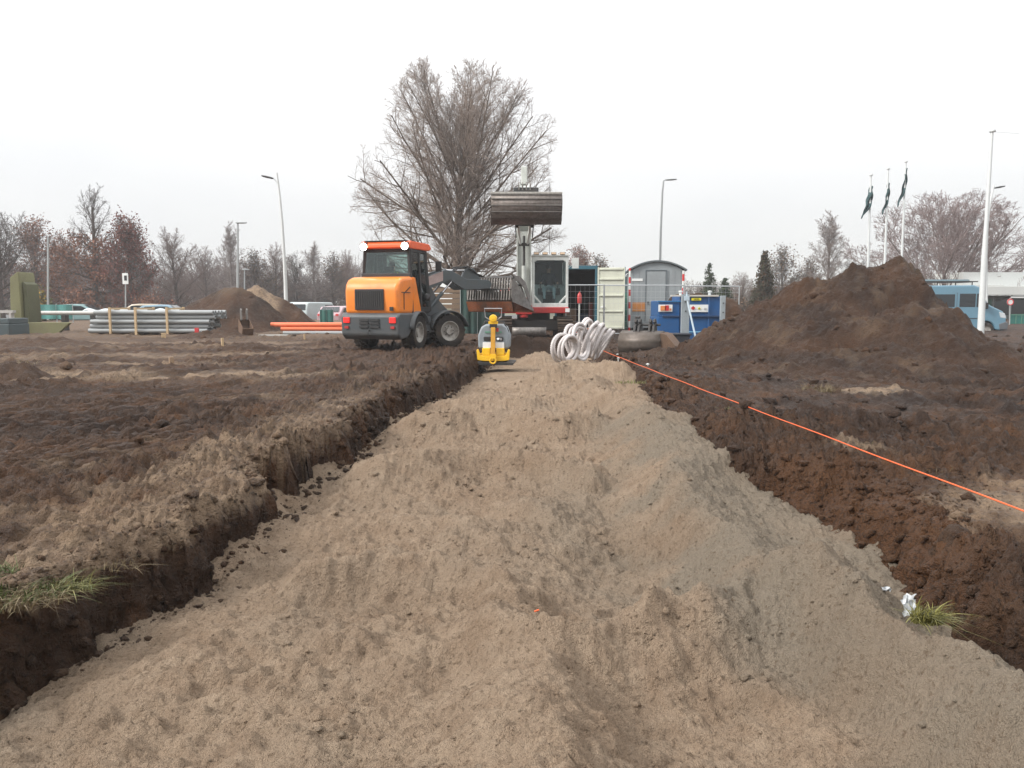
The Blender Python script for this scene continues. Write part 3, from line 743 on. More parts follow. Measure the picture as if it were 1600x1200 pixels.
# ------------------------------------------------------------------ people: one skinned body each
def person_body(name, joints, edges, radii, zones, mats, parent=None):
    """joints: dict of points, edges: pairs, radii per joint, zones: function(point) -> material index"""
    keys = list(joints); me = bpy.data.meshes.new(name)
    me.from_pydata([joints[k] for k in keys], [(keys.index(a), keys.index(b)) for a, b in edges], [])
    o = bpy.data.objects.new(name, me); COL.objects.link(o)
    sk = o.modifiers.new('skin', 'SKIN'); sk.use_smooth_shade = True
    for i, k in enumerate(keys):
        sv = me.skin_vertices[0].data[i]; r = radii[k]; sv.radius = r if isinstance(r, tuple) else (r, r)
    me.skin_vertices[0].data[0].use_root = True
    sb = o.modifiers.new('sub', 'SUBSURF'); sb.levels = 2; sb.render_levels = 2
    dg = bpy.context.evaluated_depsgraph_get(); dg.update()
    m2 = bpy.data.meshes.new_from_object(o.evaluated_get(dg)); bpy.data.objects.remove(o)
    o = bpy.data.objects.new(name, m2); COL.objects.link(o)
    m2.materials.clear()
    for m in mats: m2.materials.append(m)
    for p in m2.polygons: p.material_index = zones(p.center)
    for p in m2.polygons: p.use_smooth = True
    if parent is not None: o.parent = parent
    return o
def seated_person(label, jacket, trousers, loc, rz, arms='sticks', cap=None):
    """a person sitting, facing local -Y, seat at local z=0"""
    J = {'pelvis': (0, .05, .10), 'waist': (0, .06, .26), 'chest': (0, .05, .44), 'neck': (0, .02, .60), 'head1': (0, .0, .68), 'head2': (0, -.015, .80),
         'shL': (.17, .04, .53), 'elL': (.27, -.05, .28), 'wrL': (.28, -.29, .25), 'haL': (.28, -.36, .26),
         'shR': (-.17, .04, .53), 'elR': (-.27, -.05, .28), 'wrR': (-.28, -.29, .25), 'haR': (-.28, -.36, .26),
         'hiL': (.10, .03, .08), 'knL': (.17, -.42, .10), 'anL': (.15, -.52, -.30), 'toL': (.15, -.66, -.33),
         'hiR': (-.10, .03, .08), 'knR': (-.17, -.42, .10), 'anR': (-.15, -.52, -.30), 'toR': (-.15, -.66, -.33)}
    E = [('pelvis','waist'),('waist','chest'),('chest','neck'),('neck','head1'),('head1','head2'),('chest','shL'),('shL','elL'),('elL','wrL'),('wrL','haL'),
         ('chest','shR'),('shR','elR'),('elR','wrR'),('wrR','haR'),('pelvis','hiL'),('hiL','knL'),('knL','anL'),('anL','toL'),('pelvis','hiR'),('hiR','knR'),('knR','anR'),('anR','toR')]
    Rr = {'pelvis': (.15,.12), 'waist': (.14,.11), 'chest': (.165,.12), 'neck': .055, 'head1': (.075,.085), 'head2': (.078,.09),
          'shL': .075, 'elL': .052, 'wrL': .036, 'haL': .035, 'shR': .075, 'elR': .052, 'wrR': .036, 'haR': .035,
          'hiL': .10, 'knL': .068, 'anL': .045, 'toL': .04, 'hiR': .10, 'knR': .068, 'anR': .045, 'toR': .04}
    def zone(c):
        if c.z > .61 : return 2
        if c.y < -.28 and c.z > .18 and abs(c.x) > .2: return 2
        if c.z < -.25: return 3
        if c.z < .20 and not (abs(c.x) > .215 and c.z > .19): return 1
        return 0
    p = person_body('person', J, E, Rr, zone, [jacket, trousers, SKINC, BLACK])
    p.location = loc; p.rotation_euler = (0, 0, rz)
    h = MB(); h.grid(lambda u, v: (math.sin(v*math.pi*.52)*.092*math.cos(u*2*math.pi), -.005 + math.sin(v*math.pi*.52)*.105*math.sin(u*2*math.pi)+.01, .765 + .115*math.cos(v*math.pi*.52)), 20, 8)
    h.build('cap' if cap else 'hair', cap or HAIRC, p)
    f = MB(); f.prism([(-.012, 0), (.012, 0), (0, .05)], -.115, -.085, 'y'); f.v = [(x, y, z+.725) for x, y, z in f.v]; f.build('nose', SKINC, p)
    for s in (-1, 1):
        e = MB(); e.lathe([(0.0, -.012), (.010, -.006), (.012, 0), (.010, .006), (0, .012)], (s*.034, -.088, .775), 'y', 10); e.build('eye', BLACK, p)
        e = MB(); e.lathe([(0.0, -.012), (.022, -.004), (.024, 0), (.018, .01), (0, .014)], (s*.082, .0, .755), 'x', 10); e.build('ear', SKINC, p)
        # fingers closed on the lever
        for k in range(4):
            fz = .245 + k*.017
            fm = MB(); fm.tube([(s*.255, -.375, fz), (s*.262, -.405, fz), (s*.285, -.413, fz), (s*.300, -.395, fz)], .0095, 6); fm.build('finger', SKINC, p)
        fm = MB(); fm.tube([(s*.262, -.34, .285), (s*.258, -.375, .30), (s*.275, -.40, .305)], .010, 6); fm.build('thumb', SKINC, p)
    tag(p, label, 'person')
    return p

# ================================================================== WHEEL LOADER
def loader_wheel(parent, loc, side, name='wheel'):
    """axle along local y; side = +1 when the outer face looks along +y"""
    Rw, W = .47, .40
    w = MB()
    prof = [(.27, -W/2+.03), (.36, -W/2), (.43, -W/2+.02), (Rw-.03, -W/2+.07), (Rw-.03, W/2-.07), (.43, W/2-.02), (.36, W/2), (.27, W/2-.03)]
    w.lathe(prof, (0,0,0), 'y', 36)
    for k in range(22):                                             # chevron lugs
        for s in (-1, 1):
            a = 2*math.pi*(k + (.5 if s > 0 else 0))/22
            p0 = Vector((math.cos(a)*(Rw-.015), s*.005, math.sin(a)*(Rw-.015))); a2 = a + .22
            p1 = Vector((math.cos(a2)*(Rw-.03), s*(W/2-.02), math.sin(a2)*(Rw-.03)))
            w.bar(p0, p1, .045, .035, up=(math.cos(a), 0, math.sin(a)))
    o = w.build(name, TYRE, parent, loc=loc)
    r = MB(); y0 = side*(W/2-.04)
    r.lathe([(.27, y0+side*.01), (.25, y0+side*.01), (.235, y0-side*.05), (.17, y0-side*.10), (.10, y0-side*.10), (.09, y0-side*.02), (0, y0-side*.02)], (0,0,0), 'y', 28)
    r.build('rim', RIM, o)
    b = MB(); b.cbox((0, 0, 0), (.025, .02, .025)); bn = None
    for k in range(8):
        a = 2*math.pi*k/8
        if bn is None: bn = b.build('wheel_nut', DARKM, o, smooth=0); q = bn
        else: q = bn.copy(); COL.objects.link(q)
        q.location = (math.cos(a)*.13, y0-side*.085, math.sin(a)*.13)
    return o

art = at(634, 500, 22.0); LX, LY = art.x, 22.0
LZ = hz(-2.9, 21) + .0
loader = empty('wheel_loader', (LX, LY, LZ), R(90-17), 'orange and graphite compact wheel loader with lit rear work lights, grapple bucket raised', 'wheel loader')
# --- rear unit, local +x forward, wheels 1.0 m behind the joint
hood = MB(); hood.prism([(-2.03,.93),(-2.06,1.50),(-2.02,1.68),(-1.90,1.80),(-1.70,1.86),(-1.02,1.90),(-1.02,.93)], -.74, .74, 'y')
hd = hood.build('engine_hood', ORANGE, loader, bevel=.10, seg=4)
fr = MB(); fr.box(-2.085, -2.05, -.36, .44, 1.04, 1.56); fr.build('grille_frame', BLACK, hd, bevel=.03)
g = MB()
for k in range(13): g.box(-2.100, -2.082, -.31 + k*.058, -.31 + k*.058+.028, 1.09, 1.51)
g.build('radiator_grille', DARKM, hd, smooth=0)
s = MB(); s.cbox((-1.6, -.745, 1.48), (.5, .02, .02)); s.bar((-1.72, -.745, 1.05), (-1.72, -.745, 1.45), .02); s.bar((-1.72, -.745, 1.45), (-1.35, -.745, 1.62), .02); s.build('hood_seam', BLACK, hd, smooth=0)
s = MB(); s.box(-2.10, -2.06, -.62, -.52, 1.02, 1.12); s.build('hood_lock', BLACK, hd, bevel=.01)
cw = MB(); cw.prism([(-2.14,.42),(-2.16,.90),(-2.06,.965),(-.75,.965),(-.75,.62),(-1.35,.52),(-1.6,.34),(-2.0,.30)], -.80, .80, 'y')
cwo = cw.build('counterweight', GREY_P, loader, bevel=.06, seg=3)
for y in (-.63, .63):
    t = MB(); t.box(-2.19, -2.14, y-.085, y+.085, .72, .86); t.build('tail_light', TAIL, cwo, bevel=.015)
    t = MB(); t.box(-2.18, -2.14, y-.05, y+.05, .58, .64); t.build('reflector', RED_P, cwo)
t = MB()
for k in range(3):
    t.box(-2.185, -2.15, -.27, -.02, .60+k*.085, .65+k*.085); t.box(-2.185, -2.15, .02, .27, .60+k*.085, .65+k*.085)
t.build('number_bracket', BLACK, cwo, smooth=0)
t = MB(); t.ring((-2.18,0,.47), (0,1,0), .07, .016, 18, 6); t.build('tow_hitch', DARKM, cwo)
ch = MB(); ch.box(-1.9, -.15, -.30, .30, .35, .95); ch.tube([(-1.0,-.62,.48),(-1.0,.62,.48)], .11, 12); ch.tube([(-.15,0,.4),(.0,0,.4)], .16, 12); ch.box(-.25,.05,-.22,.22,.30,.85)
ch.build('rear_chassis', DARKM, loader, bevel=.02)
for y in (-.68, .68):
    w = loader_wheel(loader, (-1.0, y, .46), 1 if y > 0 else -1)
    w.rotation_euler = (0, .3, 0)
    fd = MB(); sy = 1 if y > 0 else -1
    def arch(u, v, sy=sy):
        a = R(20 + 150*u); r = .53
        return (-1.0 + r*math.cos(a), sy*(.50 + .42*v), .46 + r*math.sin(a))
    fd.grid(arch, 12, 2); fd.build('rear_fender', GREY_P, loader, solid=.03)
# steps and battery box on each side
for sy in (-1, 1):
    b = MB(); b.box(-.62, -.18, sy*.52 if sy > 0 else -.84, sy*.84 if sy > 0 else -.52, .40, .86); b.build('side_box', GREY_P, loader, bevel=.03)
    b = MB(); b.box(-.55, -.2, min(sy*.84, sy*.93), max(sy*.84, sy*.93), .44, .48); b.build('step', DARKM, loader, smooth=0)
    b = MB(); b.box(-.55, -.2, min(sy*.84, sy*.90), max(sy*.84, sy*.90), .68, .72); b.build('step', DARKM, loader, smooth=0)
# --- cab
cabp = MB()
Z0, Z1 = .98, 2.60
bl = [(-1.16, -.70), (.10, -.66), (.10, .66), (-1.16, .70)]       # post feet, then heads
tp = [(-1.10, -.62), (-.02, -.58), (-.02, .58), (-1.10, .62)]
for (a, b_) in zip(bl, tp): cabp.bar((a[0], a[1], Z0), (b_[0], b_[1], Z1), .085, .10)
for sy in (-1, 1):
    cabp.bar((-.52, sy*.69, Z0), (-.50, sy*.61, Z1), .06, .07)
    cabp.bar((-1.16, sy*.70, 1.05), (.10, sy*.66, 1.05), .06, .12)
    cabp.bar((-1.11, sy*.63, Z1-.03), (-.02, sy*.59, Z1-.03), .08, .10)
cabp.bar((-1.16, -.70, 1.92), (-1.16, .70, 1.92), .07, .12); cabp.bar((-1.11, -.62, Z1-.03), (-1.11, .62, Z1-.03), .07, .10); cabp.bar((-.02, -.60, Z1-.03), (-.02, .60, Z1-.03), .07, .10)
cabp.bar((.10, -.68, 1.05), (.10, .68, 1.05), .07, .16)
cf = cabp.build('cab_frame', BLACK, loader, bevel=.018)
fl = MB(); fl.box(-1.14, .10, -.66, .66, .94, 1.00); fl.build('cab_floor', DARKM, cf, smooth=0)
rfm = MB(); rfm.prism([(-1.28,2.62),(-1.27,2.72),(-1.15,2.80),(0.05,2.79),(.18,2.70),(.18,2.64),(0.0,2.60),(-1.1,2.60)], -.70, .70, 'y')
rf_ = rfm.build('cab_roof', ORANGE_G, loader, bevel=.05, seg=3)
b = MB(); b.box(-1.22,-.0,-.60,.60,2.80,2.815); b.build('roof_liner', DARKM, rf_, smooth=0)
def pane(name, pts, parent, m=GLASS_C):
    p = MB(); p._add(pts, [(0, 1, 2, 3)]); return p.build(name, m, parent, smooth=0, solid=.008)
pane('rear_window', [(-1.155,-.64,1.96),(-1.155,.64,1.96),(-1.115,.58,2.55),(-1.115,-.58,2.55)], cf)
pane('windscreen', [(.10,-.62,1.12),(.10,.62,1.12),(-.02,.55,2.55),(-.02,-.55,2.55)], cf)
for sy in (-1, 1):
    pane('side_window', [(-1.12,sy*.695,1.12),(-.54,sy*.69,1.12),(-.52,sy*.615,2.55),(-1.08,sy*.625,2.55)], cf)
    pane('door_window', [(-.48,sy*.69,1.12),(.08,sy*.665,1.12),(-.03,sy*.595,2.55),(-.48,sy*.612,2.55)], cf)
    q = MB(); q.prism([(-1.15,.97),(-.66,.97),(-.72,1.15),(-.92,1.62),(-1.02,1.86),(-1.15,1.88)], sy*.705, sy*.755, 'y'); q.build('side_panel', ORANGE, loader, bevel=.015)
    lg = MB(); lg.cbox((-1.23, sy*.58, 2.66), (.10, .21, .20)); lgo = lg.build('work_light', BLACK, loader, bevel=.02)
    ln = MB(); ln.lathe([(0, -1.300), (.085, -1.294), (.092, -1.283)], (0, sy*.58, 2.66), 'x', 20); ln.build('light_lens', WORKL, lgo)
    mr_ = MB(); mr_.tube([(0.0, sy*.62, 2.3), (.18, sy*.86, 2.32)], .012, 6); mr_.cbox((.2, sy*.9, 2.2), (.04, .17, .28)); mr_.build('mirror', BLACK, loader, bevel=.01)
st = MB(); st.cbox((-.80, 0, 1.34), (.45, .46, .12)); st.cbox((-1.0, 0, 1.70), (.12, .44, .62)); st.cbox((-1.0, 0, 2.08), (.10, .26, .16)); st.box(-.95,-.65,-.2,.2,1.0,1.28)
st.build('seat', SEATM, loader, bevel=.03)
cs = MB(); cs.tube([(-.05,0,1.1),(-.18,0,1.62)], .04, 8); cs.ring((-.19,0,1.64), (-.35,0,.9), .17, .016, 24, 6); cs.box(-.1,.05,-.4,.4,1.2,1.45); cs.build('steering_column', BLACK, loader)
HIVIS = mat('hi_vis', (.42, .60, .05), .7, 0, .08, .15, 4); JEANS = mat('jeans_pale', (.36, .46, .49), .85, 0, .12, .1); NAVY = mat('navy_jacket', (.018, .022, .038), .85, 0, .15, .1); DKTR = mat('work_trousers', (.04, .045, .05), .85)
opv = seated_person('loader driver in a yellow-green high visibility jacket seen through the cab', HIVIS, DKTR, (0,0,0), 0)
from_l = Matrix.Translation((LX, LY, LZ)) @ Matrix.Rotation(R(90-17), 4, 'Z')
opv.matrix_world = from_l @ Matrix.Translation((-.82, .0, 1.42)) @ Matrix.Rotation(R(90), 4, 'Z')

# --- front unit turned to the right about the joint (its parts are parts of the loader, placed with their own frame)
FA = Matrix.Rotation(R(-45), 4, 'Z')
def fbuild(mb, *a, **k):
    o = mb.build(*a, **k); o.matrix_basis = FA.copy(); return o
ff = MB(); ff.box(.05, 1.35, -.28, .28, .35, .85); ff.tube([(.95,-.62,.48),(.95,.62,.48)], .11, 12)
ff.prism([(.30,.85),(.22,1.45),(.36,1.78),(.58,1.78),(.80,1.35),(1.30,.85)], -.30, -.22, 'y'); ff.prism([(.30,.85),(.22,1.45),(.36,1.78),(.58,1.78),(.80,1.35),(1.30,.85)], .22, .30, 'y')
ff.box(.3,.6,-.22,.22,.8,1.0); ffo = fbuild(ff, 'front_frame', GREY_P, loader, bevel=.02)
for y in (-.68, .68):
    sy = 1 if y > 0 else -1
    w = loader_wheel(loader, (0,0,0), sy); w.matrix_basis = FA @ Matrix.Translation((.95, y, .46)) @ Matrix.Rotation(.7, 4, 'Y')
    fm = MB()
    def arch2(u, v, sy=sy):
        a = R(12 + 160*u); r = .54
        return (.95 + r*math.cos(a), sy*(.46 + .44*v), .46 + r*math.sin(a))
    fm.grid(arch2, 12, 2); fbuild(fm, 'front_fender', GREY_P, loader, solid=.03)
    hl = MB(); hl.tube([(.35, sy*.55, .98), (.32, sy*.62, 1.28)], .02, 6); hl.lathe([(0,-.07),(.09,-.05),(.11,.0),(.10,.06),(0,.06)], (.36, sy*.64, 1.36), 'x', 16); fbuild(hl, 'head_lamp', BLACK, loader)
    # lift arm: a bent box beam from the tower to the bucket
    am = MB(); am.prism([(.34,1.58),(.30,1.80),(.46,1.92),(1.02,2.12),(1.22,2.10),(1.66,1.88),(2.35,1.86),(2.46,1.76),(2.40,1.62),(1.60,1.58),(1.16,1.84),(.62,1.62)], sy*.30, sy*.38, 'y')
    fbuild(am, 'lift_arm', GREY_A, loader, bevel=.012)
    lc = MB(); lc.tube([(.52, sy*.34, 1.02), (.95, sy*.34, 1.50)], .055, 12); fbuild(lc, 'lift_cylinder', GREY_A, loader)
    lc = MB(); lc.tube([(.95, sy*.34, 1.50), (1.32, sy*.34, 1.90)], .028, 10); fbuild(lc, 'cylinder_rod', CHROME, loader)
ct = MB(); ct.tube([(1.14,-.32,1.96),(1.14,.32,1.96)], .07, 12); ct.box(2.30,2.42,-.34,.34,1.60,1.74); ct.box(.40,.52,-.26,.26,1.60,1.74)
ct.prism([(1.62,1.86),(1.78,2.16),(2.02,2.20),(2.16,2.04),(2.30,1.80)], -.06, .06, 'y'); fbuild(ct, 'cross_tube', GREY_A, loader, bevel=.01)
tc = MB(); tc.tube([(.46,0,1.70),(1.20,0,2.12)], .06, 12); fbuild(tc, 'tilt_cylinder', GREY_A, loader)
tc = MB(); tc.tube([(1.20,0,2.12),(1.80,0,2.12)], .03, 10); fbuild(tc, 'tilt_rod', CHROME, loader)
hs = MB()
for k in range(6):
    y = -.12 + k*.05; hs.tube([(1.3,y,2.02),(1.5,y*1.2,2.16+.03*(k%3)),(1.8,y*1.3,2.24-.02*(k%2)),(2.1,y,2.05),(2.35,y,1.95)], .014, 6)
fbuild(hs, 'hydraulic_hose', BLACK, loader)
# plate behind the arm with carried lettering-like band
pl = MB(); pl.prism([(.34,1.62),(.34,1.86),(.95,2.08),(.95,1.82)], -.395, -.385, 'y'); fbuild(pl, 'arm_decal_plate', mat('pale_red_decal', (.40,.30,.28), .5), loader, smooth=0)
# --- grapple bucket at the end of the arms, opening forward
FA0 = FA; FA = FA0 @ Matrix.Translation((2.50,-.10,0)) @ Matrix.Rotation(R(26), 4, 'Z') @ Matrix.Translation((-2.42,0,0))
bk = MB(); W = .80
sec = [(2.40,1.34),(2.42,1.28),(2.50,1.16),(2.72,1.02),(3.45,.98)]
def shell(u, v):
    k = u*(len(sec)-1); i = min(int(k), len(sec)-2); f = k-i
    return (sec[i][0]*(1-f)+sec[i+1][0]*f, -W + 2*W*v, sec[i][1]*(1-f)+sec[i+1][1]*f)
bk.grid(shell, 8, 4); bo = fbuild(bk, 'bucket', STEEL_B, loader, solid=.03)
for sy in (-1, 1):
    sd_ = MB(); sd_.prism([(2.42,1.86),(2.62,1.80),(3.50,1.02),(3.48,.96),(2.72,.99),(2.50,1.13),(2.40,1.40)], sy*W-.018, sy*W+.018, 'y'); so = sd_.build('bucket_side', STEEL_W, loader); so.matrix_basis = FA.copy()
ce = MB(); ce.prism([(2.70,1.00),(3.62,.955),(3.62,.935),(2.55,.955),(2.42,1.25),(2.39,1.25),(2.50,.97)], -W-.02, W+.02, 'y'); fbuild(ce, 'cutting_edge', mat('edge_orange', (.24,.075,.028), .7, 0, .35, 1.0, 2.0), loader, bevel=.004)
ld = MB(); ld.grid(lambda u, v: (2.50+.85*u, -.77+1.54*v, 1.12+.46*(1-u)**1.2*(1-.25*abs(2*v-1)**3)+.05*math.sin(u*9+v*13)), 10, 14); fbuild(ld, 'dark_soil_fill', MUDTRK, loader)  # assumed soil, added dark so no bright gaps show between the back bars
# grapple: curved tines hinged at the top of the bucket
for k in range(17):
    y = -W + .05 + k*(2*W-.1)/16; t = MB(); t.bar((2.39, y, 1.30), (2.46, y, 1.92), .035, .05); fbuild(t, 'bucket_back_bar', STEEL_W, loader, smooth=0)
gb = MB(); gb.tube([(2.40,-W,1.60),(2.40,W,1.60)], .018, 8); gb.tube([(2.52,-W,1.93),(2.52,W,1.93)], .045, 10); gb.tube([(3.02,-W+.04,1.72),(3.02,W-.04,1.72)], .03, 8); fbuild(gb, 'grapple_bar', DARKM, loader)
for k in range(15):
    y = -W + .06 + k*(2*W-.12)/14; t = MB()
    pts = [(2.52,1.93),(2.80,1.92),(3.06,1.76),(3.26,1.48),(3.34,1.18)]
    for a, b_ in zip(pts[:-1], pts[1:]): t.bar((a[0], y, a[1]), (b_[0], y, b_[1]), .022, .05)
    fbuild(t, 'grapple_tine', STEEL_W, loader, smooth=0)
for sy in (-1, 1):
    gp_ = MB(); gp_.prism([(2.46,1.98),(2.84,1.98),(3.12,1.80),(3.36,1.40),(3.38,1.12),(3.26,1.30),(3.04,1.64),(2.80,1.82),(2.50,1.84)], sy*(W-.02)-.012, sy*(W-.02)+.012, 'y'); fbuild(gp_, 'grapple_side', STEEL_W, loader)

FA = FA0
# ================================================================== EXCAVATOR (faces the camera)
EY = 27.0; ex0 = at(833.5, 520, EY); EZ = .02
exc = empty('excavator', (ex0.x, EY, EZ), R(-90), 'white and red tracked excavator facing us, boom upright behind a wide ditching bucket', 'excavator')
# local +x forward (towards the camera), +y is the machine's left (right in the picture)
for sy in (-1, 1):
    bd = MB(); n = 44; Lh, rr = 1.15, .33
    pts = []
    per = 4*Lh + 2*math.pi*rr
    for k in range(n):
        s_ = per*k/n
        if s_ < 2*Lh: p = (-Lh+s_, rr*2, 0)
        elif s_ < 2*Lh+math.pi*rr: a = (s_-2*Lh)/rr; p = (Lh+rr*math.sin(a), rr+rr*math.cos(a), a)
        elif s_ < 4*Lh+math.pi*rr: p = (Lh-(s_-2*Lh-math.pi*rr), 0, math.pi)
        else: a = (s_-4*Lh-math.pi*rr)/rr; p = (-Lh-rr*math.sin(a), rr-rr*math.cos(a), math.pi+a)
        pts.append(p)
    tr = MB(); yy = sy*.98
    tr.prism([(-Lh,.05),(Lh,.05),(Lh+.2,.12),(Lh+.28,.33),(Lh+.2,.54),(Lh,.61),(-Lh,.61),(-Lh-.2,.54),(-Lh-.28,.33),(-Lh-.2,.12)], yy-.17, yy+.17, 'y')
    to = tr.build('track', MUDTRK, exc, bevel=.02)
    sh = MB(); sh.cbox((0,0,0), (.135, .50, .035)); sh.cbox((-.03,0,.03), (.02, .50, .05))
    first = sh.build('track_shoe', MUDTRK, to, smooth=0)
    for k, (x, z, a) in enumerate(pts):
        q = first if k == 0 else first.copy()
        if k: COL.objects.link(q)
        q.parent = to; q.location = (x, yy, z+.0); q.rotation_euler = (0, a, 0)
    for x in (-.8, -.3, .3, .8):
        r_ = MB(); r_.lathe([(0,-.19),(.13,-.18),(.13,.18),(0,.19)], (x, yy, .20), 'y', 14); r_.build('track_roller', DARKM, to)
uc = MB(); uc.box(-.9,.9,-.8,.8,.28,.62); uc.tube([(0,0,.6),(0,0,.86)], .55, 24); uc.build('undercarriage', DARKM, exc, bevel=.03)
bla = MB(); bla.grid(lambda u, v: (1.62 + .10*math.cos((v-.5)*2.2), -.72+1.08*u, .16+.24*v), 4, 6); bla.build('dozer_blade', STEEL_W, exc, solid=.04)
sk = MB(); sk.prism([(-1.35,.84),(1.02,.84),(1.02,1.04),(-1.35,1.04)], -1.12, 1.12, 'y'); sk.build('turntable_frame', RED_P, exc, bevel=.03)
eh = MB(); eh.prism([(-1.75,.92),(-1.82,1.5),(-1.6,1.78),(-.3,1.80),(-.1,1.62),(-.1,1.05),(-1.5,.92)], -1.12, 1.12, 'y'); eh.build('engine_cover', WHITE_P, exc, bevel=.07, seg=3)
rs = MB(); rs.prism([(-.1,1.04),(.88,1.04),(.80,1.45),(.45,1.78),(-.1,1.80)], -1.12, -.42, 'y'); rs.build('right_cover', RED_P, exc, bevel=.05, seg=3)
# cab on the machine's left
cy0, cy1 = -.08, 1.10
cx = .92
cb = MB()
def fpost(m, a, b_, w=.085, h=.10): m.bar(a, b_, w, h)
# front face: rounded opening frame as an outline
def outline(x, y0, y1, z0, z1, t, ch):
    outer = [(y0,z0+.0),(y1,z0),(y1,z1),(y0,z1)]
    out = []
    return out
x = cx
for (a, b_) in (((x,cy0+.045,1.02),(x-.02,cy0+.045,2.62)), ((x,cy1-.045,1.02),(x-.02,cy1-.045,2.62))): cb.bar(a, b_, .09, .09)
cb.bar((x,cy0,1.09),(x,cy1,1.09), .09, .16); cb.bar((x-.02,cy0,2.60),(x-.02,cy1,2.60), .09, .13)
for (sy, yy) in ((1, cy0+.09), (-1, cy1-.09)):
    cb.bar((x, yy-.02*sy, 1.40), (x, yy+.20*sy, 1.16), .09, .07)
    cb.bar((x-.02, yy-.01*sy, 2.50), (x-.02, yy+.07*sy, 2.56), .08, .05)
for yy in (cy0+.045, cy1-.045):
    cb.bar((-.70,yy,1.02),(-.66,yy,2.62), .09, .09); cb.bar((x-.02,yy,2.60),(-.66,yy,2.60), .09, .10); cb.bar((x,yy,1.09),(-.70,yy,1.09), .09, .20); cb.bar((.05,yy,1.1),(.03,yy,2.6), .06, .06)
cb.box(-.72,-.64,cy0+.09,cy1-.09,1.05,1.9); cb.box(-.70,.86,cy0+.06,cy1-.06,1.02,1.07)
cbo = cb.build('cab_frame', WHITE_P, exc, bevel=.02)
rr_ = MB(); rr_.box(-.76,.98,cy0-.01,cy1+.01,2.655,2.73); ro = rr_.build('cab_roof', WHITE_P, exc, bevel=.03, seg=3)
for k in range(4):
    yk = cy0 + .14 + k*.28
    l_ = MB(); l_.cbox((.97, yk, 2.76), (.09, .17, .075)); lo = l_.build('cab_lamp', BLACK, exc, bevel=.01)
    l_ = MB(); l_.box(1.012, 1.022, yk-.075, yk+.075, 2.73, 2.79); l_.build('lamp_lens', mat('lamp_lens', (.85,.62,.42), .25, 0, .02, 0, 3, 0), lo, smooth=0)
pane('windscreen', [(x+.03,cy0+.08,1.14),(x+.03,cy1-.08,1.14),(x+.01,cy1-.08,2.56),(x+.01,cy0+.08,2.56)], cbo, GLASS_D)
for yy in (cy0+.02, cy1-.02):
    GLS = bpy.data.materials.get('dark_side_glass') or glass('dark_side_glass', (.30, .36, .38), .05, .0)  # tinted dark to let less light into the cab
    pane('side_window', [(x-.05,yy,1.20),(.08,yy,1.20),(.06,yy,2.55),(x-.07,yy,2.55)], cbo, GLS); pane('rear_side_window', [(.02,yy,1.20),(-.65,yy,1.20),(-.62,yy,2.55),(.0,yy,2.55)], cbo, GLS)
bw = MB(); bw.box(-.63,-.60,cy0+.1,cy1-.1,1.1,2.55); bw.box(-.6,.85,cy0+.1,cy1-.1,2.53,2.55); bw.build('cab_shade_panel', BLACK, cbo, smooth=0)  # black back and ceiling panels added to darken the cab interior
s_ = MB(); yc = (cy0+cy1)/2
s_.cbox((-.16, yc, 1.48), (.48,.48,.13)); s_.cbox((-.42, yc, 1.84), (.13,.46,.66)); s_.box(-.3,.0,yc-.2,yc+.2,1.07,1.42); s_.build('seat', SEATM, exc, bevel=.03)
for sy in (-1, 1):
    c_ = MB(); c_.box(-.3,.22,yc+sy*.30-.06,yc+sy*.30+.06,1.45,1.66); c_.tube([(.20,yc+sy*.29,1.62),(.22,yc+sy*.285,1.86)], .018, 8); c_.build('control_lever', BLACK, exc, bevel=.01)
    c_ = MB(); c_.box(.62,.80,yc+sy*.12-.05,yc+sy*.12+.05,1.08,1.14); c_.tube([(.6,yc+sy*.12,1.1),(.5,yc+sy*.12,1.42)], .012, 6); c_.build('foot_pedal', BLACK, exc)
lb = MB(); lb.box(1.03, 1.036, 1.0, 1.14, .88, 1.0); lb.build('white_plate', WHITE_L, exc, smooth=0)
wm = MB(); wm.tube([(.9,cy1,2.3),(.95,cy1+.16,2.42)], .015, 6); wm.cbox((.95, cy1+.22, 2.45), (.04,.22,.34)); wm.build('mirror', WHITE_P, exc, bevel=.02)
ant = MB(); ant.tube([(-.5,.55,2.7),(-.5,.55,5.2)], .008, 5); ant.build('aerial', BLACK, exc)
EX = Matrix.Translation((ex0.x, EY, EZ)) @ Matrix.Rotation(R(-90), 4, 'Z')
drv = seated_person('excavator driver in a dark navy jacket and pale jeans behind the windscreen', NAVY, JEANS, (0,0,0), 0)
drv.matrix_world = EX @ Matrix.Translation((-.14, yc, 1.56)) @ Matrix.Rotation(R(90), 4, 'Z')
# boom: kingpost, lower boom, upper boom, arm; y centre a little right of the machine's middle
by = -.34
kp = MB(); kp.box(.9,1.30,by-.26,by+.26,.80,1.10); kp.tube([(1.15,by,.7),(1.15,by,1.35)], .14, 14); kp.build('swing_post', RED_P, exc, bevel=.03)
bm_ = MB()
for s2 in (-1, 1): bm_.prism([(1.02,.95),(1.30,.95),(1.16,2.6),(1.06,3.55),(1.16,4.15),(.98,4.25),(.80,3.60),(.86,2.5)], by+s2*.21-.025, by+s2*.21+.025, 'y')
bm_.prism([(1.00,1.0),(1.03,1.0),(.90,2.5),(.84,3.6),(1.0,4.2),(.97,4.2),(.80,3.6),(.86,2.5)], by-.19, by+.19, 'y')
bmo = bm_.build('boom', BOOM_P, exc, bevel=.012)
ins = MB(); ins.prism([(1.17,1.2),(1.19,1.2),(1.10,2.6),(1.03,3.45),(1.01,3.45),(1.08,2.6)], by-.19, by+.19, 'y'); ins.build('boom_web', BOOM_P, exc, smooth=0)
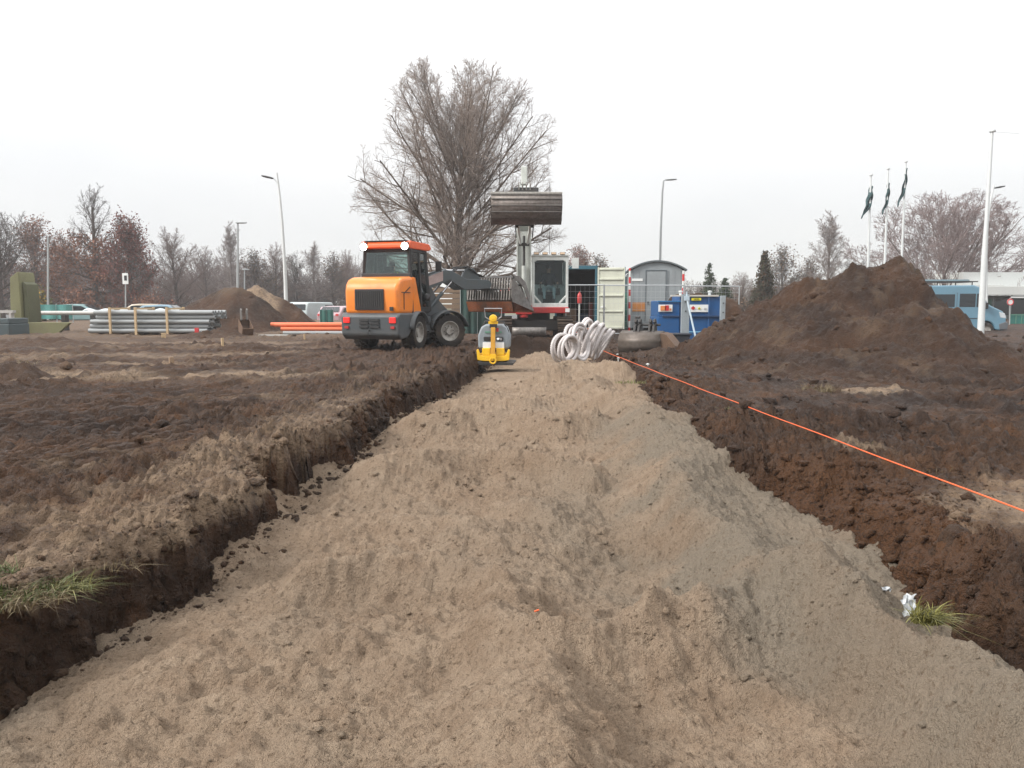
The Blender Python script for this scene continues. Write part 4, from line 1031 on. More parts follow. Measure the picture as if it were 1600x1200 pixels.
cyl = MB(); cyl.tube([(1.32,by,1.2),(1.24,by,2.35)], .075, 14); cyl.build('boom_cylinder', BOOM_P, exc)
cyl = MB(); cyl.tube([(1.24,by,2.35),(1.15,by,3.3)], .04, 10); cyl.build('boom_rod', DARKM, exc)
ZB0 = 3.50
class ZM(MB):
    def build(s, *a, **k):
        s.v = [(x, y, z if z < 3.5 else 3.5+(z-3.5)*.80) for x, y, z in s.v]; return MB.build(s, *a, **k)
ar = ZM()
for s2 in (-1, 1): ar.prism([(1.0,4.45),(1.05,5.0),(1.3,5.28),(1.60,5.20),(2.75,4.60),(2.92,4.62),(3.02,4.46),(2.90,4.32),(1.6,4.62),(1.25,4.30)], by+s2*.15-.02, by+s2*.15+.02, 'y')
ar.prism([(1.15,4.5),(1.35,5.2),(1.6,5.12),(2.9,4.5),(1.6,4.66)], by-.13, by+.13, 'y')
ar.build('dipper_arm', WHITE_P, exc, bevel=.012)
hd2 = ZM(); hd2.prism([(1.22,5.2),(1.20,5.82),(1.28,5.94),(1.40,5.90),(1.55,5.2)], by-.10, by+.10, 'y'); hd2.build('arm_head', BOOM_P, exc, bevel=.03)
# quick coupler and tilt bracket on top of the bucket
cp_ = ZM(); cp_.prism([(2.62,4.50),(2.62,4.78),(2.80,4.86),(3.10,4.80),(3.14,4.50)], by-.34, by+.40, 'y')
cp_.build('tilt_coupler', DARKM, exc, bevel=.03)
for k in range(4):
    e_ = ZM(); e_.prism([(2.86,4.72),(2.90,4.98),(3.02,5.02),(3.14,4.90),(3.12,4.7)], by-.20+k*.11, by-.16+k*.11, 'y'); e_.build('coupler_lug', STEEL_W, exc, bevel=.008)
# ditching bucket, its back and floor turned to the camera
bw_ = ZM(); HB = 1.03; bc = by + .04
sec2 = [(3.10,4.53),(3.30,4.50),(3.38,4.36),(3.40,4.20),(3.35,4.02),(3.22,3.84),(3.06,3.70),(2.66,3.56)]
def shell2(u, v):
    k = u*(len(sec2)-1); i = min(int(k), len(sec2)-2); f = k-i
    return (sec2[i][0]*(1-f)+sec2[i+1][0]*f, bc-HB+2*HB*v, sec2[i][1]*(1-f)+sec2[i+1][1]*f)
bw_.grid(shell2, 14, 2); STEEL_D = mat('worn_bucket_steel', (.235, .205, .185), .5, .3, .25, .5, 1.3, .25, 12)
bko = bw_.build('ditching_bucket', STEEL_D, exc, solid=.025, smooth=20)
for z, x_ in ((4.50,3.32),(4.35,3.41),(4.12,3.40),(3.90,3.30)):
    st_ = ZM(); st_.bar((x_, bc-HB, z), (x_, bc+HB, z), .05, .03); st_.build('bucket_rib', STEEL_W, bko, smooth=0)
tpb = ZM(); tpb.box(3.0,3.36,bc-HB-.01,bc+HB+.01,4.525,4.60); tpb.build('top_beam', mat('bright_worn_steel', (.42,.40,.36), .4, .5, .2, .25, 2, .2, 14), bko, bevel=.01)
bl2 = ZM(); bl2.prism([(3.10,3.715),(3.07,3.68),(2.70,3.50),(2.66,3.53)], bc-HB-.02, bc+HB+.02, 'y'); bl2.build('bucket_lip', STEEL_W, bko, bevel=.004)
for sy in (-1, 1):
    sp_ = ZM(); sp_.prism([(3.10,4.53),(3.30,4.50),(3.40,4.30),(3.38,4.05),(3.22,3.82),(3.04,3.68),(2.66,3.54),(2.70,4.0),(2.85,4.4)], bc+sy*HB-.012, bc+sy*HB+.012, 'y'); sp_.build('bucket_side', STEEL_B, bko)
# links between boom and bucket seen under its lip
for s2 in (-1, 1):
    lk = ZM(); lk.tube([(1.9,by+s2*.18,3.62),(1.55,by+s2*.17,3.40),(1.30,by+s2*.11,3.02)], .045, 10); lk.build('link_cylinder', WHITE_P, exc)
    lk = ZM(); lk.tube([(2.1,by+s2*.27,3.75),(1.95,by+s2*.27,3.45),(1.75,by+s2*.25,3.2)], .018, 6); lk.lathe([(0,-.05),(.10,-.05),(.10,.05),(0,.05)], (1.95, by+s2*.24, 3.58), 'y', 14); lk.build('hydraulic_hose', BLACK, exc)
lk = ZM(); lk.cbox((1.30,by,3.02),(.10,.34,.10)); lk.tube([(1.9,by-.26,3.6),(1.9,by+.26,3.6)], .05, 10); lk.build('link_pin', DARKM, exc, bevel=.01)

# ================================================================== PLATE COMPACTOR
pc = at(773, 569, 17.4)
comp = empty('plate_compactor', (pc.x, 17.4, pc.z+.01), R(-4), 'yellow and grey plate compactor with upright drawbar on flattened sand', 'plate compactor')
# faces the camera: local -y is towards us
b = MB(); b.prism([(-.44,.03),(-.42,0),(.42,0),(.44,.03),(.44,.05),(.38,.06),(-.38,.06),(-.44,.05)], -.42, .42, 'y'); b.v = [(y, x, z) if False else (x, y, z) for x, y, z in b.v]
b.build('base_plate', DARKM, comp, bevel=.006)
b = MB(); b.prism([(-.34,.10),(-.36,.32),(-.32,.34),(-.27,.20),(.27,.20),(.32,.34),(.36,.32),(.34,.10),(.20,.08),(-.20,.08)], -.36, -.28, 'y'); b.box(-.30,.30,-.29,.30,.10,.24); b.build('lower_frame', YELLOW, comp, bevel=.015)
b = MB(); b.box(-.24,-.06,-.345,-.28,.20,.36); b.box(.06,.24,-.345,-.28,.20,.36); b.build('belt_guard', YELLOW, comp, bevel=.02)
b = MB(); b.prism([(-.33,.34),(-.34,.62),(-.27,.80),(-.18,.86),(.18,.86),(.27,.80),(.34,.62),(.33,.34)], -.27, .34, 'y'); b.build('engine_cowl', mat('cowl_grey', (.22,.25,.27), .45, 0, .08, .3, 5), comp, bevel=.05, seg=3)
b = MB(); b.box(-.23,.23,-.31,-.27,.36,.48); b.build('warning_label', WHITE_L, comp, bevel=.004)
b = MB(); b.box(-.21,-.05,-.30,-.265,.51,.60); b.box(.05,.21,-.30,-.265,.51,.60); b.build('air_vent', BLACK, comp, bevel=.02)
b = MB(); b.tube([(.10,-.275,.54),(.10,-.31,.56)], .03, 12); b.cbox((.16,-.30,.55),(.05,.03,.05)); b.build('starter_cap', CHROME, comp)
b = MB(); b.box(-.18,.18,-.285,-.25,.68,.715); b.build('green_band', mat('green_band', (.10,.25,.18), .5), comp, smooth=0)
b = MB(); b.box(.06,.11,-.295,-.25,.70,.79); b.build('red_switch', RED_P, comp, bevel=.01)
b = MB(); b.tube([(-.30,-.10,.36),(-.30,-.10,.72),(-.20,-.08,.92),(.20,-.08,.92),(.30,-.10,.72),(.30,-.10,.36)], .02, 8); b.build('guard_bar', DARKM, comp)
b = MB(); b.bar((0,-.40,.16),(0,-.34,.80), .095, .06, up=(0,1,0)); b.build('drawbar', YELLOW_D, comp, bevel=.008)
b = MB(); b.ring((0,-.43,.10),(0,1,0), .062, .018, 18, 8); b.cbox((0,-.42,.19),(.13,.05,.10)); b.build('towing_eye', YELLOW, comp)
b = MB(); b.box(-.075,.075,-.36,-.24,.79,.88); b.build('drawbar_hinge', BLACK, comp, bevel=.01)
b = MB(); b.lathe([(0,-.08),(.075,-.07),(.085,0),(.075,.07),(0,.08)], (0,-.32,.99), 'y', 18); b.box(-.10,.10,-.36,-.28,.87,.93); b.build('handle_head', YELLOW, comp, bevel=.006)
b = MB(); b.tube([(-.06,-.32,.95),(-.17,-.33,1.02),(-.185,-.34,1.20),(.185,-.34,1.20),(.17,-.33,1.02),(.06,-.32,.95)], .012, 8); b.build('handle_loop', mat('handle_grey', (.35,.35,.36), .4, .6), comp)
# ================================================================== SOIL HEAPS
def heap(name, prof, Y0, wf, wb, step, label, seed, sandy=0.0, dark=.6, rust=.3, power=1.0, amp=1.0, z0=0.0, lump=None):
    """prof: silhouette as photograph pixels, standing at depth Y0; wf / wb: run-out towards / away from us"""
    P = [at(px, py, Y0) for px, py in prof]; X0, X1 = P[0].x, P[-1].x
    xs = np.arange(X0-.8, X1+.8, step); ys = np.concatenate([np.arange(Y0-wf-.3, Y0+.3, step), np.arange(Y0+.3, Y0+wb+.3, step*2.2)])
    X, Y = np.meshgrid(xs, ys)
    wx = X + .10*fbm(X*.5, Y*.5, 2, seed) + .06*fbm(X*2, Y*2, 2, seed+2)
    if power > 1.1: wx = wx*(1 + .48*np.where(Y < Y0, Y0/np.maximum(Y, 5)-1, 0)*sst(P[0].x+3.5, P[0].x+6.5, X))
    dy = Y - Y0 + .30*fbm(X*.45, Y*.45, 3, seed+5)
    top = np.interp(wx - .10*np.minimum(0, dy)*0, [p.x for p in P], [p.z for p in P], left=-.3, right=-.3)
    t = np.clip(np.where(dy < 0, -dy/wf, dy/wb), 0, 1.3)
    # slope straight from the crest and a flared foot
    f = np.maximum(0, 1 - t)**power*(1) ; f = np.where(t < .12, f - (.12-t)**2*1.5, f)
    Z = -.35 + (top+.35)*f
    Z = Z + amp*f**.3*(-.05 + .09*billow(X*.8, Y*.8, 3, seed+8) + .085*billow(X*2.3, Y*2.3, 3, seed+11, .6) + .045*billow(X*6, Y*6, 3, seed+14, .65) + .012*fbm(X*22, Y*22, 2, seed+18) + .05*fbm(X*1.2-Y*.1, Y*.35, 3, seed+21))
    if lump is not None: Z = Z + lump(X, Y)
    gz = ground_h(X, Y, False)
    nx, ny = len(xs), len(ys); idx = np.arange(nx*ny).reshape(ny, nx)
    F = np.stack([idx[:-1, :-1], idx[:-1, 1:], idx[1:, 1:], idx[1:, :-1]], -1).reshape(-1, 4)
    K = (Z > gz - .12); kf = (K[:-1, :-1] & K[:-1, 1:] & K[1:, 1:] & K[1:, :-1]).ravel(); F = F[kf]
    used = np.zeros(nx*ny, bool); used[F.ravel()] = True; re = np.cumsum(used)-1
    V = np.stack([X.ravel(), Y.ravel(), Z.ravel()], -1)[used]
    sd_ = sandy(X, Y, Z) if callable(sandy) else np.full(X.shape, sandy)
    A = {'sandy': np.clip(sd_, 0, 1).ravel()[used], 'rust': np.clip(rust + .5*fbm(X*1.1, Y*1.1, 3, seed+30), 0, 1).ravel()[used], 'dark': np.clip(dark + .4*fbm(X*.8, Y*.8, 3, seed+33), 0, 1).ravel()[used]}
    o = mesh_np(name, V, re[F], M_SOIL, True, None, A)
    tag(o, label, 'soil heap')
    # clods on its face
    g = np.random.default_rng(seed+50); nn = int(len(V)*.05); pk = g.choice(len(V), nn, replace=False); pts = V[pk]
    okk = (g.random(nn) < .25+.75*sst(-.2, .5, fbm(pts[:, 0]*1.1, pts[:, 1]*1.1, 2, seed+40))) & (pts[:, 1] < Y0+1); pts = pts[okk]
    r = step*(.25 + 1.7*g.random(len(pts))**6)
    c = scatter('clods', pts, r, 1, M_SOIL, seed+51, .8, .42, {'sandy': np.full(len(pts), .0), 'rust': g.uniform(0, .8, len(pts)), 'dark': g.uniform(.3, 1, len(pts))}, o)
    c['kind'] = 'stuff'
    return o
def near_lump(X, Y):
    # dug-out scar and slumped blocks on the face, turf sods on the crest
    P1 = at(1405, 495, 14.4); P2 = at(1330, 412, 17); P3 = at(1235, 447, 17.2)
    z = -.42*np.exp(-(((X-P1.x-.35)/.75)**2 + ((Y-15.2)/.42)**2)) + .20*np.exp(-(((X-P1.x)/.7)**2 + ((Y-14.3)/.5)**2))
    z = z + .08*np.exp(-(((X-P3.x)/.35)**2 + ((Y-17)/.3)**2))
    return z
big_heap = heap('soil_heap', [(1010,560),(1060,545),(1100,519),(1130,500),(1180,472),(1210,464),(1240,447),(1285,432),(1310,425),(1328,416),(1345,413),(1362,413),(1378,410),(1392,405),(1412,405),(1432,428),(1448,450),(1472,476),(1498,504),(1526,526),(1560,540),(1600,552),(1660,575)],
                17.0, 6.5, 4.5, .046, 'large dark brown soil heap with crumbling face in front of the blue van', 200, lambda X, Y, Z: .18*sst(.1, .7, fbm(X*1.5, Y*1.5, 3, 207)), .82, .18, 1.12, .82, lump=near_lump)
far_heap = heap('soil_heap', [(272,520),(285,482),(300,470),(335,453),(352,448),(375,447),(390,454),(420,474),(445,497),(472,518)], 34.0, 3.0, 2.5, .11,
                'smooth dark brown soil heap behind the small bucket and the grey pipe bundle', 300, lambda X, Y, Z: .25*sst(1.2, 1.8, Z)*sst(-.3, .4, fbm(X, Y, 2, 305)), .85, .3, 1.0, .45)
sand_heap = heap('soil_heap', [(372,500),(388,450),(400,446),(410,447),(425,456),(445,466),(470,480),(500,512)], 37.5, 3.0, 2.5, .12,
                'sandy brown heap behind the smooth dark soil heap, by the tall lamp post', 340, lambda X, Y, Z: .85*sst(at(446, 470, 37).x, at(425, 470, 37).x, X+.3*fbm(X, Y, 2, 345)), .6, .6, 1.0, .6)
# small lumps of earth dug out on the left field
def mound(px, py, Y, w, h, label, seed, **kw):
    c = gp(px, py) if Y is None else at(px, py, Y)
    n = 46; xs = np.linspace(-w, w, n); ys = np.linspace(-w*.8, w*.8, n); X, Yg = np.meshgrid(xs, ys)
    d = np.hypot(X/w, Yg/(w*.8)); WX, WY = X+c.x, Yg+c.y
    Z = h*np.maximum(0, 1-d)**.8*(1+.5*fbm(WX*2.5, WY*2.5, 3, seed)) + .10*h*fbm(WX*9, WY*9, 3, seed+3) + ground_h(WX, WY, False) - .03 - .25*np.maximum(0, d-.9)
    idx = np.arange(n*n).reshape(n, n); F = np.stack([idx[:-1, :-1], idx[:-1, 1:], idx[1:, 1:], idx[1:, :-1]], -1).reshape(-1, 4)
    A = {'sandy': np.full(n*n, kw.get('sandy', .05)), 'rust': np.full(n*n, .3), 'dark': np.full(n*n, kw.get('dark', .9))}
    return tag(mesh_np('earth_mound', np.stack([WX.ravel(), WY.ravel(), Z.ravel()], -1), F, M_SOIL, True, None, A), label, 'earth mound')
mound(385, 549, None, .9, .28, 'low dark earth mound beside the thin wooden peg', 400)
mound(330, 528, None, 1.5, .30, 'dug earth mound between red-capped peg and dark heap', 405, dark=.7)
mound(15, 590, None, .75, .30, 'dark earth clod with dry grass at the left field edge', 410)
mound(60, 540, None, 2.2, .25, 'long low bank of earth in front of the olive boards', 415, dark=.5)
mound(485, 523, None, .8, .16, 'small dark earth bump left of the loader wheel', 420)
mound(1030, 556, 18.3, .8, .20, 'earth slumped against the mouth of the digger bucket', 425)
mound(905, 528, 24.0, 1.3, .42, 'bank of dug soil in front of the excavator tracks', 430, dark=1.0)
mound(820, 530, 24.3, 1.3, .28, 'dark soil thrown up under the excavator blade', 435, dark=1.0)
mound(1470, 826, None, .17, .15, 'dark brown clod lying on pale sand by the orange line', 440, dark=1.0)

# ================================================================== PIPES, BUNDLES
PVC = mat('grey_pipe', (.30, .315, .315), .45, 0, .05, .12, 3, 0)
PVC_IN = mat('pipe_inside', (.03, .03, .032), .7, 0, 0, 0, 3, 0)
PVC_O = mat('orange_pipe', (.72, .16, .06), .45, 0, .05, .1, 3, 0)
TIMBER = mat('pine_batten', (.50, .36, .21), .8, 0, .15, .15, 4, .2)
bY = 29.5; p0 = at(136, 519, bY); p1 = at(322, 519, bY); zb = hz(p0.x+2, bY)
bundle = empty('pipe_bundle', (p0.x, bY, zb), 0, 'bundle of long grey drainage pipes held by pine battens', 'pipe bundle')
rp = .078; L0 = p1.x-p0.x
pm = MB(); pm.lathe([(rp-.012, 0), (rp, 0), (rp, L0), (rp-.012, L0), (rp-.012, .6)], (0,0,0), 'x', 12)
base_pipe = None
for r in range(5):
    for c in range(8):
        off = rnd.uniform(-.05, .12) + (.22 if r > 2 else 0) + (.1 if (r+c) % 3 == 0 else 0) - (.1 if r == 0 else 0)
        loc = (off, .09 + c*.162 + (.08 if r % 2 else 0), .10 + rp + r*.168)
        if base_pipe is None:
            base_pipe = pm.build('pipe', PVC, bundle, loc=loc)
        else:
            q = base_pipe.copy(); COL.objects.link(q); q.location = loc
for px in (173, 213, 262):
    x = at(px, 500, bY).x - p0.x
    b = MB(); b.box(x-.04, x+.04, -.09, -.02, -.02, 1.04); b.build('batten', TIMBER, bundle, bevel=.006)
    b = MB(); b.box(x-.04, x+.04, 1.42, 1.49, -.02, 1.04); b.build('batten', TIMBER, bundle, bevel=.006)
    b = MB(); b.box(x-.035, x+.035, -.02, 1.42, .95, 1.02); b.build('batten', TIMBER, bundle)
    b = MB(); b.box(x-.035, x+.035, -.02, 1.42, -.02, .06); b.build('batten', TIMBER, bundle)
# orange pipes on grey ones
oY = 30.0; q0 = at(424, 517, oY)
ob = empty('pipe_stack', (q0.x, oY, hz(q0.x+1, oY)), 0, 'loose stack of orange sewer pipes lying on two grey pipes', 'pipe stack')
for i, (x0, dx, y, z, a, m_) in enumerate([(.45,3.4,.0,.075,0,PVC),(.7,3.4,.25,.075,.01,PVC),(.35,3.2,.05,.225,.0,PVC_O),(.55,3.2,.25,.225,.0,PVC_O),(.1,3.4,.12,.37,-.006,PVC_O),(-.1,3.6,.30,.39,.0,PVC_O),(.3,3.2,.40,.24,.0,PVC_O)]):
    m2 = MB(); m2.lathe([(.06,0),(.075,0),(.075,dx-.2),(.092,dx-.18),(.092,dx),(.07,dx),(.06,.5)], (0,0,0), 'x', 12)
    o = m2.build('pipe', m_, ob, loc=(x0, y, z)); o.rotation_euler = (0, a, .02*(i % 3 - 1))
b0 = at(403, 522, 28.6); pl_ = MB(); pl_.box(0, 1.05, 0, .18, 0, .05); o = pl_.build('plank', mat('pale_board', (.48,.47,.44), .8), loc=(b0.x, 28.6, hz(b0.x, 28.6)+.01), bevel=.006); tag(o, 'pale board lying flat on the soil before the orange pipes', 'board')
# red-white drain pipes far left: long grey pipes on the ground behind
b0 = at(45, 489, 33.5); m_ = MB(); m_.lathe([(.05,0),(.085,0),(.085,3.0),(.05,3.0)], (0,0,0), 'x', 12); o = m_.build('pipe', mat('pale_pipe', (.52,.50,.47), .5), loc=(b0.x, 33.5, b0.z)); tag(o, 'long pale pipe laid behind the olive boards', 'pipe')
k_ = MB()
for x in (.2, 1.5, 2.7): k_.box(b0.x+x-.08, b0.x+x+.08, 33.35, 33.65, b0.z-.75, b0.z-.086)
o = k_.build('trestle', DARKM); tag(o, 'dark low supports under the long pale pipe', 'trestle')
# pale cover sheet on the ground behind the pipe bundle
m_ = MB(); c0 = at(125, 483, 36)
m_.grid(lambda u, v: (c0.x + 5.2*u, 36+1.4*v, c0.z - .50*abs(v-.3) + .07*math.sin(u*17)*math.cos(v*5) + .05*math.sin(u*41)), 60, 8); o = m_.build('cover_sheet', mat('pale_sheet', (.55,.60,.60), .5), solid=.01); tag(o, 'pale plastic sheet draped behind the grey pipe bundle', 'plastic sheet')

# ---- olive boards leaning at the far left: one upright, one lying
OLIVE = mat('olive_panel', (.165, .16, .075), .75, 0, .15, .35, 1.2, .1)
OLIVE_D = mat('olive_panel_side', (.10, .105, .055), .75, 0, .15, .3, 1.5, .1)
oY2 = 31.0; pa = at(20, 512, oY2); zz = hz(pa.x, oY2)
ol = empty('steel_trench_box', (pa.x, oY2, zz), 0, 'olive green L-shaped steel panel, one leg upright and one on the ground', 'steel panel')
W_ = at(115, 510, oY2).x - pa.x
m_ = MB(); m_.prism([(.0,0),(.38,0),(.40,1.0),(.38,2.25),(.34,2.38),(.03,2.15),(-.02,1.0)], -.05, 1.0, 'y'); m_.build('upright_leg', OLIVE, ol, bevel=.03)
m_ = MB(); m_.prism([(.05,-.02),(W_*.78,-.02),(W_,.42),(W_-.1,.44),(.40,.44),(.05,.44)], -.25, -.06, 'y'); m_.build('ground_leg', OLIVE, ol, bevel=.02)
m_ = MB(); m_.prism([(.42,.05),(.62,.45),(.56,1.9),(.42,2.0)], .10, .9, 'y'); m_.build('side_web', OLIVE_D, ol, bevel=.02)
cpos = at(-6, 515, 28); m_ = MB(); m_.box(0,.55,0,1.2,.0,.42); m_.box(.02,.53,.02,1.18,.42,.62); o = m_.build('crate', mat('dark_grey_crate', (.05,.07,.075), .6), loc=(cpos.x-.1, 28, hz(cpos.x, 28)), bevel=.03); tag(o, 'dark grey-green crate cut by the left frame edge', 'crate')
m_ = MB(); c_ = at(0, 487, 30.5); m_.box(c_.x-2, at(20, 487, 30.5).x, 30.5, 30.7, c_.z-.05, c_.z+.05); m_.box(c_.x-.2, c_.x-.1, 30.5, 30.7, -.1, c_.z-.05); m_.box(at(17, 487, 30.5).x-.08, at(17, 487, 30.5).x, 30.5, 30.7, -.1, c_.z-.05); o = m_.build('barrier', mat('pale_barrier', (.42,.40,.38), .6)); tag(o, 'pale low barrier rail at the far left edge', 'barrier')

# ---- small digging bucket standing on the soil
sb_ = at(384, 520, 28.6)
sbk = empty('digging_bucket', (sb_.x, 28.6, hz(sb_.x, 28.6)), R(20), 'small narrow digging bucket standing before the dark heap', 'digger bucket')
m_ = MB(); sc_ = [(-.25,.62),(-.32,.35),(-.25,.08),(0,.0),(.30,.05),(.42,.30)]
for i in range(len(sc_)-1): m_.bar((sc_[i][0],0,sc_[i][1]), (sc_[i+1][0],0,sc_[i+1][1]), .36, .02, up=(0,0,1))
for y in (-.18,.18): m_.prism(sc_, y-.01, y+.01, 'y')
m_.build('bucket_shell', RUST, sbk, smooth=0)
for y in (-.1,.1):
    m_ = MB(); m_.prism([(-.30,.55),(-.10,.6),(-.12,.95),(-.22,1.0),(-.30,.9)], y-.02, y+.02, 'y'); m_.build('bucket_ear', STEEL_W, sbk)
sbk.rotation_euler = (0, 0, R(-60))

# ================================================================== CORRUGATED DRAIN COILS
COILM = mat('ribbed_drain_pipe', (.55, .51, .495), .8, 0, .15, .35, 3, .3)
def coil(px, py, Y, R0, ax, loops, label, r=.062, tilt=None):
    c = at(px, py, Y); root = empty('drain_coil', (c.x, Y, c.z), 0, label, 'pipe coil', 'white ribbed drain pipe coils')
    ax = Vector(ax).normalized(); u = ax.cross(Vector((0,0,1))).normalized(); w = u.cross(ax)
    for k in range(loops):
        m = MB(); off = (k - (loops-1)/2)*r*1.75; jx = Vector((rnd.uniform(-.02,.02), rnd.uniform(-.02,.02), rnd.uniform(-.03,.03)))
        a2 = (ax + Vector((rnd.uniform(-.05,.05), rnd.uniform(-.05,.05), rnd.uniform(-.07,.07)))).normalized(); uu = a2.cross(Vector((0,0,1))).normalized(); ww = uu.cross(a2)
        RR = R0 + rnd.uniform(-.03, .03); n, kk = 84, 8; vs, fs = [], []
        for i in range(n):
            a = 2*math.pi*i/n; d = uu*math.cos(a) + ww*math.sin(a); rr_ = r*(1 + .16*(1 if i % 2 else -1)); sag = 1 + .04*math.sin(a*2+k)
            for j in range(kk):
                b = 2*math.pi*j/kk; vs.append(ax*off + jx + d*(RR*sag + rr_*math.cos(b)) + a2*rr_*math.sin(b))
        for i in range(n):
            for j in range(kk): fs.append((i*kk+j, ((i+1)%n)*kk+j, ((i+1)%n)*kk+(j+1)%kk, i*kk+(j+1)%kk))
        m._add(vs, fs); m.build('pipe_loop', COILM, root, smooth=80)
    return root
coil(884, 544, 15.8, .26, (.70,-.71,-.05), 5, 'nearest white ribbed drain coil, upright, its open ring facing left', .030)
coil(903, 534, 16.3, .34, (.85,-.50,.16), 4, 'white ribbed drain coil just behind the upright front ring', .034)
coil(918, 530, 16.8, .37, (.92,-.34,-.28), 4, 'leaning white ribbed drain coil in the middle of the row', .034)
coil(931, 532, 17.1, .37, (.90,-.26,-.42), 4, 'white ribbed drain coil tipped to the right near the row end', .034)
coil(941, 538, 17.5, .34, (.82,-.22,-.60), 3, 'rearmost white ribbed drain coil, leaning lowest towards the fence', .034)

# ================================================================== OPEN CONTAINER, SHEDS
TEAL = mat('container_teal', (.030, .115, .155), .5, 0, .1, .25, 1.5, .1)
CREAM = mat('cream_door', (.60, .61, .50), .55, 0, .05, .22, 1.6, .05)
GREENC = mat('green_container', (.085, .23, .165), .6, 0, .1, .3, 1.5)
SHADE_IN = mat('inside_shade', (.012, .013, .014), .9, 0, .1, 0)  # near-black colour that carries the shade of the container interior
PLY = mat('plywood', (.20, .13, .08), .85, 0, .2, .2)
cY = 31.0
def X(px, Y): return at(px, 500, Y).x
def Z(py, Y): return at(800, py, Y).z
cx0, cx1 = X(866, cY), X(933, cY); ct_, cb_ = Z(415, cY), Z(519, cY)
con = empty('shipping_container', ((cx0+cx1)/2, cY, cb_), 0, 'teal shipping container with dark open interior and cream doors swung wide', 'container')
w2 = (cx1-cx0)/2; H = ct_-cb_; L = 6.0
for nm, (a, b, c, d, e, f) in {'side_wall': (-w2,-w2+.05,.1,L,.1,H-.08), 'side_wall ': (w2-.05,w2,.1,L,.1,H-.08)}.items():
    m_ = MB(); m_.box(a,b,c,d,e,f)
    for k in range(18): m_.box(a-.03 if a < 0 else a+.05, a if a < 0 else b+.03, .35+k*.31, .35+k*.31+.15, .15, H-.12)
    m_.build('side_wall', TEAL, con, smooth=0)
m_ = MB(); m_.box(-w2,w2,.1,L,H-.08,H-.03); m_.build('container_roof', TEAL, con, smooth=0)
m_ = MB(); m_.box(-w2,w2,L-.05,L,.1,H-.08); m_.build('end_wall', TEAL, con, smooth=0)
m_ = MB(); m_.box(-w2+.05,w2-.05,.1,L-.05,.10,.16); m_.build('container_floor', PLY, con, smooth=0)
m_ = MB(); m_.box(-w2+.05,-w2+.07,.12,L-.06,.16,H-.1); m_.box(w2-.07,w2-.05,.12,L-.06,.16,H-.1); m_.box(-w2+.07,w2-.07,L-.09,L-.06,.16,H-.1); m_.box(-w2+.07,w2-.07,.12,L-.09,H-.12,H-.10); m_.build('interior_shade', SHADE_IN, con, smooth=0)  # near-black sheets over the inner walls, standing in for shade
m_ = MB(); m_.box(-w2,-w2+.09,0,.1,0,H); m_.box(w2-.09,w2,0,.1,0,H); m_.box(-w2+.09,w2-.09,0,.1,H-.14,H); m_.box(-w2+.09,w2-.09,0,.1,0,.14); m_.build('door_frame', TEAL, con, bevel=.01)
dw = X(974, cY) - cx1 + .03
def cdoor(px_hinge, sgn, parent, width):
    d_ = empty('door', (px_hinge, -.03, .12)); d_.parent = parent
    hh = H - .2
    m_ = MB(); m_.box(0, sgn*width if sgn > 0 else 0, 0, .04, 0, hh) if sgn > 0 else m_.box(-width, 0, 0, .04, 0, hh)
    m_.build('door_panel', CREAM, d_, smooth=0)
    x0_, x1_ = (0, width) if sgn > 0 else (-width, 0)
    for zz_ in (.02, hh*.28, hh*.535, hh*.80, hh-.09):
        q = MB(); q.prism([(zz_,0),(zz_+.07,-.045) if False else (zz_+.05,0),(zz_+.05,0)], 0, 1, 'x') if False else q.box(x0_+.07, x1_-.07, -.045, 0, zz_, zz_+.07); q.build('door_rib', CREAM, d_, bevel=.012)
    for xx in (x0_, x1_-.06):
        q = MB(); q.box(xx, xx+.06, -.03, 0, 0, hh); q.build('door_edge', CREAM, d_, bevel=.008)
    q = MB(); q.box(x1_-.03 if sgn > 0 else x0_, x1_+.015 if sgn > 0 else x0_+.03, .0, .05, 0, hh+.02); q.build('rubber_seal', TEAL, d_, smooth=0)
    q = MB(); q.cbox((x0_+.20, -.05, hh*.36), (.14, .04, .06)); q.build('door_latch', WHITE_L, d_, bevel=.01)
    return d_
d_ = cdoor(w2, 1, con, dw); d_.rotation_euler = (0, 0, R(-8))
d_ = cdoor(-w2, -1, con, dw); d_.rotation_euler = (0, 0, R(25))
# clutter inside the container
for i, (px, y, w, h, mt, lb) in enumerate([(890, 1.6, .5, .7, PLY, 'brown wooden box inside the open container, left side'), (915, 2.2, .6, .5, mat('dark_blue_box', (.03,.05,.10), .6), 'dark blue box inside the open container'), (925, 1.2, .28, .95, mat('dull_red_case', (.16,.03,.02), .6), 'dull red case standing inside the container door')]):
    m_ = MB(); m_.box(-w/2,w/2,-w/2,w/2,0,h); m_.box(-w/2-.01,w/2+.01,-w/2-.01,w/2+.01,h,h+.04); o = m_.build('storage_box', mt, loc=(X(px, cY+y), cY+y, cb_+.16), bevel=.01); tag(o, lb, 'box')
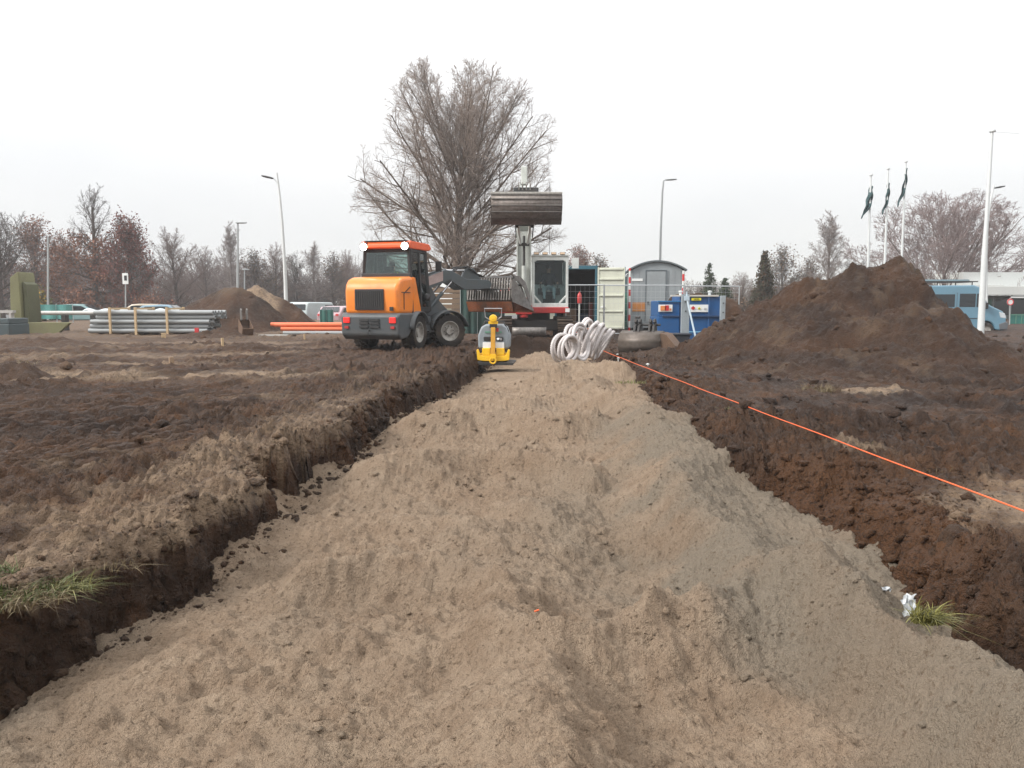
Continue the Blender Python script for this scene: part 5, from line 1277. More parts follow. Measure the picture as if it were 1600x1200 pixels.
# fire extinguisher on a white pole in front of the container
fe = at(905, 505, 29.5); fz = hz(fe.x, 29.5); tz = Z(455, 29.5)
fo = empty('extinguisher_post', (fe.x, 29.5, fz), 0, 'white post with a red extinguisher top before the open container', 'post')
m_ = MB(); m_.tube([(0,0,0),(0,0,tz-fz-.35)], .028, 10); m_.build('post', WHITE_P, fo)
m_ = MB(); m_.lathe([(0,0),(.075,.01),(.08,.05),(.08,.30),(.05,.37),(.02,.40),(.02,.44),(0,.44)], (0,-.03,tz-fz-.45), 'z', 16); m_.build('red_cylinder', RED_P, fo)
m_ = MB(); m_.ring((0,0,.10),(0,0,1),.16,.05,20,8); m_.build('post_foot', RED_P, fo)
rc = at(916, 502, 28.6)
m_ = MB(); m_.ring((0,0,0),(0,0,1),.19,.06,24,8); m_.ring((0,0,.1),(0,0,1),.17,.05,24,8); o = m_.build('hose_reel', mat('orange_hose', (.45,.10,.03), .6), loc=(rc.x, 28.6, hz(rc.x, 28.6)+.15)); tag(o, 'coiled orange-red hose on the ground by the extinguisher post', 'hose')
# small green container behind
gx0, gx1 = X(972, 36), X(1000, 36); m_ = empty('green_container', (gx0, 36, -.1), 0, 'green container edge showing between cream door and grey wagon', 'container')
q = MB(); q.box(0,gx1-gx0,0,2.4,.1,1.75); q.build('lower_box', GREENC, m_, smooth=0); q = MB(); q.box(.0,gx1-gx0,.05,2.35,1.75,Z(432, 36)+.1); q.build('upper_box', mat('grey_green_panel', (.12,.17,.17), .6), m_, smooth=0)

# ---- barrel-roofed grey site wagon
WAG = mat('wagon_grey', (.27, .295, .305), .6, 0, .06, .25, 1.2, .05)
wY = 33.0; wx0, wx1 = X(984, wY), X(1066, wY); wb_ = .45; eave = Z(423, wY); crown = Z(408.5, wY); Wd = wx1-wx0
wag = empty('site_wagon', (wx0, wY, hz(wx0+1, wY)), R(-6), 'grey site wagon with curved barrel roof and a door in its end', 'site wagon')
def arcp(n=18, lift=0.0, ov=0.0):
    c = Wd/2; out = []
    for i in range(n+1):
        t = -1 + 2*i/n; out.append((c + t*(c+ov), eave + lift + (crown-eave)*(1-t*t)**.85 if False else eave + lift + (crown-eave)*(1-t*t)))
    return out
q = MB(); q.prism([(0,wb_-.25),(Wd,wb_-.25)] + arcp()[::-1], 0, .06, 'y'); q.build('end_wall', WAG, wag, smooth=0)
q = MB(); q.box(0,.05,.06,4.8,wb_-.25,eave); q.box(Wd-.05,Wd,.06,4.8,wb_-.25,eave); q.box(.05,Wd-.05,4.75,4.8,wb_-.25,eave); q.build('side_wall', WAG, wag, smooth=0)
q = MB(); a_ = arcp(18, .0, .10); b_ = arcp(18, .06, .12); q.prism(a_ + b_[::-1], -.12, 4.9, 'y'); q.build('barrel_roof', mat('roof_sheet', (.12,.14,.15), .5, .2, .1, .3, 1.5), wag)
dx0, dx1 = Wd*.30, Wd*.66
dq = MB(); dq.box(dx0,dx1,-.03,0,wb_+.0,eave-.02); do_ = dq.build('door', WAG, wag, bevel=.01)
q = MB(); q.box(dx0-.04,dx0-.01,-.045,0,wb_,eave+.02); q.box(dx1+.01,dx1+.04,-.045,0,wb_,eave+.02); q.box(dx0-.04,dx1+.04,-.045,0,eave+.02,eave+.05); q.build('door_frame', mat('wagon_trim', (.14,.165,.18), .6), wag, smooth=0)
q = MB(); q.box(dx0+.06,dx0+.10,-.07,-.03,1.15,1.27); q.build('door_handle', DARKM, do_)
for k in range(9):
    xk = Wd*(k+.5)/9
    if dx0-.05 < xk < dx1+.05: continue
    q = MB(); q.box(xk-.004, xk+.004, -.006, 0, wb_-.2, eave); q.build('plank_joint', mat('joint_grey', (.12,.14,.15), .7) if k == 0 else bpy.data.materials['joint_grey'], wag, smooth=0)
q = MB(); q.box(.10,.75,-.02,0,Z(484, wY)-.05,Z(472, wY)); q.build('orange_sign', mat('orange_sign', (.50,.20,.05), .6, 0, .15, .2), wag, smooth=0)
q = MB(); q.box(.06,.50,-.02,0,Z(437, wY)-.04,Z(437, wY)+.06); q.build('white_nameplate', WHITE_L, wag, smooth=0)
for x in (.35, Wd-.35):
    for y in (.7, 4.1):
        q = MB(); q.lathe([(0,-.08),(.30,-.08),(.34,-.04),(.34,.04),(.30,.08),(0,.08)], (x, y, .34), 'x', 20); q.build('wheel', TYRE, wag)
q = MB(); q.tube([(Wd-.35,1.0,eave),(Wd-.35,1.0,Z(411, wY))], .05, 10); q.build('flue', DARKM, wag)
q = MB(); q.box(.1,Wd-.1,.1,4.7,.35,.45) ; q.build('chassis', DARKM, wag, smooth=0)
for x, y in ((.35,.7),):
    q = MB(); q.box(.2,Wd-.2,.65,.75,.30,.36); q.build('axle', DARKM, wag)
q = MB(); q.bar((Wd/2,.1,.38),(Wd/2,-.9,.32),.07,.07); q.build('drawbar', DARKM, wag)

# ---- red and white striped marker poles
def striped(px, py0, py1, Y, label, lean=0.0, n=None, parent=None):
    a = at(px, py1, Y); zt = at(px, py0, Y).z; zb_ = hz(a.x, Y) if py1 > 495 else a.z
    root = empty('striped_pole', (a.x, Y, zb_), 0, label, 'marker pole')
    Hh = zt - zb_; k = 0; z = 0; st = .245
    while z < Hh - .01:
        q = MB(); z2 = min(Hh, z+st); q.tube([(0,0,z),(0,0,z2)], .042, 10); q.build('red_band' if k % 2 == 0 else 'white_band', RED_S if k % 2 == 0 else WHITE_P, root, smooth=60); z = z2; k += 1
    root.rotation_euler = (0, lean, 0); return root
RED_S = mat('signal_red', (.55, .03, .03), .5, 0, .05, .15)
striped(983, 419, 508, 31.6, 'red and white striped pole at the left corner of the grey wagon')
striped(1066, 423, 520, 29.0, 'red and white striped pole behind the blue tank, right of the wagon door')
# ---- mesh site fence panels
WIRE = mat('galvanised_wire', (.50, .52, .53), .4, .6, .05, .1, 3, 0)
fY = 28.2
def fence_panel(x0, x1, y0, y1, z0, z1, label):
    d = Vector((x1-x0, y1-y0, 0)); Lf = d.length; ang = math.atan2(d.y, d.x)
    root = empty('site_fence', (x0, y0, z0), ang, label, 'fence panel', 'wire mesh site fence panels'); Hf = z1-z0
    q = MB(); q.tube([(0,0,0),(0,0,Hf)], .02, 8); q.tube([(Lf,0,0),(Lf,0,Hf)], .02, 8); q.tube([(0,0,Hf-.02),(Lf,0,Hf-.02)], .02, 8); q.tube([(0,0,.12),(Lf,0,.12)], .016, 8); q.build('fence_frame', WIRE, root)
    q = MB(); n = int(Lf/.16)
    for k in range(1, n): q.bar((Lf*k/n,.0,.12),(Lf*k/n,.0,Hf-.03),.004,.004)
    for k in range(1, 8): q.bar((.01,.005,.12+(Hf-.15)*k/8),(Lf-.01,.005,.12+(Hf-.15)*k/8),.006,.006)
    o = q.build('wire_mesh', WIRE, root, smooth=0); o['kind'] = 'stuff'
    for x in (0.0, Lf):
        q = MB(); q.box(x-.11,x+.11,-.32,.32,0,.12); q.build('fence_foot', M_CONC, root, bevel=.02)
    return root
zt = Z(444.5, fY); g0 = hz(X(900, fY), fY)
fence_panel(X(884, fY), X(943, fY), fY, fY, g0, zt, 'wire mesh fence panel in front of the open container')
fence_panel(X(944, fY), X(1068, fY), fY, fY+.1, g0, Z(445, fY), 'wire mesh fence panel crossing in front of cream door and grey wagon')
fence_panel(X(1070, fY), X(1160, fY), fY+.1, fY+.5, g0, Z(446, fY), 'wire mesh fence panel rising behind the blue tank')

# ---- blue tank with signs
BLUE = mat('tank_blue', (.012, .085, .24), .42, 0, .06, .2, 2, .05, 30, .5, .15)
tY = 22.6; tx0, tx1 = X(1028, tY), X(1132, tY); tt = Z(470, tY); tz0 = hz(tx0+1, tY)-.02
tank = empty('blue_tank', (tx0, tY, tz0), 0, 'bright blue steel fuel tank with white hazard signs, soil piled behind its rim', 'tank')
TW = tx1-tx0; TH = tt-tz0; stepx = X(1062, tY)-tx0; lowH = Z(470, tY)-tz0; hiH = Z(463, tY)-tz0
q = MB(); q.box(0,stepx,0,1.3,0,lowH*.66); q.box(0.01,stepx,.02,1.28,lowH*.66,lowH); q.build('left_bay', BLUE, tank, bevel=.02)
q = MB(); q.box(stepx+.01,TW,.03,1.3,0,lowH*.66); q.box(stepx+.02,TW-.01,.05,1.28,lowH*.66,hiH); q.build('right_bay', BLUE, tank, bevel=.02)
q = MB(); q.box(stepx*.2,TW,-.03,.05,lowH*.645,lowH*.685); q.build('blue_rail', mat('tank_blue_dark', (.008,.04,.11), .5), tank, bevel=.006)
q = MB(); q.box(X(1048, tY)-tx0,X(1122, tY)-tx0,-.02,.12,Z(463.5, tY)-tz0,Z(461, tY)-tz0); q.build('pale_rim', mat('pale_rim', (.50,.48,.43), .6), tank, bevel=.005)
q = MB(); q.box(-.01,.72,-.02,.1,lowH-.04,lowH); q.build('rim_edge', mat('rim_blue', (.02,.14,.33), .4), tank, bevel=.005)
def plate(px0, px1, py0, py1, mt, nm, dy=-.02):
    q = MB(); q.box(X(px0, tY)-tx0, X(px1, tY)-tx0, dy-.012, dy+.02, Z(py1, tY)-tz0, Z(py0, tY)-tz0); return q.build(nm, mt, tank, smooth=0)
sg = plate(1028.5, 1050, 476, 487, WHITE_L, 'warning_sign', -.012)
RS = mat('sign_red', (.50,.02,.02), .5, 0, 0, .05); OS = mat('sign_orange', (.65,.22,.06), .5, 0, 0, .05); YS = mat('sign_yellow', (.75,.66,.02), .5, 0, 0, .1); KS = mat('sign_black', (.03,.03,.03), .6, 0, 0, 0)
def tloc(px, py, dy): return (X(px, tY)-tx0, dy, Z(py, tY)-tz0)
def deco(px, py, w, h, mt, nm, diamond=False, dy=-.034):
    c = tloc(px, py, dy); q = MB(); r_ = Matrix.Rotation(R(45), 3, 'Y') if diamond else None; q.cbox(c, (w, .012, h), r_); return q.build(nm, mt, tank, smooth=0)
deco(1035.5, 481.5, .15, .13, OS, 'orange_mark'); deco(1041.3, 481.3, .11, .15, RS, 'red_mark'); deco(1046.8, 483.5, .05, .06, OS, 'small_mark')
plate(1074, 1106.5, 476, 487.5, WHITE_L, 'warning_sign', .015)
deco(1082.5, 481.3, .085, .085, RS, 'red_diamond', True, -.008); deco(1092, 482, .06, .06, YS, 'yellow_diamond', True, -.008); deco(1091.8, 482, .02, .03, KS, 'flame_mark', False, -.018); deco(1101.5, 482.5, .07, .05, mat('sign_grey', (.45,.45,.45), .6), 'grey_mark', False, -.008)
plate(1080, 1095, 465.5, 469.5, YS, 'yellow_label', .02)
o = decal_text('DIESEL', .055, tloc(1087.5, 467.5, -.004), (R(90), 0, 0), KS, tank)
for px in (1066, 1112):
    c = tloc(px, 461.5, .3); q = MB(); q.tube([c, (c[0], c[1], c[2]+.1)], .04, 10); q.lathe([(0,0),(.06,.01),(.06,.05),(0,.06)], (c[0], c[1], c[2]+.08), 'z', 12); q.build('tank_cap', WHITE_P, tank)
q = MB(); q.tube([(X(1107, tY)-tx0,-.0,Z(537, tY)-tz0+.02),(X(1107, tY)-tx0,-.0,hiH)], .015, 6); q.build('rail_pipe', BLUE, tank)
# soil heaped behind the tank
m_ = heap('soil_heap', [(1030,480),(1046,461),(1058,457),(1075,457.5),(1090,455.5),(1108,459),(1125,462),(1150,466),(1165,490)], 25.4, 1.2, 1.2, .08, 'soil heap rising just above the blue tank rim', 520, 0.0, .8, .4, .6, .35)
# steel posts and prop in front of the tank
POST = mat('galvanised_post', (.33, .37, .39), .5, .25, .08, .25, 3, .1)
pY = 21.7
def post(px0, px1, py0, py1, Y, label):
    x0, x1 = X(px0, Y), X(px1, Y); a = hz(x0, Y)-.3; z1 = Z(py0, Y); root = empty('steel_post', (x0, Y, a), 0, label, 'post', 'grey steel posts at the blue tank')
    w = x1-x0; q = MB(); q.box(0,w,0,.025,0,z1-a); q.box(0,.02,.025,.13,0,z1-a); q.box(w-.02,w,.025,.13,0,z1-a); q.build('channel', POST, root, bevel=.004)
    q = MB()
    for zz_ in (.2,.45): q.cbox((w/2,-.01,z1-a-zz_), (.03,.02,.03))
    q.build('bolt', DARKM, root); return root
post(1065, 1077, 460, 540, pY, 'grey steel channel post before the middle of the blue tank')
post(1126, 1133, 462, 520, pY+.1, 'grey steel channel post at the right end of the blue tank')
pr = MB(); a = at(1073, 466, pY-.1); b = at(1088, 532, pY-.35); pr.tube([a, b], .026, 8); pr.tube([a+Vector((0,0,.18)), a], .02, 8); pr.cbox(a, (.12,.10,.12)); o = pr.build('prop_bar', mat('pale_blue_tube', (.50,.60,.66), .4, .2)); tag(o, 'pale diagonal prop tube leaning from the middle steel post', 'prop')
pr = MB(); a = at(1076, 518.5, 22.3); b = at(1102, 518.8, 22.3); pr.tube([a, b], .015, 6); pr.tube([b, Vector((b.x, b.y, -.1))], .012, 6); pr.tube([a, Vector((a.x, a.y, -.1))], .012, 6); o = pr.build('hand_rail', mat('pale_blue_rail', (.2,.45,.62), .4, .1)); tag(o, 'thin light blue rail low in front of the tank', 'rail')
# dark tub before the tank
tb = at(1050, 538, 21.2); q = MB(); q.prism([(-.33,0),(.33,0),(.42,.42),(-.42,.42)], -.3, .3, 'y'); q.box(-.45,.45,-.33,.33,.42,.47); tbo = q.build('tub', mat('dark_tub', (.02,.025,.035), .6), loc=(tb.x, 21.2, hz(tb.x, 21.2)-.02), bevel=.015); tag(tbo, 'dark plastic tub between digger bucket and middle steel post', 'tub')
# wide grey digging bucket lying before it
DB = empty('digging_bucket', (at(1006, 548, 19.6).x, 19.6, hz(at(1006, 548, 19.6).x, 19.6)+.02), R(-22), 'large muddy steel digging bucket on its back beside the orange line', 'digger bucket')
q = MB(); sc_ = [(.50,.28),(.38,.52),(.10,.66),(-.22,.64),(-.42,.44),(-.44,.18),(-.24,.0),(.20,-.02)]
for i in range(len(sc_)-1): pass
def sh3(u, v):
    k = u*(len(sc_)-1); i = min(int(k), len(sc_)-2); f = k-i
    return (-.52 + 1.0*v, sc_[i][0]*(1-f)+sc_[i+1][0]*f, sc_[i][1]*(1-f)+sc_[i+1][1]*f)
sc_ = [(-.36,.02),(-.46,.14),(-.47,.32),(-.36,.47),(-.10,.53),(.20,.50),(.44,.42)]
BKM = mat('muddy_bucket', (.115,.095,.08), .5, .45, .2, .45, 2, .2, 14)
q.grid(sh3, 24, 2); q.build('bucket_shell', BKM, DB, solid=.02, smooth=50)
for x in (-.52, .48):
    q = MB(); q.prism([(-.36,.02),(-.46,.14),(-.47,.32),(-.36,.47),(-.10,.53),(.20,.50),(.44,.42),(.60,.10),(.20,.0)], x-.012, x+.012, 'x'); q.build('bucket_side', BKM, DB)
q = MB(); q.prism([(.48,.0),(.50,.10),(.80,-.02),(1.02,.02),(1.0,-.04),(.6,-.05)], -.40, -.30, 'y'); q.build('bucket_tooth', RUST, DB)
q = MB(); q.prism([(.48,.50),(.62,.46),(.98,.04),(.92,.0),(.50,.05)], -.42, .38, 'y'); q.build('cutting_plate', RUST, DB, bevel=.01)
for x in (-.20, -.10, .16, .26):
    q = MB(); q.prism([(-.22,.50),(.18,.50),(.14,.68),(.05,.80),(-.06,.83),(-.10,.74),(-.02,.72),(-.16,.66)], x-.03, x+.03, 'x'); q.build('bucket_ear', DARKM, DB, bevel=.01)
q = MB(); q.tube([(-.22,.0,.68),(.40,.0,.68)], .03, 8); q.tube([(-.22,-.02,.86),(-.1,-.02,.86)], .03, 8); q.build('ear_pin', DARKM, DB)

# ================================================================== ORANGE SETTING-OUT LINE, PEGS
LINE = mat('orange_line', (.72, .12, .03), .6, 0, .1, .05, 3, 0)
a = at(1640, 814, 3.6); b = at(942, 548, 16.2)
q = MB(); pts = []
for i in range(61):
    t = i/60; p = a.lerp(b, t); z = p.z - .01*math.sin(t*math.pi); pts.append((p.x + .006*math.sin(t*40), p.y, z))
q.tube(pts, .0042, 6); o = q.build('string_line', LINE); tag(o, 'taut orange builder\'s line running from the coils to the near right', 'string line')
def peg(px, py, hpx, Y, mt, label, r=.02, nm='wooden_peg'):
    p = gp(px, py) if Y is None else at(px, py, Y); z = hz(p.x, p.y); hh = hpx*p.y/FPX
    root = empty(nm, (p.x, p.y, z-.03), rnd.uniform(0, 1), label, 'peg')
    q = MB(); q.box(-r, r, -r, r, 0, hh+.03); q.build('stake', mt, root, bevel=.003)
    return root, hh
peg(348, 548, 19, None, TIMBER, 'thin pine peg standing by the low dark mound', .028)
peg(256, 531, 10, None, TIMBER, 'broad pale peg in the field below the pipe bundle', .07)
peg(268, 570, 14, None, mat('dull_peg', (.28,.19,.12), .8), 'dull brown peg in front of the pine pegs', .04)
peg(476, 533, 10, None, TIMBER, 'short peg left of the loader by a dark bump', .02)
rt, hh = peg(308, 528, 11, None, TIMBER, 'peg with a bright red cap beside the pipe bundle end', .03)
q = MB(); q.box(-.06,.06,-.06,.06,hh-.05,hh+.15); q.build('red_cap', RED_S, rt, bevel=.01)
peg(205, 520, 10, None, TIMBER, 'pale peg just under the front of the grey pipes', .02)
for i, (px, py, Y, lb) in enumerate([(965, 556, 17.5, 'white peg on the orange line nearest the coils'), (966, 562, 16.6, 'white peg just below the coil end of the orange line'), (1012, 574, 14.6, 'white peg on the orange line further towards us')]):
    p = at(px, py, Y); z = hz(p.x, Y)
    root = empty('line_peg', (p.x, Y, z-.03), 0, lb, 'peg'); q = MB(); q.tube([(0,0,0),(0,0,max(.08, p.z-z+.05))], .014, 8); q.lathe([(0,0),(.03,.005),(.03,.02),(0,.03)], (0,0,max(.08, p.z-z+.05)), 'z', 10); q.build('peg_stem', WHITE_P, root)

# ================================================================== GRASS TUFTS, PLASTIC SCRAP
def leafmat(name, c1, c2):
    m, n, l, b = newmat(name); oi = n.new('ShaderNodeNewGeometry'); r = n.new('ShaderNodeValToRGB')
    r.color_ramp.elements[0].color = (*c1, 1); r.color_ramp.elements[1].color = (*c2, 1); l.new(oi.outputs['Random Per Island'], r.inputs[0]); l.new(r.outputs[0], b.inputs['Base Color']); b.inputs['Roughness'].default_value = .6; b.inputs['Subsurface Weight'].default_value = 0
    return m
GR1 = leafmat('grass_green', (.025,.050,.008), (.10,.125,.028)); GR2 = leafmat('grass_straw', (.07,.085,.018), (.24,.22,.08)); GR3 = leafmat('grass_dry', (.10,.07,.035), (.22,.17,.09))
def tuft(x, y, n, Lb, spread, lean, m, label, seed, w=.004, z=None):
    g = np.random.default_rng(seed); z0 = hz(x, y) if z is None else z; vs, fs = [], []
    for i in range(n):
        a = g.uniform(0, 6.28); r0 = spread*math.sqrt(g.random()); bx, by_ = r0*math.cos(a), r0*math.sin(a)*.7
        Lg = Lb*g.uniform(.5, 1.15); dx, dy = lean[0]+g.normal(0, .45), lean[1]+g.normal(0, .45); up = g.uniform(.5, 1.1); k = len(vs); bend = g.uniform(.5, 1.6); wa = g.uniform(0, 6.28); ww = w*g.uniform(.6, 1.3)
        for j in range(6):
            t = j/5; px_, py_ = bx+dx*Lg*t*(.3+.7*t)*bend, by_+dy*Lg*t*(.3+.7*t)*bend; pz = up*Lg*(t-.45*bend*t*t)
            wd = ww*(1-t)**.7; vs += [(px_-wd*math.cos(wa), py_-wd*math.sin(wa), pz), (px_+wd*math.cos(wa), py_+wd*math.sin(wa), pz)]
        for j in range(5): fs.append((k+2*j, k+2*j+1, k+2*j+3, k+2*j+2))
    o = mesh_np('grass_tuft', np.array(vs), np.array(fs), m, True); o.location = (x, y, z0-.01); tag(o, label, 'grass tuft'); return o
GL = gp(60, 905)
def tuft_at(px, py, *a, z=0.0, **k):
    p = gp(px, py, z); return tuft(p.x, p.y, *a, z=max(z, hz(p.x, p.y) if z == 0 else z), **k)
tuft_at(30, 935, 380, .11, .20, (.6, -.5), GR3, 'mat of dead brown blades under the thick green tuft', seed=21, w=.0026)
tuft_at(45, 925, 300, .105, .17, (.6, -.4), GR1, 'thick green grass tuft hanging over the left trench edge', seed=1, w=.0028)
tuft_at(110, 918, 160, .12, .09, (.9, -.4), GR2, 'straw-green grass blades spilling into the trench right of the thick tuft', seed=2, w=.0026)
tuft_at(8, 905, 160, .13, .07, (-.2, -.2), GR1, 'short dark green grass at the extreme left frame edge', seed=3, w=.0028)
tuft_at(190, 885, 50, .10, .08, (.6, -.4), GR3, 'thin dry stalks on the broken left trench lip', seed=4, w=.002)
GR4 = leafmat('grass_yellow', (.05,.05,.010), (.24,.22,.055))
tuft_at(1448, 968, 420, .125, .06, (.10, -.45), GR4, 'yellow-green grass tuft growing from the right trench edge', seed=5, w=.003)
tuft_at(1430, 740, 110, .09, .30, (0, 0), GR3, 'dry grass strands under the orange line', seed=6, w=.003)
tuft_at(1280, 612, 260, .20, .30, (0, -.2), GR3, 'brown dry grass at the foot of the large heap', seed=7, w=.005)
tuft_at(1330, 700, 130, .08, .30, (0, 0), GR2, 'flattened green-brown grass beside the rust trench wall', seed=8, w=.003)
tuft_at(30, 575, 160, .26, .35, (0, 0), GR3, 'dry grass clump on the dark clod at far left', seed=9, w=.008)
tuft_at(985, 598, 120, .10, .25, (0, 0), GR2, 'small grass strands on the soil right of the coils', seed=10, w=.004)
tuft_at(1135, 640, 60, .07, .12, (0, 0), GR2, 'tiny green tuft on the dark soil below the line', seed=12, w=.003)
FILM = mat('clear_plastic', (.55, .57, .58), .2, 0, .05, .1, 5, 0)
p = gp(1417, 922, 0.02); q = MB(); g_ = np.random.default_rng(77); o_ = g_.uniform(-1, 1, (9, 7, 3))
q.grid(lambda u, v: (.075*(u-.5)+.012*o_[int(u*8), int(v*6), 0], .03*(v-.5)+.012*o_[int(u*8), int(v*6), 1], .10*v+.012*o_[int(u*8), int(v*6), 2]), 8, 6); o = q.build('plastic_scrap', FILM, loc=(p.x, p.y-.02, hz(p.x, p.y)+.035), smooth=80); o.scale = (.75,.75,.8); tag(o, 'crumpled white plastic scrap beside the yellow-green tuft', 'plastic scrap')
p = gp(1380, 915, 0.0); q = MB(); q.grid(lambda u, v: (.05*(u-.5)+.012*o_[int(u*8), int(v*6), 1], .04*(v-.5), .012+.012*o_[int(u*8), int(v*6), 2]), 8, 6); o = q.build('plastic_scrap', FILM, loc=(p.x, p.y, hz(p.x, p.y)+.01), smooth=80, solid=.001); tag(o, 'small flat plastic scrap lying on the sand crest', 'plastic scrap')
p = gp(835, 944, -.1); q = MB(); q.bar((0,0,0),(.02,.006,.005),.008,.004); o = q.build('orange_scrap', LINE, loc=(p.x, p.y, float(sand_h(p.x, p.y))+.004)); tag(o, 'tiny orange plastic fragment on the sand hump', 'scrap')
# ================================================================== TREES
def bark(name, c, v=.25):
    return mat(name, c, .9, 0, v, 0, 2, .2, 12, .2)
BARK1 = bark('bark_grey_brown', (.15, .118, .095)); BARK2 = bark('bark_dark', (.085, .068, .060)); BARK3 = bark('bark_pale', (.20, .165, .15)); TWIG_R = bark('twig_reddish', (.16, .115, .10))
class Segs:
    def __init__(s): s.a = []; s.b = []; s.r0 = []; s.r1 = []
    def add(s, a, b, r0, r1): s.a.append(a); s.b.append(b); s.r0.append(r0); s.r1.append(r1)
    def arrays(s, nside):
        A = np.array(s.a, float); B = np.array(s.b, float); r0 = np.array(s.r0); r1 = np.array(s.r1); n = len(A)
        d = B-A; L = np.linalg.norm(d, axis=1, keepdims=True); d = d/np.maximum(L, 1e-6)
        ref = np.where(np.abs(d[:, 2:3]) > .9, np.array([[1., 0, 0]]), np.array([[0, 0, 1.]]))
        u = np.cross(d, ref); u /= np.linalg.norm(u, axis=1, keepdims=True); w = np.cross(d, u)
        V = []
        for P, r in ((A, r0), (B, r1)):
            for k in range(nside):
                t = 2*math.pi*k/nside; V.append(P + (u*math.cos(t)+w*math.sin(t))*r[:, None])
        V = np.stack(V, 1).reshape(-1, 3); base = (np.arange(n)*2*nside)[:, None]
        F = np.concatenate([base + np.array([[k, (k+1) % nside, nside+(k+1) % nside, nside+k]]) for k in range(nside)], 0)
        return V, F
def grow(S, T, p, d, L, r, lvl, g, P):
    """a limb: curved chain that bends upward, carrying side shoots"""
    n = P['n'][lvl]; pos = np.array(p, float); dr = np.array(d, float); dr /= np.linalg.norm(dr); seg = L/n
    for i in range(n):
        t0, t1 = i/n, (i+1)/n
        dr = dr + g.normal(0, P['wob'][lvl], 3) + np.array([0, 0, P['up'][lvl]])/n; dr /= np.linalg.norm(dr)
        q = pos + dr*seg
        if P.get('env') and not P['env'](q): break
        ra, rb = r*(1-t0*P['tap']), r*(1-t1*P['tap'])
        (S if lvl < P['thick'] else T).add(pos, q, max(ra, P['rmin']), max(rb, P['rmin']))
        if lvl < P['levels']-1:
            m = P['kids'][lvl]/n; m = int(m) + (1 if g.random() < m-int(m) else 0)
            if t1 < P['bare'][lvl]: m = 0
            for _ in range(m):
                f = g.random(); pp = pos + (q-pos)*f; az = g.uniform(0, 2*math.pi); an = math.radians(g.normal(P['ang'][lvl], 9))
                ref = np.array([0, 0, 1.]) if abs(dr[2]) < .9 else np.array([1., 0, 0]); u = np.cross(dr, ref); u /= np.linalg.norm(u); w = np.cross(dr, u)
                nd = dr*math.cos(an) + (u*math.cos(az)+w*math.sin(az))*math.sin(an)
                tt = t0 + (t1-t0)*f
                grow(S, T, pp, nd, L*P['len'][lvl]*(1.1-.65*tt)*g.uniform(.7, 1.15), max(rb*.62, P['rmin']), lvl+1, g, P)
        pos = q
    P['tips'].append(pos)
def leaves(tips, n, size, g, spread=.35):
    tips = np.array(tips); k = g.integers(0, len(tips), n); c = tips[k] + g.normal(0, spread, (n, 3))
    a = g.normal(0, 1, (n, 3)); a /= np.linalg.norm(a, axis=1, keepdims=True); b = np.cross(a, g.normal(0, 1, (n, 3))); b /= np.linalg.norm(b, axis=1, keepdims=True)
    s = size*g.uniform(.6, 1.4, (n, 1))
    V = np.stack([c-a*s, c-b*s*.6, c+a*s, c+b*s*.6], 1).reshape(-1, 3); F = np.arange(n*4).reshape(-1, 4); return V, F
def leafmat2(name, cols):
    m, n, l, b = newmat(name); gi = n.new('ShaderNodeNewGeometry'); r = n.new('ShaderNodeValToRGB'); cr = r.color_ramp
    cr.elements[0].color = (*cols[0], 1); cr.elements[1].color = (*cols[-1], 1)
    for i, c in enumerate(cols[1:-1]): e = cr.elements.new((i+1)/(len(cols)-1)); e.color = (*c, 1)
    l.new(gi.outputs['Random Per Island'], r.inputs[0]); l.new(r.outputs[0], b.inputs['Base Color']); b.inputs['Roughness'].default_value = .8; b.inputs['Specular IOR Level'].default_value = .2; return m
LEAF_R = leafmat2('leaf_russet', [(.16,.070,.045), (.22,.105,.065), (.12,.055,.038)])
LEAF_M = leafmat2('leaf_maroon', [(.125,.045,.038), (.18,.070,.052), (.09,.038,.032)])
LEAF_B = leafmat2('leaf_dead_brown', [(.12,.08,.055), (.17,.11,.07), (.09,.06,.045)])
LEAF_Y = leafmat2('leaf_ochre', [(.35,.20,.03), (.25,.17,.04), (.15,.14,.04)])
LEAF_G = leafmat2('needle_green', [(.018,.032,.016), (.035,.055,.024), (.05,.065,.03)])
LEAF_RF = leafmat2('needle_brown_green', [(.06,.035,.018), (.04,.045,.02), (.09,.045,.025)])
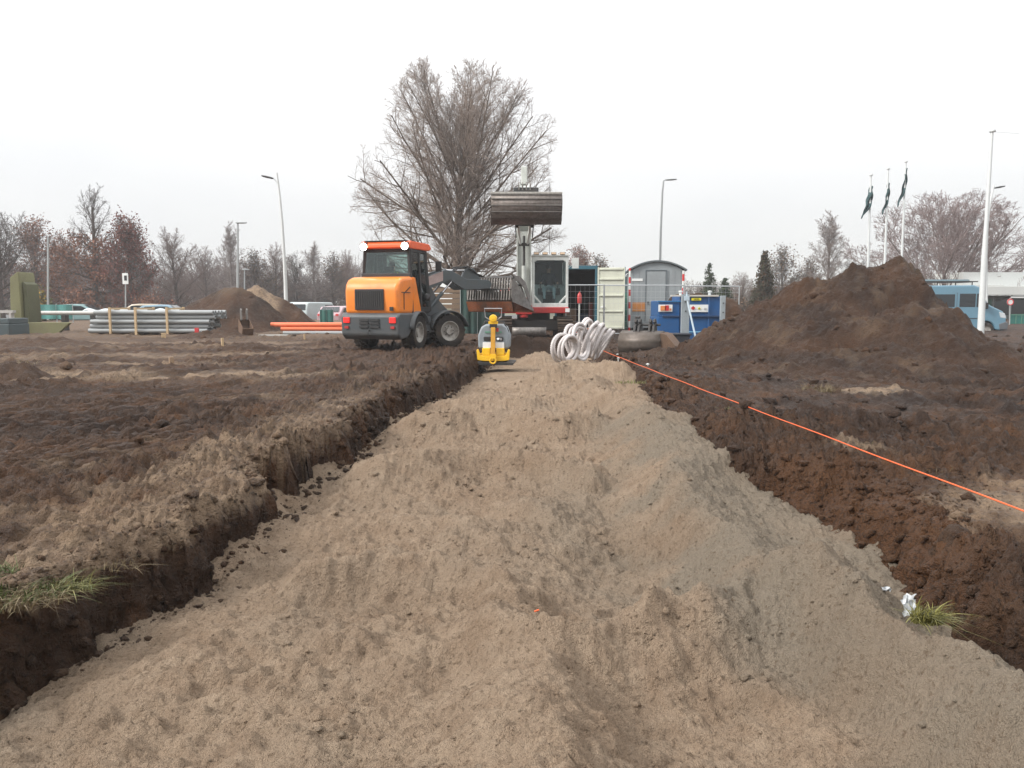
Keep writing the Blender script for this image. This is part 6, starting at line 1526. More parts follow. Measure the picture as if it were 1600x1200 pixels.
def make_tree(name, seed, H, limbs, P, bark_m, twig_m, trunk_h, r, leaf=None, trunk_r=None):
    """limbs: (height fraction on the trunk, elevation degrees, length) ; returns the Empty"""
    g = np.random.default_rng(seed); S, T = Segs(), Segs(); P = dict(P); P['tips'] = []
    root = empty(name, (0, 0, 0)); k = 9; pts = []
    for i in range(k+1):
        t = i/k; pts.append(np.array([.18*math.sin(t*3+seed)*t, .15*math.cos(t*4+seed)*t, t*trunk_h]))
    St = Segs()
    for i in range(k): St.add(pts[i], pts[i+1], r*(1-.72*(i/k)**1.1) + (.25*r if i == 0 else 0), r*(1-.72*((i+1)/k)**1.1))
    V, F = St.arrays(8); mesh_np('trunk', V, F, bark_m, True, root)
    for j, (hf, el, L) in enumerate(limbs):
        i = min(k-1, int(hf*k)); f = hf*k - i; p = pts[i]*(1-f)+pts[i+1]*f
        az = j*2.399 + g.uniform(-.4, .4); e = math.radians(el)
        rr = r*(1-.72*hf)*P.get('lr', .42)*min(1, L/5+.25)
        grow(S, T, p, (math.cos(az)*math.cos(e), math.sin(az)*math.cos(e), math.sin(e)), L, rr, 0, g, P)
    V, F = S.arrays(5); o = mesh_np('limbs', V, F, bark_m, True, root)
    V, F = T.arrays(3); o = mesh_np('twigs', V, F, twig_m, True, root); o['kind'] = 'stuff'
    if leaf:
        V, F = leaves([t for t in P['tips'] if t[2] < leaf.get('zmax', 99)], leaf['n'], leaf['size'], g, leaf.get('spread', .35)); o = mesh_np('crown', V, F, leaf['mat'], False, root); o['kind'] = 'stuff'
    return root
def put(root, px, py_base, Y, scale=1.0, rz=0.0, zb=None, sx=None):
    p = at(px, py_base, Y); root.location = (p.x, Y, p.z if zb is None else zb); s = scale; root.scale = (s*(sx or 1), s*(sx or 1), s); root.rotation_euler = (0, 0, rz); return root
# the large bare tree behind the excavator
P_BIG = dict(n=[7,5,3,1], wob=[.05,.09,.12,.15], up=[.26,.22,.18,.10], tap=.80, thick=2, rmin=.0052, levels=4, kids=[14,11,9,0], bare=[.14,.06,.0,0], ang=[34,38,42,0], len=[.46,.46,.5,0])
lm = []
for i in range(34):
    t = i/33; hf = .10 + .88*t; el = 8 + 58*t**.9 + (9 if i % 3 == 0 else 0); L = (7.6 + 1.0*math.sin(t*math.pi))*(1 if i % 4 else .88) - 1.6*t*t
    lm.append((hf, el, L))
lm += [(1.0, 84, 5.2), (.82, 68, 7), (.6, 60, 8)]
P_BIG['env'] = lambda q: (q[0]**2+q[1]**2)/(5.9 + .2*math.sin(5*math.atan2(q[1], q[0])))**2 + ((q[2]-6.0)/(6.9 if q[2] > 6 else 5.6))**2 < 1 + .12*math.sin(q[0]*2.1)*math.sin(q[2]*1.7+q[1])
big = make_tree('bare_tree', 5, 13, lm, P_BIG, BARK1, bark('twig_brown_grey', (.28, .225, .19)), 7.6, .30)
tag(big, 'huge bare spreading tree rising behind the loader arm and excavator', 'tree', 'trees around the site')
put(big, 716, 486, 44, 1.04, 1.0, sx=.99)
# variants for the background
P_MED = dict(n=[5,3,2], wob=[.10,.14,.18], up=[.35,.25,.1], tap=.8, thick=1, rmin=.009, levels=3, kids=[16,11,0], bare=[.15,.0,0], ang=[38,42,0], len=[.48,.5,0])
def med_limbs(n, e0, e1, L0, L1, h0=.18, h1=1.0): return [(h0+(h1-h0)*i/(n-1), e0+(e1-e0)*(i/(n-1)), L0+(L1-L0)*(i/(n-1))) for i in range(n)]
T_A = make_tree('bare_tree', 21, 9, med_limbs(20, 10, 80, 3.6, 3.0, .22), P_MED, BARK2, TWIG_R, 6.0, .22)
T_B = make_tree('bare_tree', 22, 9, med_limbs(24, 20, 84, 2.6, 2.2, .25), P_MED, BARK3, bark('twig_pale', (.22,.18,.165)), 7.5, .16)
T_C = make_tree('bare_tree', 23, 9, med_limbs(18, 5, 75, 4.2, 3.0, .20), P_MED, BARK2, BARK2, 5.0, .24)
P_OAK = dict(P_MED); P_OAK.update(up=[.10,.1,.0], kids=[12,6,0])
T_OAK = make_tree('russet_oak', 24, 11, med_limbs(30, -6, 80, 4.6, 1.9, .17), P_OAK, BARK2, BARK2, 10.0, .30, dict(n=5200, size=.105, mat=LEAF_R, zmax=7.6, spread=.22))
T_RED = make_tree('maroon_tree', 25, 7, med_limbs(20, 5, 75, 3.0, 2.0, .2), P_MED, BARK2, BARK2, 5.5, .20, dict(n=6500, size=.085, mat=LEAF_M, spread=.30))
T_RB = make_tree('russet_tree', 26, 8, med_limbs(20, 5, 80, 3.6, 2.4, .2), P_MED, BARK2, TWIG_R, 6.2, .22, dict(n=3800, size=.08, mat=LEAF_R, spread=.25))
T_DB = make_tree('bare_tree', 27, 8, med_limbs(20, 12, 80, 3.2, 2.6, .15), P_MED, BARK2, BARK2, 5.6, .20, dict(n=1600, size=.10, mat=LEAF_B, spread=.3))
used_proto = {}
def plant(proto, px, py_top, Y, Hm, label, rz, sx=1.0, zb=-.3, name=None):
    """stand a tree so that its top reaches the given pixel"""
    ztop = at(px, py_top, Y).z; s = (ztop-zb)/Hm
    o = proto if id(proto) not in used_proto else copy_tree(proto)
    used_proto[id(proto)] = 1
    put(o, px, 470, Y, s, rz, zb, sx); tag(o, label, 'tree', 'trees around the site'); return o
HA, HB_, HC, HO, HR, HRB, HDB = 8.4, 9.2, 7.6, 11.4, 7.1, 8.2, 7.8
plant(T_C, 2, 330, 62, HC, 'dark bare tree cut by the left frame edge', .3)
plant(T_RB, 58, 350, 70, HRB, 'russet-leaved tree behind the thin pole at far left', 1.1, 1.1)
plant(T_OAK, 150, 298, 66, HO, 'tallest russet oak with bare top, left of the white sign', 0)
plant(T_RED, 203, 350, 64, HR, 'dense maroon-leaved tree right behind the white sign', .5, .85)
plant(T_RB, 105, 372, 78, HRB, 'russet tree partly hidden left behind the tall oak', 2.3, .9)
plant(T_A, 276, 366, 72, HA, 'dark bare wide tree left of the lamp post by the heaps', .9, 1.1)
plant(T_A, 322, 392, 90, HA, 'dim bare tree behind the smooth dark heap, left of the lamp', 2.4, 1.2)
plant(T_B, 364, 358, 84, HB_, 'pale slender bare tree behind the slim lamp post', .4)
plant(T_DB, 400, 398, 86, HDB, 'brownish tree between the two lamp posts', 1.4, 1.2)
plant(T_A, 430, 390, 88, HA, 'bare tree behind the tall curved lamp post', 3.4, 1.1)
plant(T_C, 462, 400, 92, HC, 'bare tree just right of the tall curved lamp post', 4.0)
plant(T_B, 492, 386, 90, HB_, 'bare pale tree above the parked white van', 2.2, 1.2)
plant(T_DB, 520, 402, 92, HDB, 'brown bare tree close left of the loader cab', 2.9)
plant(T_A, 545, 398, 96, HA, 'bare tree half hidden by the loader hood', .2)
plant(T_RB, 905, 392, 84, HRB, 'reddish bare tree above the teal container', 3.7, 1.3)
plant(T_DB, 935, 405, 80, HDB, 'low brown tree behind the open container door', 5.0, 1.2)
plant(T_A, 1160, 430, 100, HA, 'low bare tree between the dark conifer and the fir', 1.9, 1.3)
plant(T_DB, 1222, 392, 78, HDB, 'bushy brown bare tree right of the fir', .8, 1.1)
plant(T_B, 1290, 342, 74, HB_, 'slender pale bare tree above the left end of the large heap', 3.1, 1.2)
plant(T_DB, 1262, 408, 76, HDB, 'dark bare bush-like tree behind the heap crest', 4.4, 1.0)
plant(T_C, 1330, 402, 96, HC, 'bare tree top showing just over the heap left of the flagpoles', 5.3)
# broad pale bare tree by the flagpoles
P_BR = dict(n=[7,5,4], wob=[.08,.12,.16], up=[.32,.28,.15], tap=.75, thick=1, rmin=.012, levels=4, kids=[9,6,4,0], bare=[.2,.05,0,0], ang=[34,38,40,0], len=[.46,.5,.5,0]); P_BR.update(kids=[13,9,8,0], rmin=.0085, lr=.26); P_BR['n'] = [7,5,3,1]; P_BR['wob'] = [.08,.12,.15,.18]; P_BR['up'] = [.32,.28,.15,.1]
P_BR['env'] = lambda q: (q[0]**2+q[1]**2)/5.6**2 + ((q[2]-4.2)/(3.9 if q[2] > 4.2 else 3.6))**2 < 1 + .12*math.sin(q[0]*2.3+q[1])
T_BR = make_tree('bare_tree', 31, 8, [(.10+.9*i/25, 12+66*(i/25), 7.0-.4*(i/25)) for i in range(26)], P_BR, BARK3, bark('twig_pinkish', (.24,.185,.175)), 3.0, .34)
def top_of(root): return max((max((v.co.z for v in c.data.vertices), default=0) for c in children(root)), default=1)
plant(T_BR, 1470, 300, 62, top_of(T_BR)*.97, 'broad pale bare tree behind the flagpoles and blue van', .6, 1.05, zb=-.5)
# conifers
def conifer(label, px, py_top, Y, wpx, mt, seed, layers, open_=0.0, name='conifer_tree'):
    g = np.random.default_rng(seed); zt = at(px, py_top, Y).z; zb = -.3; Hh = zt-zb; W = wpx/FPX*Y/2
    root = empty(name, (at(px, 470, Y).x, Y, zb), 0, label, 'tree', 'trees around the site')
    St = Segs(); St.add(np.array([0,0,0.]), np.array([0,0,Hh*.98]), .16, .02); V, F = St.arrays(6); mesh_np('trunk', V, F, BARK2, True, root)
    tips = []; T = Segs()
    for i in range(layers):
        t = .12 + .86*i/(layers-1); n = int(9*(1-t)+5); z = Hh*t
        for k in range(n):
            a = g.uniform(0, 6.28); Lr = W*((1-t)**(.75 if open_ == 0 else .85))*g.uniform(.65, 1.12)+.06
            e = np.array([math.cos(a)*Lr, math.sin(a)*Lr, z + Lr*(.28 if open_ == 0 else -.02)]); T.add(np.array([0,0,z]), e, .02, .008)
            m = max(3, int(Lr*(14 if open_ == 0 else 9)))
            for j in range(m):
                f = (j+.6)/m; tips.append(np.array([0,0,z])*(1-f) + e*f)
    V, F = T.arrays(3); o = mesh_np('branches', V, F, BARK2, True, root); o['kind'] = 'stuff'
    n = int(len(tips)*(5 if open_ == 0 else 4)); V, F = leaves(tips, n, .09 if open_ == 0 else .075, g, .10 if open_ == 0 else .07); o = mesh_np('needles', V, F, mt, False, root); o['kind'] = 'stuff'
    return root
conifer('narrow brown-green fir behind the left slope of the large heap', 1193, 394, 64, 44, LEAF_RF, 41, 34)
conifer('dark open-branched conifer behind the blue tank', 1107, 412, 66, 58, LEAF_G, 42, 20, 1)
conifer('small dark conifer in the shrubs behind the blue tank', 1132, 437, 70, 40, LEAF_G, 43, 16)
# ochre shrub at far left
def shrub(px, py_top, Y, wpx, mt, label, seed, n=1600, zb=-.3, cat='shrub', size=.10):
    g = np.random.default_rng(seed); zt = at(px, py_top, Y).z; Hh = zt-zb; W = wpx/FPX*Y/2
    root = empty('shrub', (at(px, 470, Y).x, Y, zb), 0, label, cat); T = Segs(); tips = []
    for k in range(60):
        a = g.uniform(0, 6.28); e = g.uniform(.5, 1.5); L = Hh*g.uniform(.5, 1.0); d = np.array([math.cos(a)*W*g.random(), math.sin(a)*W*g.random(), 0]); q = d + np.array([0, 0, L*(1-.45*(np.hypot(*d[:2])/W)**2)])
        T.add(d*.2, q, .02, .008); 
        for f in (.35, .55, .75, .9, 1): tips.append(d*.2*(1-f)+q*f)
        for j in range(5):
            f = g.uniform(.3, 1); s0 = d*.2*(1-f)+q*f; s1 = s0 + g.normal(0, .25, 3) + np.array([0, 0, .2]); T.add(s0, s1, .01, .006); tips.append(s1)
    V, F = T.arrays(3); o = mesh_np('stems', V, F, BARK2, True, root); o['kind'] = 'stuff'
    V, F = leaves(tips, n, size, g, .16); o = mesh_np('crown', V, F, mt, False, root); o['kind'] = 'stuff'; return root
shrub(53, 452, 52, 24, LEAF_Y, 'small ochre-leaved shrub right of the upright olive leg', 61, 900)
shrub(68, 455, 53, 22, leafmat2('leaf_olive', [(.10,.11,.035), (.14,.13,.05), (.07,.08,.03)]), 'olive-green shrub beside the ochre shrub', 62, 800)
shrub(124, 449, 60, 60, LEAF_R, 'low russet shrub under the tallest oak', 63, 1500)
shrub(235, 460, 62, 70, LEAF_R, 'low russet hedge bush right of the white sign', 64, 1500)
shrub(1150, 462, 60, 46, LEAF_B, 'brown shrub right of the dark conifer', 65, 900)
# far wood: one mass of bare twigs along the horizon
def wood(name, px0, px1, Y0, Y1, ptop, n, seed, mt, jit=10):
    g = np.random.default_rng(seed); T = Segs()
    for k in range(n):
        Y = g.uniform(Y0, Y1); px = g.uniform(px0, px1); x = at(px, 470, Y).x; top = at(px, (ptop(px) if callable(ptop) else ptop) + g.normal(0, jit), Y).z; zb = -.4
        if top < zb+.8: top = zb + 1
        h = top-zb; hh = h*g.uniform(.1, .4); a = np.array([x, Y, zb]); b = np.array([x+g.normal(0, .2), Y, zb+hh]); T.add(a, b, .08, .05)
        for j in range(13):
            f = g.uniform(.1, 1); s = np.array([x, Y, zb+hh+(h-hh)*f*.8]); d = np.array([g.normal(0, .5), g.normal(0, .3), g.uniform(.3, 1.0)]); L = h*.30*g.uniform(.5, 1.1)
            e = s + d/np.linalg.norm(d)*L; T.add(s-(s-b)*.5, e, .03, .016)
            for q in range(3):
                s2 = s + (e-s)*g.uniform(.2, .9); d2 = np.array([g.normal(0, .6), g.normal(0, .4), g.uniform(.1, 1)]); T.add(s2, s2+d2/np.linalg.norm(d2)*L*.5, .018, .010)
    V, F = T.arrays(3); o = mesh_np(name, V, F, mt, True); tag(o, kind='stuff'); return o
wood('far_woodland', -60, 620, 105, 150, lambda p: 424 - (14 if p < 260 else 0) + 8*math.sin(p*.03), 620, 71, bark('wood_twigs', (.120, .088, .080)), 9)
wood('far_woodland', 860, 1350, 110, 150, lambda p: 446 - (10 if p < 960 else 0), 300, 72, bark('wood_twigs_east', (.125, .095, .085)), 7)
wood('low_undergrowth', -60, 640, 98, 104, 452, 380, 73, bark('undergrowth_brown', (.10, .062, .048)), 6)
wood('low_undergrowth', 1000, 1500, 80, 92, 466, 160, 74, bark('undergrowth_grey', (.085, .068, .055)), 4)

# ================================================================== LAMP POSTS, FLAGPOLES, SIGNS
POLE_W = mat('pole_white', (.62, .64, .63), .45, .1, .04, .12, 2, 0); POLE_G = mat('pole_grey', (.36, .38, .38), .5, .3, .05, .15, 2, 0)
def lamp_post(pts, r0, r1, head, mt, label, cat='street lamp', hs=1.0):
    """pts: photograph pixels with depth from foot to top; head: (pixel, direction sign)"""
    P = [at(*p) for p in pts]; root = empty('street_lamp', (P[0].x, P[0].y, P[0].z), 0, label, cat); o0 = Vector(root.location)
    q = MB(); q.tube([p-o0 for p in P], r0, 10, r2=r1); q.build('pole', mt, root)
    if head:
        (hx, hy, Y, dx, tilt, from_) = head; h = at(hx, hy, Y)-o0; f = at(*from_)-o0
        q = MB(); q.tube([f, h], .03*hs, 6); q.build('lamp_arm', mt, root)
        q = MB(); q.lathe([(0,0),(.06,.02),(.10,.15),(.11,.45),(.07,.68),(0,.70)], (0,0,0), 'x', 12); q.v = [(h.x + dx*(x*hs*math.cos(tilt)) , h.y+y*hs*1.3, h.z + z*hs*.55 + x*hs*math.sin(tilt)) for x, y, z in q.v]; q.build('lamp_head', DARKM if mt is not POLE_G else POLE_G, root)
    return root
lamp_post([(447,478,45),(446,440,45),(444,400,45),(441,350,45),(437,305,45),(432.5,270,45)], .11, .05, (428,279,45,-1,.22,(434.5,287,45)), POLE_W, 'tall white curved lamp post with a drooping head left of the loader')
lamp_post([(371.5,475,50),(371.5,349,50)], .09, .05, (368,348,50,1,.0,(371.5,347,50)), POLE_G, 'slim grey lamp post with a flat head behind the smooth dark heap')
lamp_post([(382,470,75),(382,420,75)], .07, .05, (378,421,75,1,0,(382,420,75)), POLE_G, 'small distant lamp post just right of the slim one')
lamp_post([(75,500,48),(75,370,48)], .065, .05, None, POLE_G, 'thin grey pole among the russet trees at far left', 'pole')
lamp_post([(1031,430,48),(1032.5,360,48),(1035,300,48),(1037,282,48)], .075, .045, (1039,281,48,1,.05,(1036.5,283,48)), POLE_G, 'grey street lamp with its head to the right above the site wagon')
lamp_post([(1541,480,52),(1540.5,400,52),(1543,345,52),(1548,312,52),(1553,289,52)], .10, .05, (1553,294,52,1,.18,(1550,300,52)), POLE_W, 'white street lamp with curved top behind the tall right mast')
rt = empty('flag_mast', tuple(at(1532.5, 516, 25.5)), 0, 'tall thick white mast at the right with a cap and a thin halyard', 'mast'); o0 = Vector(rt.location)
q = MB(); q.tube([Vector((0,0,-.2)), at(1538,400,25.5)-o0], .105, 14, r2=.085); q.tube([at(1538,400,25.5)-o0, at(1541,352,25.5)-o0, at(1550,206,25.5)-o0], .082, 12, r2=.045); q.build('pole', POLE_W, rt)
q = MB(); c_ = at(1550.5,205,25.5)-o0; q.lathe([(0,-.02),(.10,-.02),(.10,.03),(0,.05)], tuple(c_), 'z', 14); q.build('cap', POLE_W, rt)
q = MB(); q.tube([at(1551,206,25.5)-o0, at(1592,208.5,25.5)-o0], .006, 5); q.build('top_rod', POLE_W, rt)
FLAG = mat('dark_green_flag', (.028, .065, .068), .85, 0, .15, .1, 1.5, .05)
def flagpole(px_b, py_b, px_t, py_t, Y, fl, label, seed):
    b = at(px_b, py_b, Y); t = at(px_t, py_t, Y); root = empty('flagpole', (b.x, Y, b.z), 0, label, 'flagpole', 'flagpoles with drooping dark green flags')
    o0 = Vector(b); q = MB(); q.tube([Vector((0,0,-2)), t-o0], .07, 10, r2=.04); q.build('pole', POLE_W, root)
    q = MB(); q.lathe([(0,-.03),(.09,-.02),(.09,.04),(0,.06)], tuple(t-o0), 'z', 12); q.build('cap', POLE_W, root)
    (ty, by_, xl, wpx) = fl; top = at(px_t-.3, ty, Y)-o0; bot = at(xl, by_, Y)-o0; k = FPX/Y; w = wpx/k
    q = MB()
    def F_(u, v):
        p = top.lerp(bot, v); hoist = top + Vector((0,0,-(top.z-bot.z)*v)) ; wd = w*math.sin(math.pi*min(1, .12+v*.95))**.6
        x = p.x + (u)*wd*1.0; return (min(x, .02), p.y + .10*math.sin(u*9+v*4+seed) + .06*math.sin(v*17), p.z + .06*math.sin(u*11+seed))
    q.grid(F_, 12, 26); q.build('flag', FLAG, root, smooth=80, solid=.01)
    q = MB(); q.tube([top+Vector((-.02,0,.1)), at(px_b-.6, py_b, Y)-o0], .008, 4); q.build('halyard', POLE_W, root)
    return root
flagpole(1357, 411, 1361, 274, 40, (292, 340, 1346, 9), 'left flagpole of three, its dark green flag hanging lowest', 1)
flagpole(1383, 411, 1388, 264, 42, (287, 334, 1378.5, 6), 'middle flagpole of three with a narrow furled green flag', 2)
flagpole(1409, 411, 1415.5, 253, 44, (264, 322, 1402.5, 8), 'right and tallest flagpole of three with a green flag', 3)
sp = at(196, 486, 42); sgn = empty('sign_post', (sp.x, 42, sp.z), 0, 'small white sign with dark figure on a grey post behind the pipe bundle', 'sign'); o0 = Vector(sp)
q = MB(); q.tube([Vector((0,0,-.3)), at(196,426,42)-o0], .035, 8); q.build('post', POLE_G, sgn)
a = at(191.5,427,42)-o0; b = at(201.5,444,42)-o0; q = MB(); q.box(a.x,b.x,-.06,-.04,b.z,a.z); q.build('sign_plate', WHITE_L, sgn, bevel=.01)
q = MB(); c_ = at(197,434.5,42)-o0; q.cbox((c_.x,-.066,c_.z), (.14,.01,.26)); q.build('dark_figure', KS, sgn)
rs_ = at(1578, 505, 46); rso = empty('road_sign', (rs_.x, 46, rs_.z), 0, 'round white road sign with a red ring before the green fence', 'road sign'); o0 = Vector(rs_)
q = MB(); q.tube([Vector((0,0,-.5)), at(1578,466,46)-o0], .035, 8); q.build('post', POLE_G, rso)
c_ = at(1578,472,46)-o0; q = MB(); q.lathe([(0,-.05),(.19,-.05),(.19,-.03),(0,-.03)], tuple(c_), 'y', 24); q.build('sign_face', WHITE_L, rso); q = MB(); q.ring((c_.x,-.05,c_.z),(0,1,0),.165,.03,28,6); q.build('red_ring', RED_S, rso)

# ================================================================== VAN, PARKED CARS
def car_paint(n, c): return mat(n, c, .3, 0, .03, .15, 1.5, 0, 30, .5, .5)
CARGLASS = mat('car_glass', (.02, .026, .03), .08, 0, .05, .05, 2, 0, 30, .6)
VANB = car_paint('van_light_blue', (.125, .25, .33))
def van(px_front, Y, zb):
    xf = at(px_front, 500, Y).x; root = empty('van', (xf, Y, zb), R(-4), 'light blue high-roof minibus with roof rack behind the right slope of the heap', 'van')
    Wv = 1.95
    side = [(-5.55,.45),(-5.60,1.3),(-5.50,2.30),(-5.35,2.42),(-1.55,2.45),(-1.30,2.36),(-.92,1.58),(-.62,1.42),(-.20,1.22),(-.02,1.0),(.0,.45),(-.10,.32),(-.35,.32)]
    arch = [(-.92+.40*math.cos(a), .34+.40*math.sin(a)) for a in np.linspace(0, math.pi, 12)]
    arch2 = [(-4.55+.40*math.cos(a), .34+.40*math.sin(a)) for a in np.linspace(0, math.pi, 12)]
    q = MB(); q.prism(side + arch + arch2 + [(-5.5,.34)], 0, Wv, 'y'); bd = q.build('body', VANB, root, bevel=.07, seg=3)
    def win(poly, nm, y=-.012):
        m = MB(); m.prism(poly, y, y+.02, 'y'); return m.build(nm, CARGLASS, root, bevel=.02)
    win([(-1.42,1.42),(-1.42,2.05),(-1.25,2.05),(-1.02,1.55),(-.98,1.42)], 'quarter_window'); win([(-2.20,1.42),(-2.20,2.05),(-1.47,2.05),(-1.47,1.42)], 'door_window')
    win([(-3.55,1.42),(-3.55,2.02),(-2.42,2.02),(-2.42,1.42)], 'side_window'); win([(-5.1,1.42),(-5.1,2.02),(-3.65,2.02),(-3.65,1.42)], 'side_window')
    m = MB(); m._add([(-1.31,.15,2.30),(-1.31,Wv-.15,2.30),(-.90,Wv-.12,1.585),(-.90,.12,1.585)], [(0,1,2,3)]); m.v = [(x+.03, y, z+.01) for x, y, z in m.v]; m.build('windscreen', CARGLASS, root, smooth=0, solid=.01)
    for x in (-2.32, -1.05): 
        m = MB(); m.box(x-.006,x+.006,-.006,.01,.55,2.1); m.build('door_gap', BLACK, root, smooth=0)
    m = MB(); m.box(-5.3,-1.3,-.012,.0,.86,.90); m.build('side_strip', BLACK, root, smooth=0)
    for x in (-2.12, -2.52):
        m = MB(); m.box(x-.09,x+.02,-.035,0,1.20,1.25); m.build('door_handle', BLACK, root, bevel=.008)
    m = MB(); m.prism([(-.30,.34),(.06,.36),(.08,.66),(-.02,.74),(-.36,.62)], -.02, Wv+.02, 'y'); m.build('bumper', mat('bumper_grey', (.10,.11,.12), .7), root, bevel=.04)
    m = MB(); m.prism([(-.30,.92),(-.03,.88),(-.10,1.12),(-.38,1.20)], -.008, .06, 'y'); m.build('headlight', mat('lamp_clear', (.55,.58,.60), .15), root, bevel=.02)
    m = MB(); m.cbox((-1.05,-.14,1.48), (.16,.18,.30)); m.build('mirror', BLACK, root, bevel=.03)
    for x in (-.92, -4.55):
        for y in (.06, Wv-.06):
            m = MB(); m.lathe([(.20,-.11),(.31,-.11),(.34,-.07),(.34,.07),(.31,.11),(.20,.11)], (x,y,.34), 'y', 28); w = m.build('wheel', TYRE, root)
            m = MB(); s_ = -1 if y < 1 else 1; m.lathe([(.21,s_*.09),(.17,s_*.05),(.06,s_*.05),(.05,s_*.09),(0,s_*.09)], (x,y,.34), 'y', 24); m.build('rim', RIM, w)
            m = MB(); m.lathe([(0,-.12),(.385,-.12),(.385,.12),(0,.12)], (x,y + (.02 if y < 1 else -.02),.345), 'y', 28); m.build('wheel_arch', BLACK, root) if False else None
    m = MB()
    for y in (.15, Wv-.15): m.bar((-4.9,y,2.62),(-1.35,y,2.62),.05,.05)
    for x in (-4.8,-4.0,-3.2,-2.4,-1.6): m.bar((x,.15,2.60),(x,Wv-.15,2.60),.05,.04)
    for x in (-4.8,-3.2,-1.6):
        for y in (.15, Wv-.15): m.bar((x,y,2.40),(x,y,2.6),.04,.04)
    m.build('roof_rack', DARKM, root, smooth=0)
    m = MB()
    for i in range(3): m.bar((-4.7,.4+i*.35,2.70),(-1.7+.2*i,.4+i*.35,2.70),.10,.06)
    m.build('rack_load', mat('load_blue_grey', (.22,.30,.33), .7), root, smooth=0)
    return root
van(1573, 38, -.42)
def parked_car(px, py_roof, Y, mt, label, rz, tall=False, hpx=None):
    zr = at(px, py_roof, Y).z; H_ = 1.95 if tall else 1.46; x = at(px, 480, Y).x
    root = empty('parked_car', (x, Y, zr-H_), rz, label, 'van' if tall else 'car', 'cars parked beyond the field')
    if tall: side = [(-2.4,.35),(-2.42,1.2),(-2.25,1.90),(-2.0,1.95),(.9,1.93),(1.55,1.2),(2.2,1.0),(2.4,.75),(2.4,.35)]
    else: side = [(-2.15,.35),(-2.2,.85),(-1.95,1.02),(-1.45,1.40),(-.2,1.46),(.35,1.40),(1.05,.98),(1.95,.82),(2.12,.6),(2.12,.35)]
    q = MB(); q.prism(side, -.85, .85, 'y'); q.build('body', mt, root, bevel=.10, seg=3)
    for sy in (-1, 1):
        q = MB(); 
        if tall: q.prism([(-.1,1.22),(-.1,1.72),(.88,1.72),(1.35,1.22)], sy*.855-.008, sy*.855+.008, 'y')
        else: q.prism([(-1.6,1.02),(-1.25,1.32),(.25,1.32),(.80,1.02)], sy*.855-.008, sy*.855+.008, 'y')
        q.build('side_window', CARGLASS, root)
        for xx in (-1.4, 1.4):
            q = MB(); q.lathe([(0,-.10),(.29,-.10),(.32,-.06),(.32,.06),(.29,.10),(0,.10)], (xx, sy*.76, .32), 'y', 20); q.build('wheel', TYRE, root)
    q = MB(); xr = -2.20 if tall else -1.72
    if tall: q._add([(-2.36,-.7,1.25),(-2.36,.7,1.25),(-2.28,.65,1.78),(-2.28,-.65,1.78)], [(0,1,2,3)])
    else: q._add([(-1.93,-.7,1.06),(-1.93,.7,1.06),(-1.50,.62,1.385),(-1.50,-.62,1.385)], [(0,1,2,3)])
    q.v = [(a-.03, b, c+.02) for a, b, c in q.v]; q.build('rear_window', CARGLASS, root, smooth=0, solid=.01)
    q = MB(); 
    if tall: q._add([(.93,-.7,1.9),(.93,.7,1.9),(1.56,.74,1.22),(1.56,-.74,1.22)], [(0,1,2,3)])
    else: q._add([(.38,-.65,1.40),(.38,.65,1.40),(1.04,.72,1.0),(1.04,-.72,1.0)], [(0,1,2,3)])
    q.v = [(a+.03, b, c+.02) for a, b, c in q.v]; q.build('windscreen', CARGLASS, root, smooth=0, solid=.01)
    for sy in (-1, 1):
        q = MB(); q.cbox((-2.17 if not tall else -2.40, sy*.66, .85), (.08,.22,.14)); q.build('tail_light', RED_S, root, bevel=.01)
    return root
parked_car(128, 475, 56, car_paint('car_aqua', (.22,.36,.37)), 'pale aqua car beyond the long pale pipe', R(8))
parked_car(222, 474.5, 58, car_paint('car_beige', (.45,.38,.28)), 'beige car behind the middle of the pipe bundle', R(175))
parked_car(262, 476, 57, car_paint('car_blue', (.20,.33,.42)), 'light blue car left of the smooth dark heap', R(4))
parked_car(494, 472, 60, car_paint('van_white', (.42,.48,.48)), 'pale grey-white van parked left of the loader', R(70), True)
parked_car(468, 480, 60, car_paint('car_green', (.10,.22,.20)), 'dark green car at the foot of the sandy heap', R(100))
parked_car(531, 478, 58, car_paint('car_rose', (.45,.30,.32)), 'pale rosy car close to the loader rear', R(80))
# green windbreak netting strips
NET = mat('green_netting', (.055, .22, .20), .7, 0, .12, .2, 1.0, .1)
def strip(px0, px1, y0, y1, Y, label, mt, name='green_screen', nm='fence'):
    a = at(px0, y1, Y); b = at(px1, y0, Y); root = empty(name, (a.x, Y, a.z-.4), 0, label, nm); w = b.x-a.x; h = b.z-a.z+.4
    n = max(2, int(w/2.2))
    for k in range(n):
        q = MB(); q.grid(lambda u, v, k=k: (w*(k+u)/n, .05*math.sin(u*6.28+k), h*v), 6, 3); q.build('screen_panel', mt, root, smooth=0, solid=.02)
    for k in range(n+1):
        q = MB(); q.tube([(w*k/n,.06,-.2),(w*k/n,.06,h+.05)], .03, 6); q.build('fence_post', POLE_G, root)
    return root
strip(62, 112, 476, 487, 44, 'low turquoise screen fence at left behind the olive panel', NET)
strip(500, 520, 484, 500, 46, 'green screen fence piece left of the loader', mat('dull_green_net', (.03,.13,.11), .8))
strip(720, 745, 447, 512, 31, 'dark green hoarding behind the loader bucket', mat('dark_green_hoarding', (.012,.045,.038), .7, 0, .15, .3, 1))
strip(746, 788, 482, 513, 31.4, 'low dark green hoarding under the raised loader bucket', bpy.data.materials['dark_green_hoarding'])
wl_ = at(683, 510, 29); wo = empty('timber_stack', (at(664, 500, 31.5).x, 31.5, hz(-3, 30)), 0, 'stack of plywood sheets behind the loader front wheel', 'timber stack'); w_ = at(722, 500, 31.5).x - at(664, 500, 31.5).x
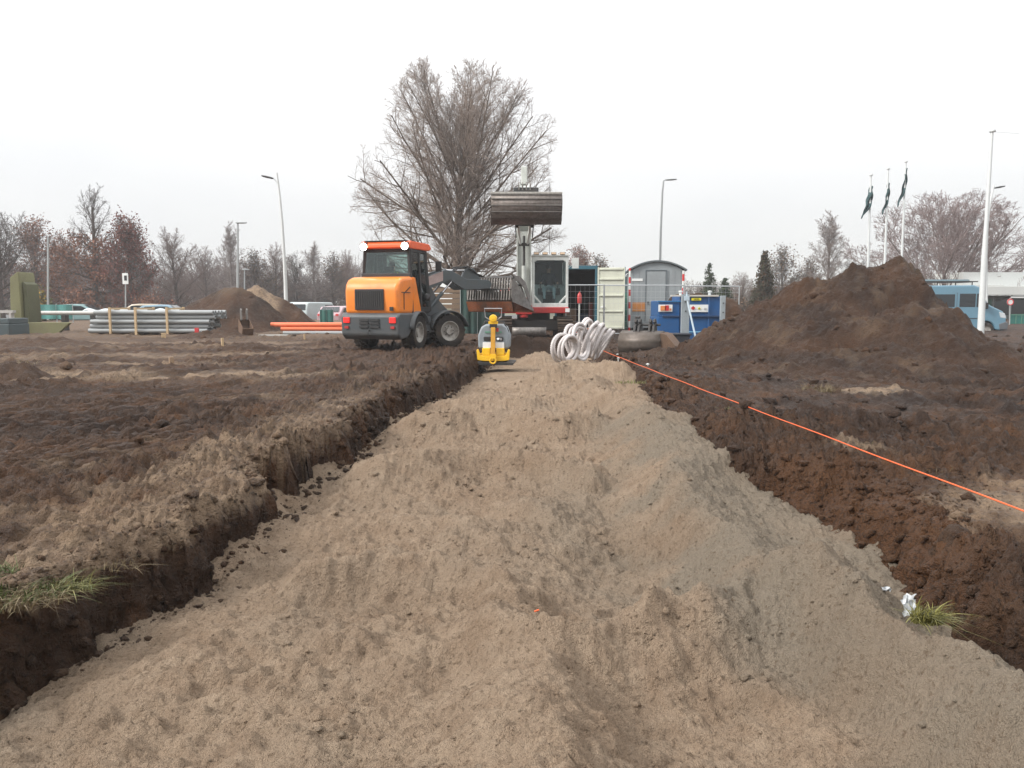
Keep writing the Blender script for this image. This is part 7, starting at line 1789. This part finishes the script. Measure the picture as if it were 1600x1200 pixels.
for k in range(8):
    q = MB(); q.box(rnd.uniform(0,.08), w_-rnd.uniform(0,.08), 0, 1.2, .1+k*.21, .1+k*.21+.17); q.build('board', mat('plywood_pale', (.21,.145,.095), .85, 0, .2, .2) if k == 0 else bpy.data.materials['plywood_pale'], wo, smooth=0)
# ================================================================== RIGHT BUILDING, FENCE, VERGE, LEFT FAR BUILDINGS
WALLW = mat('white_render', (.72, .74, .72), .8, 0, .03, .08, .4, 0); bY2 = 58.0
x0 = at(1541, 460, bY2).x; bld = empty('flat_roof_building', (x0, bY2, -.6), 0, 'white flat-roofed building with a deep canopy at the right edge', 'building'); wz = lambda py: at(1500, py, bY2).z+.6
q = MB(); q.box(-.9,26,1.5,16,wz(447),wz(424)); q.build('upper_wall', WALLW, bld, smooth=0)
q = MB(); q.box(-.6,26,-.6,1.48,wz(461),wz(447.5)); q.box(-1.3,.9,-.5,-.4,wz(448),wz(445.5)); q.build('canopy', mat('canopy_grey', (.60,.61,.58), .7, 0, .03, .1, .5, 0), bld, bevel=.02)
q = MB(); q.box(-.3,26,1.6,15.5,0,wz(461.5)); q.build('ground_wall', mat('shop_wall', (.20,.23,.21), .7, 0, .08, .2, .6), bld, smooth=0)
for k in range(9):
    q = MB(); q.box(.2+k*1.3,1.35+k*1.3,1.54,1.59,.9,wz(463)-.2); q.build('window', CARGLASS if k % 3 else GREENC, bld, bevel=.01)
    q = MB(); q.box(.1+k*1.3,.19+k*1.3,1.50,1.60,.1,wz(462)-.05); q.build('mullion', POLE_G, bld, smooth=0)
q = MB(); q.box(1.4,2.6,-.62,-.60,wz(465.5),wz(463.5)); q.build('strip_light', WHITE_L, bld, smooth=0)
gf = empty('green_fence', (at(1577, 500, 48).x, 48, -.75), 0, 'turquoise-green bar fence before the white building', 'fence'); gh = at(1500, 492, 48).z+.75
q = MB(); q.grid(lambda u, v: (9*u, .03*math.sin(u*40), .35+(gh-.35)*v), 30, 2); q.build('screen', mat('turquoise_screen', (.035,.19,.16), .7, 0, .15, .1, 1), gf, smooth=0, solid=.02)
for k in range(26):
    q = MB(); q.box(k*.35,k*.35+.04,-.06,-.02,.1,gh+.05); q.build('fence_bar', GREENC, gf, smooth=0)
q = MB(); q.box(0,9,-.08,-.05,gh-.02,gh+.04); q.build('top_rail', GREENC, gf, smooth=0)
M_VERGE = soil_material('verge_soil', False, .2, .2, .2)
GRASSM = mat('verge_grass', (.12, .13, .045), .95, 0, .3, .3, 2.0, .3, 8, .2)
def slab(name, px0, px1, Y0, Y1, z, mt):
    q = MB(); q.box(at(px0, 500, Y0).x, at(px1, 500, Y0).x+12, Y0, Y1, z-.3, z); o = q.build(name, mt, smooth=0); return tag(o, kind='structure')
slab('grass_verge', 1380, 1700, 33.0, 56.5, -.42, GRASSM); slab('footpath', 1380, 1700, 28.6, 32.9, -.40, mat('pale_paving', (.36,.34,.29), .9, 0, .08, .2, 1))
slab('grass_verge', 1000, 1378, 36, 56, -.20, GRASSM)
lf = empty('far_white_building', (at(150, 470, 110).x, 110, -.4), 0, 'low pale industrial building seen between tree trunks at left', 'building'); 
q = MB(); ww_ = at(310, 470, 110).x-at(150, 470, 110).x; q.box(0,ww_,0,10,0,at(200, 464, 110).z+.4); q.build('wall', mat('far_wall', (.50,.53,.54), .8), lf, smooth=0)
q = MB(); q.box(-.2,ww_+.2,-.3,10.2,at(200, 464, 110).z+.41,at(200, 460.5, 110).z+.4); q.build('roof_edge', WALLW, lf, smooth=0)
for k in range(8):
    q = MB(); q.box(1+k*ww_/8,1+k*ww_/8+1.0,-.04,-.01,.6,1.5); q.build('window', CARGLASS, lf, smooth=0)

# ================================================================== HAZE
hb = MB(); hb.box(-950, 950, -100, 1560, -2.2, 24); hz_o = hb.build('haze', None, smooth=0); tag(hz_o, kind='stuff')
hm = bpy.data.materials.new('haze'); hm.use_nodes = True; hn = hm.node_tree.nodes; hn.clear(); ho = hn.new('ShaderNodeOutputMaterial'); hv = hn.new('ShaderNodeVolumePrincipled')
hv.inputs['Color'].default_value = (.97, .98, 1, 1); hv.inputs['Density'].default_value = .0010; hv.inputs['Anisotropy'].default_value = .3; hm.node_tree.links.new(hv.outputs[0], ho.inputs['Volume']); hz_o.data.materials.append(hm)
